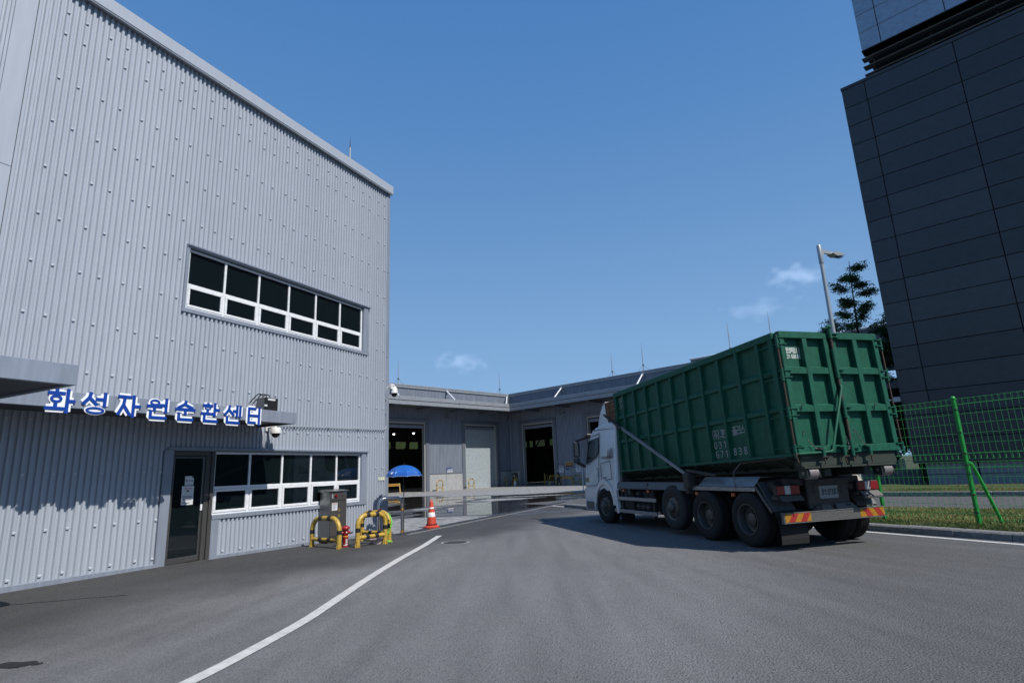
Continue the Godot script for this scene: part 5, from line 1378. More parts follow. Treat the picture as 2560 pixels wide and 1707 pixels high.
# ---------------------------------------------------------------- the dark tower on the right
func tower():
	var b = thing("dark_tower", "tall dark clad tower on the right with a lighter glossy top behind louvres", "building", TW)
	var xs = [0.0, 1.18, 5.33, 9.48, 13.63, 17.78]
	var gap = 0.02
	var m = MB.new()
	m.bx(0.06, 17.7, 1.25, 22.9, -12.0, -0.06); m.bx(1.9, 17.7, 22.8, 24.7, -11.5, -1.2); m.bx(1.45, 17.7, 24.6, 29.2, -11.6, -0.06); m.bx(0.35, 17.5, 0.0, 1.3, -11.5, -0.28)
	part(b, "core", m, M.joint)
	rng.seed = 17
	var shape = {}
	for i in 5:
		for v in 2:
			m = MB.new(); m.bx(gap if i > 0 else 0.0, xs[i + 1] - xs[i] - gap, gap * 0.8, 1.197 - gap * 0.8, -0.05, 0.0 - v * 0.003, 0.008)
			shape[[i, v]] = m
	var y = 22.77 - 1.197
	while y > 1.0:
		for i in 5:
			var pk = [i, rng.randi() % 2, rng.randi() % 3]
			if not shape.has(pk): shape[pk] = shape[[i, pk[1]]].mesh([M.cladding, M.cladding_b, M.cladding_c][pk[2]])
			part(b, "panel", shape[pk], null, at(xs[i], y, rng.randf_range(-.003, .003)) * Transform3D(Basis(Vector3.UP, rng.randf_range(-.0006, .0006)), Vector3.ZERO))
		y -= 1.197
	# return face at the left edge, so that the corner has depth
	m = MB.new(); m.bx(0.0, 0.055, 1.22, 22.77, -11.9, -0.052, 0.006); part(b, "side_cladding", m, M.cladding)
	m = MB.new(); m.bx(-0.03, 17.8, 22.775, 22.93, -0.5, 0.03, 0.008); part(b, "coping", m, M.cladding)
	m = MB.new(); m.bx(-0.02, 17.8, 22.932, 22.95, -0.45, 0.02); part(b, "coping_sheet", m, M.fin)
	# louvres in front of a glazed band
	m = MB.new(); m.bx(1.75, 17.7, 22.95, 24.6, -0.62, -0.58); part(b, "glazed_band", m, M.cladding_glass)
	m = MB.new(); m.bx(1.78, 17.7, 22.95, 24.6, -1.19, -0.9); part(b, "band_wall", m, M.room)
	for k in 6:
		m = MB.new(); m.bx(1.75 + k * 2.75, 1.83 + k * 2.75, 22.95, 24.6, -0.58, -0.5); part(b, "band_mullion", m, M.fin)
	for yy in [23.06, 23.58, 24.10]:
		m = MB.new(); m.extr([Vector2(0.02, 0.0), Vector2(0.05, 0.045), Vector2(-0.55, 0.10), Vector2(-0.55, 0.06)], 1.32, 17.7, Transform3D(Basis(Vector3(0, 0, -1), Vector3.UP, Vector3(1, 0, 0)).inverse().transposed() if false else Basis(Vector3(0, 0, 1), Vector3.UP, Vector3(-1, 0, 0)), Vector3(19.0, yy, 0)))
		part(b, "louvre", m, M.fin)
	# the upper block
	var ux = [0.0, 0.99, 3.98, 8.13, 12.28, 16.4]
	for r in 4:
		for i in 5:
			m = MB.new(); m.bx(ux[i] + 1.38 + gap, ux[i + 1] + 1.38 - gap, 24.66 + r * 1.165 + 0.012, 24.66 + (r + 1) * 1.165 - 0.012, -0.05, 0.0, 0.006); part(b, "upper_panel", m, M.cladding_silver)
	m = MB.new(); m.bx(1.38, 1.435, 24.66, 29.2, -11.5, -0.06); part(b, "side_cladding", m, M.cladding_silver)
	m = MB.new(); m.bx(1.36, 17.8, 24.6, 24.655, -0.6, 0.02, 0.006); part(b, "upper_drip", m, M.joint)
	# recessed base of paler panels
	for i in 8:
		for r in 2:
			m = MB.new(); m.bx(0.45 + i * 2.1 + 0.035, 0.45 + (i + 1) * 2.1 - 0.035, 0.0 + r * 0.66 + 0.008, (r + 1) * 0.66 - 0.012, -0.27, -0.22, 0.008); part(b, "base_panel", m, M.cladding_base)
	# annex roof behind the left edge, low wall
	var ax = thing("annex_roof", "dark flat roof edge of a low annex beside the dark tower", "building", TW)
	m = MB.new(); m.bx(-9.0, -0.02, 5.25, 5.62, -6.5, -1.6, 0.02); part(ax, "roof", m, M.cladding)
	m = MB.new(); m.bx(-9.0, -0.02, 2.2, 5.25, -6.4, -6.1); for k in 3: m.bx(-8.6 + k * 3.0, -8.35 + k * 3.0, 0, 5.25, -2.2, -1.95)
	part(ax, "wall", m, M.joint)
	var lw = thing("low_wall", "low grey concrete wall between the lawn and the annex beside the tower", "wall", TW)
	for k in 5:
		m = MB.new(); m.bx(-8.0 + k * 1.62, -8.0 + k * 1.62 + 1.6, 0, 0.92, -1.2, -1.0, 0.02); part(lw, "panel", m, M.grey_wall)
	# lamp on an arm at the tower corner
	var fl = thing("arm_lamp", "small pale box lamp on a horizontal arm at the corner of the dark tower", "lamp", TW)
	m = MB.new(); m.bx(-0.28, 0.02, 4.36, 4.62, 0.03, 0.28, 0.02); part(fl, "head", m, M.lamp_grey)
	m = MB.new(); m.tube([Vector3(-0.25, 4.49, 0.16), Vector3(-1.9, 4.49, 0.16)], 0.035, 8); part(fl, "arm", m, M.white_frame)
	# small blue lorry parked in front of the annex
	var bt = thing("blue_van", "small blue van seen from behind through the green fence, below the annex", "van", TW * at(-2.3, 0.0, -3.6, 0.1))
	m = MB.new(); m.bx(-0.85, 0.85, 0.55, 1.45, -3.4, 0.0, 0.1); m.bx(-0.78, 0.78, 1.45, 1.95, -3.2, -0.6, 0.15); part(bt, "body", m, M.blue_body)
	m = MB.new(); m.bx(-0.62, 0.62, 1.5, 1.86, -0.62, -0.585, 0.02); part(bt, "rear_window", m, M.black_gloss)
	for s in [-1, 1]:
		m = MB.new(); m.bx(s * 0.7 - 0.1, s * 0.7 + 0.1, 0.8, 1.05, -0.02, 0.02, 0.01); part(bt, "tail_light", m, M.lamp_red)
		for z in [-2.6, -0.6]:
			m = MB.new(); m.cyl(Vector3(s * 0.65, 0.32, z), Vector3(s * 0.84, 0.32, z), 0.32, 16); part(bt, "wheel", m, M.rubber)
	m = MB.new(); m.bx(-0.26, 0.26, 0.62, 0.74, 0.0, 0.02, 0.004); part(bt, "number_plate", m, M.plate)
	m = MB.new(); m.bx(-0.86, 0.86, 0.38, 0.56, -0.05, 0.06, 0.03); part(bt, "bumper", m, M.chassis)

	# street lamp
	var sl = thing("street_lamp", "tall pale street lamp with one angled head rising behind the container", "street lamp", at(11.53, 0.1, -20.0, 0.5))
	m = MB.new(); m.tube([Vector3(0, 0, 0), Vector3(0, 9.1, 0)], [0.10, 0.062], 16); part(sl, "pole", m, M.lamp_grey)
	m = MB.new(); m.lathe([Vector2(0.076, 8.55), Vector2(0.08, 8.56), Vector2(0.08, 9.24), Vector2(0.06, 9.28), Vector2(0.001, 9.29)], 16); m.extr([Vector2(0.05, 8.78), Vector2(0.22, 8.99), Vector2(0.80, 9.02), Vector2(0.80, 9.12), Vector2(0.2, 9.13), Vector2(0.05, 9.18)], -0.035, 0.035); part(sl, "arm", m, M.lamp_grey)
	m = MB.new()
	m.extr([Vector2(0.60, 9.02), Vector2(0.86, 8.95), Vector2(1.36, 9.05), Vector2(1.36, 9.07), Vector2(1.0, 9.13), Vector2(0.80, 9.13)], -0.14, 0.14); part(sl, "head", m, M.lamp_grey)
	m = MB.new(); m.bx(0.86, 1.28, 8.96, 8.985, -0.1, 0.1); part(sl, "lens", m, M.glass, Transform3D(Basis(Vector3.BACK, 0.18), Vector3(1.62, -0.28, 0)) if false else Transform3D())
	for s in [8.62, 8.75]:
		m = MB.new(); m.cyl(Vector3(-0.1, s, 0), Vector3(0.1, s, 0), 0.016, 6); part(sl, "bolt", m, M.steel)
	m = MB.new(); m.bx(-0.18, 0.18, 0.0, 0.03, -0.18, 0.18); part(sl, "base_plate", m, M.lamp_grey)

# ---------------------------------------------------------------- the green mesh fence
func fence():
	var d = Vector3(-0.4145, 0, -0.9101)   # along the fence, away from the camera
	var f = thing("mesh_fence", "green welded mesh fence with rolled edges behind the kerb on the right", "fence", frame(Vector3(9.833, 0.13, -12.871), -d))
	# x grows towards the camera; posts every 2.055 m; far side is -z
	var m = MB.new(); m.tube([Vector3(0, -0.1, 0), Vector3(0, 2.72, 0)], 0.043, 14); m.sphere(Vector3(0, 2.72, 0), 0.048, 14, 4, 0, 90); m.lathe([Vector2(0.043, 2.68), Vector2(0.048, 2.685), Vector2(0.048, 2.72)], 14)
	var pm = m.mesh(M.fence_green)
	for k in range(-5, 4):
		part(f, "post", pm, null, at(k * 2.055, 0, 0))
		if k in [0, -4, 2]:
			m = MB.new(); m.tube([Vector3(k * 2.055, 1.33, 0), Vector3(k * 2.055 + 0.03, 1.28, -0.10), Vector3(k * 2.055 + 0.06, 1.0, -0.22), Vector3(k * 2.055 + 0.14, -0.05, -0.60)], 0.036, 12); part(f, "brace", m, M.fence_green)
		m = MB.new()
		for y in [0.25, 0.62, 1.05, 1.25, 1.5, 1.95, 2.45]: m.bx(k * 2.055 - 0.05, k * 2.055 + 0.05, y, y + 0.025, 0.0, 0.055, 0.004)
		stuff(part(f, "clips", m, M.band_black if false else M.steel_dark))
	for k in range(-5, 3):
		for q in [[0.10, 1.33], [1.385, 2.70]]:
			m = MB.new()
			var x0 = k * 2.055 + 0.05; var n = 17; var st = 1.955 / n
			var y0 = q[0]; var y1 = q[1]
			for i in n + 1:
				var x = x0 + i * st
				# one wire: up the face, over a rolled triangle at the top and another at the bottom
				m.tube([Vector3(x, y0 + 0.12, -0.05), Vector3(x + 0.014, y0 + 0.005, -0.025), Vector3(x, y0, 0.0), Vector3(x, y0 + 0.13, 0.0), Vector3(x, y1 - 0.13, 0.0), Vector3(x, y1, 0.0), Vector3(x + 0.014, y1 - 0.005, -0.025), Vector3(x, y1 - 0.12, -0.05)], 0.0042, 4, false)
			var ys = [[y0 + 0.002, -0.012], [y0 + 0.12, -0.05], [y0 + 0.13, 0.003], [y1 - 0.002, -0.012], [y1 - 0.12, -0.05], [y1 - 0.13, 0.003]]
			for j in range(1, 5): ys.append([lerpf(y0 + 0.13, y1 - 0.13, j / 5.0), 0.003])
			for y in ys: m.tube([Vector3(x0 - 0.01, y[0], y[1]), Vector3(x0 + 1.965, y[0], y[1])], 0.0038, 4, false)
			stuff(part(f, "mesh_panel", m, M.wire_green))
	var wp = thing("leaning_pole", "pale leaning pole behind the lorry's rear, between its bumper and the fence", "pole")
	m = MB.new(); m.tube([Vector3(10.65, 0.1, -17.9), Vector3(10.05, 1.75, -18.1)], 0.075, 12); part(wp, "shaft", m, M.lamp_grey)

# ---------------------------------------------------------------- trees
func tree(label, pos, h, spread, seed_, first := 0.22, n_limbs := 26):
	var o = thing("tree", label, "tree", at(pos.x, pos.y, pos.z))
	var r = RandomNumberGenerator.new(); r.seed = seed_
	var m = MB.new()
	var trunk = []
	var rad = []
	for i in 9:
		var t = i / 8.0
		trunk.append(Vector3(sin(t * 3.0 + seed_) * 0.25, t * h, cos(t * 2.3 + seed_) * 0.2 - 0.2)); rad.append(lerpf(0.2, 0.02, pow(t, 0.8)))
	m.tube(trunk, rad, 8)
	var tips = []
	for i in n_limbs:
		var t = lerpf(first, 0.97, (i + r.randf() * 0.6) / n_limbs)
		var base = trunk[int(t * 8)].lerp(trunk[mini(8, int(t * 8) + 1)], t * 8 - int(t * 8))
		var an = i * 2.4 + r.randf_range(-.4, .4)
		var L = spread * pow(1.0 - t, 0.85) * r.randf_range(0.5, 1.2) + 0.3
		var dir = Vector3(cos(an), r.randf_range(0.15, 0.75), sin(an)).normalized()
		var p = [base]; var q = []
		q.append(0.05 * (1.2 - t))
		for k in range(1, 5):
			p.append(base + dir * L * k / 4.0 + Vector3(0, -0.05 * k * k * L * 0.12, 0) + Vector3(r.randf_range(-.06, .06), 0, r.randf_range(-.06, .06)))
			q.append(0.05 * (1.2 - t) * (1 - k / 4.6))
		m.tube(p, q, 5)
		for k in 7:
			var s = lerpf(0.35, 1.0, k / 6.0)
			var c = base.lerp(p[4], s) if s < 0.99 else p[4]
			var sd = Vector3(-dir.z, r.randf_range(-.1, .3), dir.x).normalized() * (1 if k % 2 else -1)
			var tw = c + (sd * 0.6 + dir * 0.6).normalized() * L * 0.28 * r.randf_range(0.6, 1.3)
			m.tube([c, tw], [0.012, 0.005], 4)
			tips.append([c, tw])
	part(o, "trunk", m, M.bark)
	var lf = MB.new()
	for k in 14:
		var c = Vector3(r.randf_range(-.26, .26), r.randf_range(-.16, .16), r.randf_range(-.26, .26))
		var u = Vector3(r.randf_range(-1, 1), r.randf_range(-.5, .5), r.randf_range(-1, 1)).normalized() * 0.085; var w = u.cross(Vector3(r.randf_range(-.5, .5), 1, r.randf_range(-.5, .5))).normalized() * 0.044
		lf.quad(c - u, c + w, c + u, c - w)
	var mm = MultiMesh.new(); mm.transform_format = MultiMesh.TRANSFORM_3D; mm.mesh = lf.mesh(M.leaf)
	var xf = []
	for t in tips:
		for k in 10:
			var s = r.randf()
			if r.randf() < 0.08: continue
			var p = t[0].lerp(t[1], s) + Vector3(r.randfn(0, 0.16), r.randfn(0.02, 0.10), r.randfn(0, 0.16))
			xf.append(Transform3D(Basis(Vector3.UP, r.randf() * TAU) * Basis(Vector3.RIGHT, r.randf_range(-.4, .4)) * Basis.from_scale(Vector3.ONE * r.randf_range(0.6, 1.15)), p))
	mm.instance_count = xf.size()
	for k in xf.size(): mm.set_instance_transform(k, xf[k])
	var c = MultiMeshInstance3D.new(); c.name = "crown"; c.multimesh = mm; o.add_child(c); stuff(c)

func trees():
	tree("tallest dark leafy tree with tiered branches between the lamp and the tower", Vector3(24.9, 0, -39.5), 15.6, 4.4, 3, 0.2, 30)
	tree("shorter dark tree whose crown shows just above the container's rear end", Vector3(23.0, 0, -40.5), 11.2, 3.6, 8, 0.2, 30)
	tree("bushy dark tree low behind the container, against the tower's left edge", Vector3(26.2, 0, -38.0), 10.5, 3.6, 21, 0.12, 34)
	# dark shrubs below, behind the fence
	for q in [[21.5, -36.0, 3.2, "beside the blue van"], [18.6, -35.0, 2.6, "behind the low grey wall, nearer the lorry"]]:
		tree("small dark tree with dense leaves %s" % q[3], Vector3(q[0], 0, q[1]), q[2] * 1.5, q[2] * 0.6, int(q[0]), 0.08, 22)

# ---------------------------------------------------------------- the lorry (x to its right, z to its rear, origin under the rear left tyre)
func tyre_mesh(r, w, dusty):   # axis along x, outer side at -x
	var m = MB.new()
	var h = w / 2
	var prof = [Vector2(0.29, -h + 0.03), Vector2(0.33, -h), Vector2(r - 0.09, -h - 0.008), Vector2(r - 0.03, -h + 0.015), Vector2(r, -h + 0.05)]
	for k in 4:
		var y = lerpf(-h + 0.05, h - 0.05, (k + 1) / 5.0)
		prof.append_array([Vector2(r, y - 0.012), Vector2(r - 0.014, y - 0.008), Vector2(r - 0.014, y + 0.008), Vector2(r, y + 0.012)])
	prof.append_array([Vector2(r, h - 0.05), Vector2(r - 0.03, h - 0.015), Vector2(r - 0.09, h + 0.008), Vector2(0.33, h), Vector2(0.29, h - 0.03)])
	var xf = Transform3D(Basis(Vector3.BACK, -PI / 2), Vector3.ZERO)   # y becomes x
	m.lathe(prof, 40, xf)
	return m
func wheel(p, xf, dual, side, dusty, name_ := "wheel"):
	# side -1: left of the lorry (outer side towards -x)
	var node = Node3D.new(); node.name = name_
	var k = 0
	while p.has_node(NodePath(node.name)):
		k += 1
		node.name = "%s_%03d" % [name_, k]
	p.add_child(node); node.transform = xf * (Transform3D() if side < 0 else Transform3D(Basis(Vector3.UP, PI), Vector3.ZERO))
	var t = tyre_mesh(0.53, 0.29, dusty)
	part(node, "tyre", t, M.rubber_dusty if dusty else M.rubber, at(0.145, 0, 0))
	if dual: part(node, "tyre", t, M.rubber, at(0.50, 0, 0))
	var rx = Transform3D(Basis(Vector3.BACK, -PI / 2), Vector3.ZERO)
	var m = MB.new()
	if dual:   # deep dish
		m.lathe([Vector2(0.30, 0.02), Vector2(0.305, 0.0), Vector2(0.288, 0.0), Vector2(0.275, 0.03), Vector2(0.262, 0.17), Vector2(0.20, 0.20), Vector2(0.13, 0.19), Vector2(0.125, 0.10), Vector2(0.10, 0.09), Vector2(0.001, 0.085)].map(func(q): return Vector2(q.x, q.y)), 32, rx)
	else:      # disc that bulges outwards
		m.lathe([Vector2(0.30, 0.03), Vector2(0.305, 0.005), Vector2(0.285, 0.01), Vector2(0.265, 0.05), Vector2(0.22, 0.015), Vector2(0.17, -0.005), Vector2(0.13, -0.008), Vector2(0.125, -0.05), Vector2(0.09, -0.075), Vector2(0.001, -0.08)], 32, rx)
	part(node, "rim", m, M.rim)
	m = MB.new()
	for i in (6 if dual else 10):
		var a = TAU * i / (6 if dual else 10)
		var rr = 0.225 if dual else 0.232
		var xx = 0.19 if dual else 0.022
		m.cyl(Vector3(xx - 0.005, cos(a) * rr, sin(a) * rr), Vector3(xx + 0.012, cos(a) * rr, sin(a) * rr), 0.036 if dual else 0.021, 12)
	part(node, "hand_holes", m, M.black)
	m = MB.new()
	for i in 10:
		var a = TAU * (i + 0.5) / 10
		var xx = 0.16 if dual else -0.025
		m.cyl(Vector3(xx, cos(a) * 0.165, sin(a) * 0.165), Vector3(xx + 0.05, cos(a) * 0.165, sin(a) * 0.165), 0.013, 6)
	part(node, "wheel_nuts", m, M.chassis)
	return node

func loft(mb, rings):   # rings: lists of points with the same count, walked in order; closed round
	for i in rings.size() - 1:
		var n = rings[i].size()
		for k in n:
			var l = (k + 1) % n
			mb.quad(rings[i][k], rings[i][l], rings[i + 1][l], rings[i + 1][k])

func lorry():
	var o = thing("lorry", "white hook lift lorry on four axles, seen from its rear left side", "lorry", TR)
	var m
	for w in [[-6.62, 0.53, false, false, 0.03], [-2.75, 0.64, false, true, 0.0], [-1.40, 0.53, true, false, 0.0], [0.0, 0.53, true, false, 0.0]]:
		var st = Basis(Vector3.UP, 0.10) if w[0] < -6 else Basis()
		wheel(o, Transform3D(st, Vector3(w[4], w[1], w[0])), w[2], -1, w[3])
		wheel(o, Transform3D(st, Vector3(2.60 - w[4], w[1], w[0])), w[2], 1, w[3])
	for z in [[-2.75, 0.64], [-1.40, 0.53], [0.0, 0.53], [-6.62, 0.53]]:
		m = MB.new(); m.cyl(Vector3(0.3, z[1], z[0]), Vector3(2.3, z[1], z[0]), 0.075, 12); m.sphere(Vector3(1.3, z[1], z[0]), 0.2, 14, 8); part(o, "axle", m, M.chassis)
	# frame
	m = MB.new()
	for x in [0.86, 1.66]: m.bx(x, x + 0.08, 0.78, 1.06, -8.0, 0.75, 0.01)
	for z in [-7.2, -5.4, -4.2, -3.4, -2.1, -0.7, 0.6]: m.bx(0.94, 1.66, 0.82, 1.02, z, z + 0.14)
	m.bx(0.5, 2.1, 0.55, 1.0, -7.6, -6.0, 0.05)
	part(o, "chassis_frame", m, M.chassis)
	m = MB.new()
	for x in [0.72, 1.72]: m.bx(x, x + 0.16, 1.14, 1.34, -5.6, 0.55, 0.01)
	for z in [-5.2, -3.0, -1.0, 0.2]: m.bx(0.88, 1.72, 1.16, 1.3, z, z + 0.16)
	m.bx(0.95, 1.65, 1.14, 1.42, -4.4, -3.6, 0.03)
	part(o, "lift_frame", m, M.chassis)
	m = MB.new(); m.cyl(Vector3(1.05, 1.12, 0.85), Vector3(1.05, 1.25, -2.5), 0.10, 14); m.cyl(Vector3(1.55, 1.12, 0.85), Vector3(1.55, 1.25, -2.5), 0.10, 14); part(o, "lift_cylinder", m, M.dusty)
	m = MB.new(); m.cyl(Vector3(0.35, 1.12, 0.62), Vector3(0.35, 1.12, 0.1), 0.17, 18); part(o, "rear_roller", m, M.chassis)
	# deck edges and rear fenders on both sides
	for s in [0, 1]:
		var X = func(x): return x if s == 0 else 2.6 - x
		var fl = Transform3D() if s == 0 else Transform3D(Basis.from_scale(Vector3(1, 1, 1)), Vector3.ZERO)
		m = MB.new()
		for q in [[-5.72, -4.02], [-4.0, -1.95]]:
			m.hint([Vector3(X.call(0.03), 1.08, q[0]), Vector3(X.call(0.03), 1.08, q[1]), Vector3(X.call(0.10), 1.235, q[1]), Vector3(X.call(0.10), 1.235, q[0])], Vector3(-1 if s == 0 else 1, 0.3, 0))
			m.bx(X.call(0.03), X.call(0.06), 1.045, 1.078, q[0], q[1]); m.bx(X.call(0.10), X.call(0.7), 1.22, 1.235, q[0], q[1]); m.bx(X.call(0.05), X.call(0.10), 1.06, 1.2, q[0] - 0.004, q[0] + 0.008)
		part(o, "deck_edge", m, M.lorry_grey)
		m = MB.new()
		m.hint([Vector3(X.call(0.02), 1.16, -1.62), Vector3(X.call(0.02), 1.17, 0.30), Vector3(X.call(0.16), 1.36, 0.36), Vector3(X.call(0.16), 1.34, -1.5)], Vector3(-1 if s == 0 else 1, 0.4, 0))
		m.bx(X.call(0.02), X.call(0.05), 1.07, 1.158, -1.9, 0.30, 0.006); m.bx(X.call(0.16), X.call(0.7), 1.335, 1.35, -1.5, 0.36)
		part(o, "fender_top", m, M.alu)
		m = MB.new()
		m.beam(Vector3(X.call(0.04), 1.16, 0.32), Vector3(X.call(0.04), 0.70, 0.70), 0.05, 0.05); m.beam(Vector3(X.call(0.30), 1.25, 0.36), Vector3(X.call(0.30), 0.72, 0.74), 0.5, 0.02, Vector3(0, 0.6, 0.8))
		part(o, "fender_rear", m, M.lorry_grey)
		m = MB.new()
		for k in 6:
			var y0 = 0.72 - k * 0.1; var y1 = 0.72 - (k + 1) * 0.1
			var z0 = 0.74 + 0.10 * sin(k * 0.35); var z1 = 0.74 + 0.10 * sin((k + 1) * 0.35)
			m.hint([Vector3(X.call(0.05), y0, z0), Vector3(X.call(0.66), y0, z0 + 0.02), Vector3(X.call(0.66), y1, z1 + 0.02), Vector3(X.call(0.05), y1, z1)], Vector3(0, 0, 1))
			m.hint([Vector3(X.call(0.05), y0, z0 - 0.012), Vector3(X.call(0.66), y0, z0 + 0.008), Vector3(X.call(0.66), y1, z1 + 0.008), Vector3(X.call(0.05), y1, z1 - 0.012)], Vector3(0, 0, -1))
		if s == 0: part(o, "mudflap", m, M.rubber)
		# side guards
		for y in [[0.72, 0.82], [0.37, 0.47]]:
			m = MB.new(); m.bx(X.call(0.05), X.call(0.09), y[0], y[1], -6.02, -3.6, 0.008); part(o, "side_guard", m, M.alu)
		m = MB.new()
		for z in [-5.62, -3.85]: m.bx(X.call(0.1), X.call(0.17), 0.3, 1.05, z, z + 0.08, 0.006)
		m.beam(Vector3(X.call(0.13), 1.1, -5.85), Vector3(X.call(0.13), 0.32, -5.55), 0.07, 0.05)
		stuff(part(o, "guard_bracket", m, M.chassis))
		for z in [-5.35, -3.95, -1.72, -0.42]:
			m = MB.new(); m.bx(X.call(0.03), X.call(0.08), 0.955, 1.035, z - 0.05, z + 0.05, 0.012); part(o, "side_marker", m, M.amber if s == 0 else M.amber)
	# tanks and boxes between the axles
	for q in [[-4.95, 0.55], [-4.68, 0.55], [-4.40, 0.55]]:
		m = MB.new(); m.cyl(Vector3(0.3, q[1], q[0]), Vector3(0.75, q[1], q[0]), 0.125, 16); m.sphere(Vector3(0.3, q[1], q[0]), 0.125, 16, 8, -90, 90, Vector3(0.5, 1, 1)); part(o, "air_tank", m, M.lorry_grey)
	m = MB.new(); m.cyl(Vector3(0.3, 0.90, -4.95), Vector3(0.75, 0.90, -4.95), 0.12, 16); m.sphere(Vector3(0.3, 0.9, -4.95), 0.12, 16, 8, -90, 90, Vector3(0.5, 1, 1)); part(o, "air_tank", m, M.lorry_grey)
	m = MB.new(); m.bx(0.3, 0.8, 0.78, 1.0, -4.7, -4.15, 0.02); part(o, "battery_box", m, M.chassis)
	m = MB.new(); m.cyl(Vector3(0.18, 0.96, -5.28), Vector3(0.26, 0.96, -5.28), 0.085, 14); part(o, "filter_cap", m, M.lorry_grey)
	m = MB.new(); m.bx(1.85, 2.5, 0.4, 1.02, -5.6, -3.7, 0.06); part(o, "fuel_tank", m, M.alu)
	m = MB.new(); m.bx(0.2, 0.75, 0.4, 0.95, -5.5, -5.1, 0.03); for k in 8: m.tube([Vector3(0.2, 0.9 - k * 0.05, -3.9 + (k % 3) * 0.05), Vector3(0.25, 0.7 - k * 0.03, -3.75), Vector3(0.3, 0.4, -3.8 + k * 0.02)], 0.014, 5)
	part(o, "hoses", m, M.chassis)
	# rear: beam, lamps, plate, bumper
	m = MB.new(); m.bx(0.80, 1.80, 0.72, 1.28, 0.76, 0.84, 0.02); m.bx(0.05, 0.62, 0.92, 1.0, 0.70, 0.86, 0.02); m.bx(1.98, 2.55, 0.92, 1.0, 0.70, 0.86, 0.02); m.bx(0.4, 2.2, 1.16, 1.3, 0.5, 0.74, 0.02)
	for x in [0.9, 1.62]: m.bx(x, x + 0.12, 0.5, 0.78, 0.74, 0.9, 0.01)
	m.hint([Vector3(0.82, 0.74, 0.85), Vector3(1.78, 0.74, 0.85), Vector3(1.72, 0.66, 0.95), Vector3(0.88, 0.66, 0.95)], Vector3(0, 0.6, 0.8))
	part(o, "rear_panel", m, M.dusty)
	m = MB.new(); m.hint([Vector3(1.0, 0.70, 0.93), Vector3(1.28, 0.70, 0.93), Vector3(1.24, 0.80, 0.86), Vector3(1.06, 0.80, 0.86)], Vector3(0, 0.5, 0.8)); m.hint([Vector3(1.36, 0.70, 0.93), Vector3(1.86, 0.70, 0.93), Vector3(1.8, 0.80, 0.86), Vector3(1.38, 0.80, 0.86)], Vector3(0, 0.5, 0.8)); part(o, "step_plate", m, M.bumper)
	m = MB.new(); m.bx(2.02, 2.5, 0.86, 0.915, 0.6, 0.98, 0.01); m.hint([Vector3(2.02, 1.0, 0.87), Vector3(2.5, 1.0, 0.87), Vector3(2.5, 0.9, 0.98), Vector3(2.02, 0.9, 0.98)], Vector3(0, 0.5, 0.8)); m.hint([Vector3(0.08, 1.0, 0.87), Vector3(0.6, 1.0, 0.87), Vector3(0.6, 0.9, 0.96), Vector3(0.08, 0.9, 0.96)], Vector3(0, 0.5, 0.8)); part(o, "lamp_bracket", m, M.bumper)
	m = MB.new()
	m.extr([Vector2(-0.45, 1.33), Vector2(-0.7, 1.05), Vector2(-0.66, 1.03), Vector2(-0.42, 1.30)], 2.0, 2.45, Transform3D(Basis(Vector3(0, 0, -1), Vector3.UP, Vector3(1, 0, 0)), Vector3(0, 0, 0.02))); part(o, "fender_end", m, mat("cream", [0.55, 0.50, 0.42], 0.6, 0.0, M.rim.albedo_texture, Vector3(3, 3, 3)))
	for s in [0, 1]:
		var x0 = 0.06 if s == 0 else 2.0
		m = MB.new(); m.bx(x0 - 0.015, x0 + 0.535, 1.005, 1.195, 0.77, 0.868, 0.012); var hs = part(o, "tail_light", m, M.black)
		for q in [[0.0, 0.17, "lamp_red"], [0.175, 0.31, "lamp_clear"], [0.315, 0.52, "lamp_red"]]:
			m = MB.new(); m.bx(x0 + q[0], x0 + q[1] - 0.003, 1.02, 1.18, 0.866, 0.885, 0.006); part(hs, "lens", m, M[q[2]])
	m = MB.new(); m.bx(1.06, 1.52, 0.90, 1.14, 0.842, 0.856, 0.006); var pl = part(o, "number_plate", m, M.plate)
	text(pl, "plate_digits", "81", 0.115, M.ink, Transform3D(Basis(), Vector3(1.175, 1.02, 0.857)), "Droid Sans", 700, 0.72)
	text(pl, "plate_digits", "7387", 0.115, M.ink, Transform3D(Basis(), Vector3(1.40, 1.02, 0.857)), "Droid Sans", 700, 0.72)
	m = MB.new(); hangul(m, [["o", "O"]], 1.245, 0.965, 0.05, 0.095, 0, 0.011, 0.856, 0.859); part(pl, "plate_letter", m, M.ink)
	for x in [0.95, 1.63]:
		m = MB.new(); m.cyl(Vector3(x, 1.02, 0.838), Vector3(x, 1.02, 0.848), 0.035, 12); part(o, "rear_hole", m, M.black)
	m = MB.new(); m.bx(0.02, 2.45, 0.52, 0.685, 0.93, 1.0, 0.006); var bp = part(o, "rear_bumper", m, M.bumper)
	m = MB.new(); m.bx(0.015, 2.455, 0.686, 0.697, 0.925, 1.008, 0.003); m.bx(0.015, 2.455, 0.507, 0.519, 0.925, 1.008, 0.003); part(bp, "edge_strip", m, M.alu)
	for q in [[0.05, 0.64, 1.0], [1.82, 2.42, -1.0]]:
		m = MB.new(); m.bx(q[0], q[1], 0.527, 0.68, 1.001, 1.004); part(bp, "yellow_tape", m, M.tape_yellow)
		m = MB.new()
		for k in 2:
			var x = q[0] + 0.07 + k * 0.27
			var pts = [Vector2(x, 0.529), Vector2(x + 0.14, 0.529), Vector2(x + 0.24, 0.678), Vector2(x + 0.10, 0.678)] if q[2] > 0 else [Vector2(x + 0.10, 0.529), Vector2(x + 0.24, 0.529), Vector2(x + 0.14, 0.678), Vector2(x, 0.678)]
			m.extr(pts, 1.003, 1.0065)
		part(bp, "red_tape", m, M.tape_red)
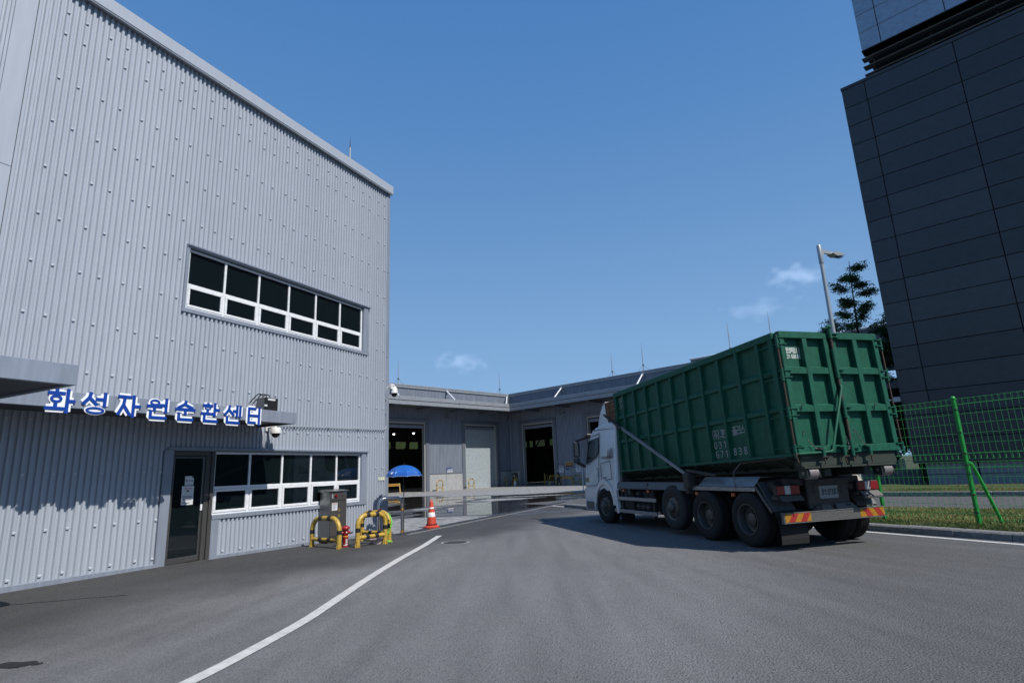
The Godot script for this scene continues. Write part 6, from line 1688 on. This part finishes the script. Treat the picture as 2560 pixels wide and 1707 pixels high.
	# cab: side outline in z (to the rear) and y
	var zr = -5.78; var zf = -8.12
	var outline = [Vector2(zr, 0.98), Vector2(zr, 2.5), Vector2(zr - 0.02, 2.9), Vector2(zr - 0.18, 3.03), Vector2(-6.7, 3.04), Vector2(-7.35, 2.93), Vector2(-7.68, 2.78), Vector2(-7.80, 2.60), Vector2(-8.02, 1.75), Vector2(zf, 1.25), Vector2(zf, 0.98)]
	m = MB.new()
	var rings = []
	for q in [[0.045, 0.07], [0.03, 0.03], [0.03, 0.0], [2.57, 0.0], [2.57, 0.03], [2.555, 0.07]]: pass
	for q in [[0.05, 0.09, 0.14], [0.06, 0.03, 0.06], [0.10, 0.0, 0.02], [0.2, 0.0, 0.0], [2.4, 0.0, 0.0], [2.5, 0.0, 0.02], [2.54, 0.03, 0.06], [2.55, 0.09, 0.14]]:
		var ring_ = []
		for v in outline:
			var c = Vector2(-6.95, 1.9); var t = (v.y - 2.3)
			var y = v.y - (q[1] if v.y > 2.45 else 0.0) - (0.0 if v.y > 1.0 else 0.0)
			var z = v.x + (q[2] if v.x < -7.3 else (-q[1] if v.x > -5.9 else 0.0))
			var tuck = 0.10 * clampf((v.y - 1.75) / 1.2, 0, 1)
			ring_.append(Vector3(lerpf(q[0], 1.3, tuck * (1.0 if absf(q[0] - 1.3) > 0.9 else 0.0)), y, z))
		rings.append(ring_)
	loft(m, rings)
	for rr in [rings[0], rings[7]]:
		var flat = PackedVector2Array(rr.map(func(v): return Vector2(v.z, v.y)))
		var t = Geometry2D.triangulate_polygon(flat)
		for i in range(0, t.size(), 3): m.hint([rr[t[i]], rr[t[i + 1]], rr[t[i + 2]]], Vector3(-1 if rr == rings[0] else 1, 0, 0))
	var cab = part(o, "cab", m, M.lorry_white)
	# lower cab: wheel arch ring, step box, bumper
	var arch = func(r0, r1, x0, x1, mt, nm):
		var q = MB.new()
		var pts = []
		for k in 13: pts.append(Vector2(-6.62 + cos(PI * k / 12) * r1, 0.56 + sin(PI * k / 12) * r1))
		for k in 13: pts.append(Vector2(-6.62 + cos(PI - PI * k / 12) * r0, 0.56 + sin(PI - PI * k / 12) * r0))
		q.extr(pts, x0, x1, Transform3D(Basis(Vector3(0, 0, 1), Vector3.UP, Vector3(-1, 0, 0)), Vector3.ZERO))
		part(cab, nm, q, mt)
	arch.call(0.60, 0.74, -0.12, -0.02, M.lorry_white, "wheel_arch"); arch.call(0.60, 0.74, -2.58, -2.48, M.lorry_white, "wheel_arch"); arch.call(0.585, 0.60, -2.5, -0.1, M.chassis, "arch_lining")
	for s in [0, 1]:
		var X = func(x): return x if s == 0 else 2.6 - x
		m = MB.new(); m.extr([Vector2(zf, 0.36), Vector2(-7.35, 0.36), Vector2(-7.35, 0.72), Vector2(-7.2, 1.0), Vector2(zf, 1.02)], minf(-X.call(0.04), -X.call(0.5)), maxf(-X.call(0.04), -X.call(0.5)), Transform3D(Basis(Vector3(0, 0, 1), Vector3.UP, Vector3(-1, 0, 0)), Vector3.ZERO)); part(cab, "step_panel", m, M.lorry_white)
		m = MB.new(); m.bx(X.call(0.02), X.call(0.05), 0.38, 0.62, -8.0, -7.45, 0.01); part(cab, "step", m, M.lorry_grey)
		m = MB.new(); m.extr([Vector2(-5.98, 1.0), Vector2(-5.80, 1.0), Vector2(-5.70, 0.36), Vector2(-5.82, 0.33)], minf(-X.call(0.03), -X.call(0.42)), maxf(-X.call(0.03), -X.call(0.42)), Transform3D(Basis(Vector3(0, 0, 1), Vector3.UP, Vector3(-1, 0, 0)), Vector3.ZERO)); part(cab, "rear_mudguard", m, M.lorry_white)
		m = MB.new(); m.bx(X.call(0.06), X.call(0.5), 0.1, 0.5, -5.66, -5.64); part(cab, "mudflap", m, M.rubber)
		# door window, seams, handle
		var sx = -1.0 if s == 0 else 1.0
		var tk = func(y): return X.call(lerpf(0.05, 1.3, 0.10 * clampf((y - 1.75) / 1.2, 0, 1)) - 0.006)
		var glass = func(pts, out): return pts.map(func(v): return Vector3(tk.call(v.y) + out * sx, v.y, v.x))
		var wn = [Vector2(-7.72, 2.55), Vector2(-6.98, 2.62), Vector2(-6.98, 2.16), Vector2(-7.12, 2.02), Vector2(-7.86, 1.80)]
		m = MB.new()
		var gp = glass.call(wn, 0.004)
		for k in range(1, 4): m.hint([gp[0], gp[k], gp[k + 1]], Vector3(sx, 0, 0))
		part(cab, "side_window", m, M.black_gloss)
		m = MB.new()
		for k in 5:
			var a = glass.call([wn[k]], 0.004)[0]; var b = glass.call([wn[(k + 1) % 5]], 0.004)[0]
			m.beam(a, b, 0.03, 0.012)
		part(cab, "window_seal", m, M.black)
		m = MB.new()
		for q in [[Vector2(-6.93, 2.74), Vector2(-6.93, 1.62)], [Vector2(-6.93, 1.62), Vector2(-7.02, 1.22)], [Vector2(-7.78, 2.66), Vector2(-6.93, 2.74)], [Vector2(-7.02, 1.22), Vector2(-7.2, 1.12)], [Vector2(-8.08, 1.10), Vector2(-7.2, 1.12)], [Vector2(-6.80, 1.80), Vector2(-6.12, 1.86)], [Vector2(-6.12, 1.86), Vector2(-6.05, 1.32)], [Vector2(-6.05, 1.32), Vector2(-6.76, 1.28)], [Vector2(-6.76, 1.28), Vector2(-6.80, 1.80)], [Vector2(-7.6, 2.88), Vector2(-5.95, 2.83)]]:
			var a = glass.call([q[0]], 0.0)[0]; var b = glass.call([q[1]], 0.0)[0]
			m.beam(a, b, 0.012, 0.012)
		part(cab, "panel_seams", m, M.chassis)
		m = MB.new(); m.bx(X.call(0.02), X.call(0.045), 1.36, 1.58, -7.10, -7.02, 0.01); part(cab, "door_handle", m, M.lorry_white)
		m = MB.new(); m.bx(X.call(0.03), X.call(0.047), 1.60, 1.67, -7.06, -7.02, 0.006); m.bx(X.call(0.03), X.call(0.047), 1.345, 1.375, -6.65, -6.45, 0.004); part(cab, "lock", m, M.chassis)
		m = MB.new()
		for k in 4: m.extr([Vector2(-6.33 + k * 0.085, 1.93), Vector2(-6.26 + k * 0.085, 1.93), Vector2(-6.21 + k * 0.085, 2.20 + k * 0.02), Vector2(-6.24 + k * 0.085, 2.20 + k * 0.02)], 0, 0.004, Transform3D(Basis(Vector3(0, 0, -sx), Vector3.UP, Vector3(sx, 0, 0)) if false else Basis(Vector3(0, 0, 1), Vector3.UP, Vector3(-1, 0, 0)), Vector3(tk.call(2.0) + (0.0 if s == 0 else 0.006), 0, 0)))
		part(cab, "decal_stripes", m, M.decal_grey)
		var yaw = -PI / 2 if s == 0 else PI / 2
		var tp = Transform3D(Basis(Vector3.UP, yaw), Vector3(tk.call(1.97) + sx * 0.002, 1.965, -6.42))
		text(cab, "decal_lettering", "XCIENT", 0.085, M.decal_grey, tp, "Droid Sans", 700, 1.5)
		# mirror
		m = MB.new(); m.bx(X.call(-0.24), X.call(-0.02), 2.05, 2.56, -8.32, -8.16, 0.04); m.bx(X.call(-0.24), X.call(-0.03), 1.86, 2.03, -8.32, -8.17, 0.04); var mr = part(cab, "mirror", m, M.black)
		m = MB.new(); m.bx(X.call(-0.22), X.call(-0.04), 2.08, 2.53, -8.159, -8.152); m.bx(X.call(-0.215), X.call(-0.05), 1.875, 2.015, -8.169, -8.162); part(mr, "glass", m, M.chrome if false else mat("mirror_glass", [0.25, 0.28, 0.30], 0.05, 0.9))
		m = MB.new(); m.beam(Vector3(X.call(-0.12), 2.58, -8.24), Vector3(X.call(0.16), 2.70, -7.78), 0.06, 0.06); m.beam(Vector3(X.call(-0.12), 1.87, -8.24), Vector3(X.call(0.06), 1.74, -8.0), 0.07, 0.09); part(mr, "arm", m, M.black)
		# grab rail and decals near the front edge
		m = MB.new(); m.tube([Vector3(X.call(-0.01), 0.95, zf - 0.02), Vector3(X.call(-0.01), 1.7, zf - 0.0)], 0.018, 6); part(cab, "grab_rail", m, M.lorry_white)
		m = MB.new(); m.bx(X.call(0.042), X.call(0.045), 1.22, 1.36, -8.0, -7.78, 0.0); part(cab, "small_decal", m, mat("decal_tan", [0.30, 0.26, 0.16], 0.6))
	# sun visor, windscreen, front
	m = MB.new(); m.hint([Vector3(0.22, 2.58, -7.82), Vector3(2.38, 2.58, -7.82), Vector3(2.44, 1.78, -8.03), Vector3(0.16, 1.78, -8.03)], Vector3(0, 0.2, -1)); part(cab, "windscreen", m, M.black_gloss)
	m = MB.new(); m.beam(Vector3(0.12, 2.72, -7.95), Vector3(2.48, 2.72, -7.95), 0.30, 0.03, Vector3(0, 1, -0.5)); part(cab, "sun_visor", m, M.black)
	m = MB.new(); m.bx(0.12, 2.48, 0.36, 0.98, zf - 0.06, zf + 0.1, 0.05); m.bx(0.4, 2.2, 1.0, 1.6, zf - 0.02, zf + 0.05, 0.03); part(cab, "front_bumper", m, M.lorry_white)
	# rear wall of the cab with its grey air duct
	m = MB.new(); m.bx(0.16, 0.62, 1.15, 2.45, -5.76, -5.66, 0.04); m.bx(0.24, 0.5, 1.75, 2.0, -5.66, -5.62, 0.02); m.bx(0.62, 2.4, 1.0, 2.75, -5.776, -5.74, 0.02); part(cab, "air_duct", m, M.lorry_grey)
	m = MB.new(); for x in [0.62, 0.72]: m.tube([Vector3(x, 3.3, -5.85), Vector3(x - 0.3, 2.5, -5.62), Vector3(x - 0.25, 1.9, -5.6)], 0.012, 5)
	part(cab, "hose", m, M.black)
	m = MB.new(); m.sphere(Vector3(0.5, 3.0, -7.15), 0.085, 12, 8); m.cyl(Vector3(0.5, 2.9, -7.15), Vector3(0.5, 3.0, -7.15), 0.04); part(cab, "roof_beacon", m, M.chrome)
	m = MB.new(); m.sphere(Vector3(0.28, 2.82, -7.62), 0.05, 10, 6); part(cab, "marker_lamp", m, M.lamp_clear)
	# wind deflector: a curved white shell, open to the rear, with a board of brown plywood inside
	m = MB.new()
	var pr = [Vector2(-7.26, 2.98), Vector2(-7.17, 3.21), Vector2(-7.02, 3.45), Vector2(-6.84, 3.63), Vector2(-6.66, 3.74)]
	for i in 4:
		for k in 10:
			var bend = func(p, t): return Vector3(lerpf(0.24, 2.36, t), p.y - 0.05 * pow(absf(t - 0.5) * 2, 4), p.x + 0.10 * pow(absf(t - 0.5) * 2, 3))
			m.hint([bend.call(pr[i], k / 10.0), bend.call(pr[i], (k + 1) / 10.0), bend.call(pr[i + 1], (k + 1) / 10.0), bend.call(pr[i + 1], k / 10.0)], Vector3(0, 0.7, -1))
	for s in [0, 1]:
		var x = 0.24 if s == 0 else 2.36
		var sd = [Vector3(x, 2.94, -7.14), Vector3(x, 3.16, -7.07), Vector3(x, 3.40, -6.92), Vector3(x, 3.58, -6.74), Vector3(x, 3.69, -6.56), Vector3(x, 3.3, -6.50), Vector3(x, 2.98, -6.34)]
		for k in range(1, 6): m.hint([sd[0], sd[k], sd[k + 1]], Vector3(-1 if s == 0 else 1, 0, 0))
	for k in 10:
		var bend = func(p, t): return Vector3(lerpf(0.24, 2.36, t), p.y - 0.05 * pow(absf(t - 0.5) * 2, 4), p.x + 0.10 * pow(absf(t - 0.5) * 2, 3))
		m.beam(bend.call(pr[4], k / 10.0), bend.call(pr[4], (k + 1) / 10.0), 0.05, 0.03)
	var df = part(cab, "wind_deflector", m, M.lorry_white)
	for k in 5:
		m = MB.new(); m.bx(0.26, 2.34, 3.08 + k * 0.115, 3.19 + k * 0.115, -6.62, -6.58, 0.006); part(cab, "plywood_board", m, M.plywood)
		for x in [0.255, 2.325]:
			m = MB.new(); m.bx(x, x + 0.02, 3.08 + k * 0.115, 3.19 + k * 0.115, -6.575, -5.72, 0.005); part(cab, "plywood_board", m, M.plywood)
	m = MB.new(); m.bx(0.24, 2.36, 3.66, 3.685, -6.62, -5.7, 0.006); part(cab, "plywood_lid", m, M.plywood)
	m = MB.new(); m.bx(0.235, 0.252, 3.06, 3.66, -6.33, -6.27, 0.004); m.bx(0.235, 0.252, 3.38, 3.43, -6.26, -5.72, 0.004); stuff(part(cab, "plywood_battens", m, M.plywood))
	m = MB.new(); m.bx(0.25, 2.35, 3.02, 3.06, -6.4, -5.72, 0.01); m.tube([Vector3(0.72, 2.95, -5.72), Vector3(0.72, 3.7, -5.72)], 0.022, 8); m.tube([Vector3(1.9, 2.95, -5.72), Vector3(1.9, 3.7, -5.72)], 0.022, 8); part(cab, "headboard_frame", m, M.alu)
	m = MB.new()
	for k in 8:
		m.sphere(Vector3(0.42 + k * 0.25, 3.17 + 0.02 * sin(k * 2.0), -5.86 + 0.03 * cos(k * 1.7)), 0.15, 12, 7, -90, 90, Vector3(1.3, 0.75, 0.9))
	part(o, "rolled_tarpaulin", m, M.tarp_blue)
	m = MB.new(); m.bx(0.16, 0.22, 2.3, 3.22, -5.62, -5.56, 0.008); m.bx(0.2, 2.4, 3.0, 3.05, -5.64, -5.58); part(o, "green_post", m, M.green_rail)
	# tarpaulin arms
	for s in [0, 1]:
		var X = func(x): return x if s == 0 else 2.6 - x
		m = MB.new(); m.tube([Vector3(X.call(0.06), 3.27, -6.25), Vector3(X.call(-0.01), 2.73, -5.0)], 0.045, 8); part(o, "arm_sleeve", m, M.chassis)
		m = MB.new(); m.tube([Vector3(X.call(-0.01), 2.75, -5.04), Vector3(X.call(-0.04), 1.42, -1.95)], 0.033, 10); m.tube([Vector3(X.call(-0.035), 2.80, -5.0), Vector3(X.call(-0.065), 1.47, -1.93)], 0.014, 8); part(o, "tarpaulin_arm", m, M.alu)
		m = MB.new(); m.bx(X.call(-0.08), X.call(0.12), 1.10, 1.46, -2.05, -1.82, 0.02); m.bx(X.call(-0.06), X.call(0.1), 0.98, 1.12, -2.0, -1.9, 0.01); m.beam(Vector3(X.call(0.0), 1.52, -1.95), Vector3(X.call(0.02), 1.40, -0.9), 0.07, 0.05); part(o, "arm_bracket", m, M.dusty)

# ---------------------------------------------------------------- the roll-off container
func container():
	var o = thing("green_container", "large dark green ribbed steel container riding on the lorry", "container", CO)
	var W = 2.45; var H = 2.34; var L = 6.98
	var m = MB.new()
	# skins
	for s in [0, 1]:
		m = MB.new(); m.bx(0.08 if s == 0 else W - 0.105, 0.105 if s == 0 else W - 0.08, 0.0, H - 0.1, -L + 0.1, -0.1); part(o, "side_sheet", m, M.green)
	m = MB.new(); m.bx(0.1, W - 0.1, 0.0, H - 0.1, -L + 0.08, -L + 0.1); part(o, "front_sheet", m, M.green)
	m = MB.new(); m.bx(0.12, W - 0.12, -0.02, 0.04, -L + 0.1, -0.06); part(o, "floor", m, M.green_rust)
	m = MB.new()
	for s in [0, 1]:
		var a = 0.0 if s == 0 else W; var b = 0.45 if s == 0 else W - 0.45
		m.hint([Vector3(a, -0.005, -L), Vector3(a, -0.005, 0.0), Vector3(b, -0.19, 0.0), Vector3(b, -0.19, -L)], Vector3(-0.3 if s == 0 else 0.3, -1, 0))
	m.bx(0.45, W - 0.45, -0.2, -0.185, -L, 0)
	part(o, "underside", m, M.green_rust)
	# long members under the floor
	for x in [0.68, W - 0.84]:
		m = MB.new(); m.bx(x, x + 0.16, -0.38, -0.2, -L + 0.2, -0.02, 0.01); part(o, "runner", m, M.green_rust)
	# rails and ribs of the sides
	for s in [0, 1]:
		var X = func(x): return x if s == 0 else W - x
		m = MB.new(); m.bx(X.call(-0.01), X.call(0.14), H - 0.14, H, -L, -0.02, 0.012); part(o, "top_rail", m, M.green_rail)
		m = MB.new(); m.bx(X.call(0.0), X.call(0.12), -0.01, 0.05, -L, -0.02, 0.008); part(o, "bottom_rail", m, M.green_rail)
		for y in [0.80, 1.50]:
			m = MB.new()
			var pr = [Vector2(X.call(0.095), y), Vector2(X.call(0.03), y + 0.03), Vector2(X.call(0.03), y + 0.10), Vector2(X.call(0.095), y + 0.18)]
			m.extr(pr, -L + 0.03, -0.05); part(o, "side_rail", m, M.green_rail)
		for k in 12:
			var z = -6.45 + (k - 1) * 0.655
			var w = 0.11
			if k == 0: w = 0.13; z = -L + 0.02
			if k == 10: z = -0.55
			if k == 11: z = -0.17; w = 0.15
			m = MB.new()
			m.extr([Vector2(X.call(0.095), z), Vector2(X.call(0.0), z + 0.02), Vector2(X.call(0.0), z + w - 0.015), Vector2(X.call(0.095), z + w)], 0.05, H - 0.14, Transform3D(Basis(Vector3.RIGHT, PI / 2), Vector3.ZERO) * Transform3D(Basis.from_scale(Vector3(1, 1, -1)), Vector3.ZERO) if false else Transform3D(Basis(Vector3(1, 0, 0), Vector3(0, 0, 1), Vector3(0, -1, 0)), Vector3(0, H - 0.09, 0)))
			part(o, "rib", m, M.green_rail)
			m = MB.new()
			m.extr([Vector2(X.call(0.01), -0.008), Vector2(X.call(0.45), -0.185), Vector2(X.call(0.42), -0.24), Vector2(X.call(0.34), -0.2), Vector2(X.call(0.02), -0.05)], z + 0.03, z + 0.075); part(o, "gusset", m, M.green_rust)
		m = MB.new(); m.bx(X.call(0.40), X.call(0.46), -0.26, -0.18, -L, -0.02, 0.008); part(o, "lower_rail", m, M.green_rust)
	m = MB.new(); m.bx(0.0, W, H - 0.14, H, -L - 0.01, -L + 0.12, 0.012); part(o, "top_rail", m, M.green_rail)
	for x in [0.0, 0.6, 1.17, 1.75, W - 0.12]:
		m = MB.new(); m.bx(x, x + 0.12, -0.1, H - 0.14, -L - 0.005, -L + 0.09, 0.012); part(o, "rib", m, M.green_rail)
	# the two rear doors
	for s in [0, 1]:
		var x0 = 0.06 if s == 0 else 1.27; var x1 = 1.20 if s == 0 else W - 0.02
		m = MB.new(); m.bx(x0, x1, 0.06, H - 0.02, -0.03, 0.0); var d = part(o, "door", m, M.green, Transform3D(), "left rear door with white lettering" if s == 0 else "right rear door")
		var D = 0.11
		m = MB.new(); m.bx(x0, x1, H - 0.13, H + 0.005, 0.001, D, 0.008); part(d, "frame", m, M.green_rail)
		m = MB.new(); m.bx(x0, x1, 0.03, 0.17, 0.001, D, 0.008); part(d, "frame", m, M.green_rail)
		for x in [x0, (x0 + x1) / 2 - 0.05, x1 - 0.11]:
			m = MB.new(); m.bx(x, x + 0.11, 0.17, H - 0.13, 0.001, D, 0.008); part(d, "post", m, M.green_rail)
		for k in 2:
			for yy in [0.80, 1.52]:
				var a = [x0 + 0.11, (x0 + x1) / 2 + 0.06][k]; var b = [(x0 + x1) / 2 - 0.05, x1 - 0.11][k]
				m = MB.new(); m.extr([Vector2(0, yy), Vector2(0.1, yy), Vector2(0.1, yy + 0.115), Vector2(0.0, yy + 0.155)], a, b, Transform3D(Basis(Vector3(0, 0, 1), Vector3.UP, Vector3(-1, 0, 0)), Vector3(a + b, 0, 0))); part(d, "ledge", m, M.green_rail)
		# hinge bar with its lugs
		var hx = 0.02 if s == 0 else W + 0.09
		var hz = 0.075
		m = MB.new(); m.tube([Vector3(hx, -0.06, hz), Vector3(hx, H - 0.06, hz)], 0.017, 8); part(o, "hinge_bar", m, M.rust)
		for y in [H - 0.18, 1.52, 0.80, 0.10]:
			m = MB.new(); m.tube([Vector3(hx, y - 0.14, hz), Vector3(hx, y + 0.10, hz)], 0.033, 10); part(o, "hinge", m, M.green_rail)
			for yy in [y - 0.08, y + 0.05]:
				m = MB.new(); m.extr([Vector2(hx, hz - 0.02), Vector2(hx + (0.19 if s == 0 else -0.19), 0.112), Vector2(hx + (0.17 if s == 0 else -0.17), hz + 0.065), Vector2(hx, hz + 0.04)], yy, yy + 0.018, Transform3D(Basis(Vector3(1, 0, 0), Vector3(0, 0, 1), Vector3(0, -1, 0)), Vector3(0, 2 * yy + 0.018, 0))); part(o, "hinge_lug", m, M.green_rail)
				m = MB.new(); m.bx(hx - 0.015, hx + 0.015, yy, yy + 0.018, -0.42, hz); part(o, "hinge_strap", m, M.green_rail)
	m = MB.new(); m.bx(1.205, 1.265, 0.03, H, -0.03, 0.02); part(o, "door_gap", m, M.black)
	# lock rod in the middle, diagonal lever, cap
	m = MB.new(); m.tube([Vector3(1.235, -0.14, 0.15), Vector3(1.235, H + 0.02, 0.15)], 0.024, 10); part(o, "lock_rod", m, M.rust)
	for r in [[H - 0.13, H + 0.08], [1.42, 2.0], [0.66, 1.0], [-0.04, 0.25]]:
		m = MB.new(); m.tube([Vector3(1.235, r[0], 0.15), Vector3(1.235, r[1], 0.15)], 0.038, 12); part(o, "lock_sleeve", m, M.green_rail)
	m = MB.new(); m.lathe([Vector2(0.04, 0), Vector2(0.055, 0.015), Vector2(0.055, 0.04), Vector2(0.03, 0.065), Vector2(0.001, 0.07)], 14, at(1.235, H + 0.07, 0.15)); m.extr([Vector2(1.05, 0.13), Vector2(1.235, 0.11), Vector2(1.235, 0.19), Vector2(1.08, 0.16)], 0, 0.02, Transform3D(Basis(Vector3(1, 0, 0), Vector3(0, 0, 1), Vector3(0, -1, 0)), Vector3(0, H + 0.09, 0))); part(o, "lock_cap", m, M.green_rail)
	for y in [H - 0.06, 1.56, 0.84, 0.08]:
		for yy in [y - 0.035, y + 0.035]:
			m = MB.new(); m.extr([Vector2(1.24, 0.12), Vector2(1.44, 0.112), Vector2(1.42, 0.17), Vector2(1.24, 0.185)], 0, 0.016, Transform3D(Basis(Vector3(1, 0, 0), Vector3(0, 0, 1), Vector3(0, -1, 0)), Vector3(0, yy, 0))); part(o, "lock_lug", m, M.green_rail)
	m = MB.new(); m.tube([Vector3(1.235, 1.28, 0.17), Vector3(1.20, 1.22, 0.21), Vector3(0.80, 0.09, 0.15), Vector3(0.74, 0.05, 0.15), Vector3(0.02, 0.03, 0.14)], 0.024, 10); part(o, "door_lever", m, M.green_rail)
	m = MB.new(); m.tube([Vector3(0.02, 0.03, 0.14), Vector3(-0.03, 0.02, 0.13), Vector3(0.0, -0.12, 0.13)], 0.018, 8); part(o, "lever_hook", m, M.rust)
	# hooks, chains, bolts at the sill
	for x in [0.55, 1.03, 1.63]:
		m = MB.new(); m.tube([Vector3(x, 0.15, 0.17), Vector3(x, -0.03, 0.17)], 0.034, 10); m.bx(x - 0.1, x + 0.1, 0.125, 0.145, 0.11, 0.2); part(o, "sill_catch", m, M.green_rail)
		m = MB.new(); m.tube([Vector3(x, -0.03, 0.17), Vector3(x + 0.01, -0.17, 0.17)], 0.013, 6); m.bx(x - 0.06, x + 0.07, -0.045, -0.03, 0.14, 0.2); part(o, "sill_pin", m, M.rust)
	for q in [[Vector3(0.30, 0.26, 0.13), Vector3(0.40, 0.12, 0.17), Vector3(0.62, 0.13, 0.2)], [Vector3(1.42, 0.42, 0.13), Vector3(1.50, 0.20, 0.16), Vector3(1.62, 0.10, 0.2)], [Vector3(1.10, 0.30, 0.2), Vector3(1.14, 0.12, 0.2), Vector3(1.06, 0.04, 0.2)]]:
		var c = Curve3D.new(); c.add_point(q[0], Vector3.ZERO, (q[1] - q[0]) * 0.5); c.add_point(q[1], (q[0] - q[2]) * 0.2, (q[2] - q[0]) * 0.2); c.add_point(q[2], (q[1] - q[2]) * 0.5)
		m = MB.new(); var n = int(c.get_baked_length() / 0.03)
		for k in n:
			var a = c.sample_baked(k * 0.03); var b = c.sample_baked(k * 0.03 + 0.015); var dv = (b - a).normalized(); var sd = dv.cross(Vector3(0, 0, 1) if k % 2 else Vector3(1, 0.2, 0.3)).normalized(); var ln = []
			for j in 8: ln.append(a + dv * cos(TAU * j / 8) * 0.022 + sd * sin(TAU * j / 8) * 0.012)
			m.tube(ln, 0.004, 4, false, true)
		stuff(part(o, "chain", m, M.chain))
	for q in [Vector3(0.28, 0.86, 0.115), Vector3(2.0, 0.86, 0.115)]:
		m = MB.new(); m.tube([q + Vector3(0, -0.05, 0), q + Vector3(0, 0.05, 0.02), q + Vector3(0.02, 0.08, 0.03), q + Vector3(0.05, 0.05, 0.04)], 0.007, 5); part(o, "hook", m, M.chassis)
	for q in [Vector3(0.33, 0.40, 0.002), Vector3(0.88, 0.40, 0.002), Vector3(1.5, 0.40, 0.002)]:
		m = MB.new(); m.tube([q + Vector3(-0.015, -0.06, 0), q + Vector3(-0.01, 0.05, 0.0), q + Vector3(0.02, 0.06, 0), q + Vector3(0.025, 0.02, 0), q + Vector3(-0.005, 0.0, 0)], 0.006, 5); part(o, "weld_mark", m, M.black)
	# sill and rollers
	m = MB.new(); m.bx(0.12, W - 0.10, -0.20, 0.03, -0.12, 0.06, 0.01); m.bx(0.14, W - 0.16, -0.235, -0.2, -0.10, 0.09, 0.006); part(o, "rear_sill", m, M.green_rust)
	for x in [0.36, W - 0.36]:
		m = MB.new(); m.cyl(Vector3(x - 0.1, -0.31, -0.03), Vector3(x + 0.1, -0.31, -0.03), 0.115, 22); m.cyl(Vector3(x - 0.16, -0.31, -0.03), Vector3(x + 0.16, -0.31, -0.03), 0.03, 10); part(o, "roller", m, M.roller)
		m = MB.new(); m.bx(x - 0.15, x - 0.13, -0.40, -0.18, -0.15, 0.06, 0.004); m.bx(x + 0.13, x + 0.15, -0.40, -0.18, -0.15, 0.06, 0.004); part(o, "roller_bracket", m, M.green_rust)
	m = MB.new(); m.tube([Vector3(-0.02, -0.02, -0.1), Vector3(-0.02, -0.05, -1.45)], 0.014, 6); part(o, "side_rod", m, M.rust)
	m = MB.new()
	for k in 9:
		var ln = []
		for j in 8:
			ln.append(Vector3(-0.02 + (sin(TAU * j / 8) * 0.016 if k % 2 else 0.0), -0.24 - k * 0.04 + cos(TAU * j / 8) * 0.028, -1.72 + (0.0 if k % 2 else sin(TAU * j / 8) * 0.016)))
		m.tube(ln, 0.005, 4, false, true)
	m.tube([Vector3(-0.02, -0.05, -1.45), Vector3(-0.02, -0.22, -1.72)], 0.012, 6)
	stuff(part(o, "side_chain", m, M.chain))
	# painted lettering: the side first (its local x runs forward to rear)
	var sd = Transform3D(Basis(Vector3(0, 0, 1), Vector3.UP, Vector3(-1, 0, 0)), Vector3(0.077, 0, 0))
	m = MB.new()
	hangul(m, ["(", ["j", "U"], ")", ["g", "W"], ["r", "I", "n"]], 0, 0, 0.10, 0.17, 0.098, 0.018, 0, 0.002); part(o, "lettering", m, M.paint_white, sd * Transform3D(Basis(), Vector3(-2.42, 0.53, 0)))
	m = MB.new(); hangul(m, [["p", "W", "r"], ["r", "E"], ["s", "W"]], 0, 0, 0.125, 0.17, 0.14, 0.017, 0, 0.002); part(o, "lettering", m, M.paint_white, sd * Transform3D(Basis(), Vector3(-1.68, 0.55, 0)))
	text(o, "lettering", "0 3 1", 0.15, M.paint_white, sd * Transform3D(Basis(), Vector3(-2.16, 0.38, 0)), "Droid Sans", 400)
	text(o, "lettering", "6 7 1", 0.15, M.paint_white, sd * Transform3D(Basis(), Vector3(-2.14, 0.18, 0)), "Droid Sans", 400)
	text(o, "lettering", "8 3 8", 0.15, M.paint_white, sd * Transform3D(Basis(), Vector3(-1.52, 0.20, 0)), "Droid Sans", 400)
	text(o, "lettering", "GF", 0.15, M.paint_white, sd * Transform3D(Basis(), Vector3(-6.66, 2.08, 0)), "Droid Sans", 400)
	text(o, "lettering", "34", 0.15, M.paint_white, sd * Transform3D(Basis(), Vector3(-6.64, 1.90, 0)), "Droid Sans", 400)
	m = MB.new(); hangul(m, [["j", "U", "o"], ["o", "A", "o"], ["t", "W", "g"], ["j", "A", "o"], "(", ["j", "U"], ")"], 0.25, 1.935, 0.068, 0.11, 0.058, 0.0115, 0.0, 0.002); part(o, "lettering", m, mat("paint_bright", [0.6, 0.66, 0.64], 0.7))
	text(o, "lettering", "031 668 8825", 0.085, M.paint_bright, Transform3D(Basis(), Vector3(0.44, 1.87, 0.002)), "Droid Sans", 700, 0.62)
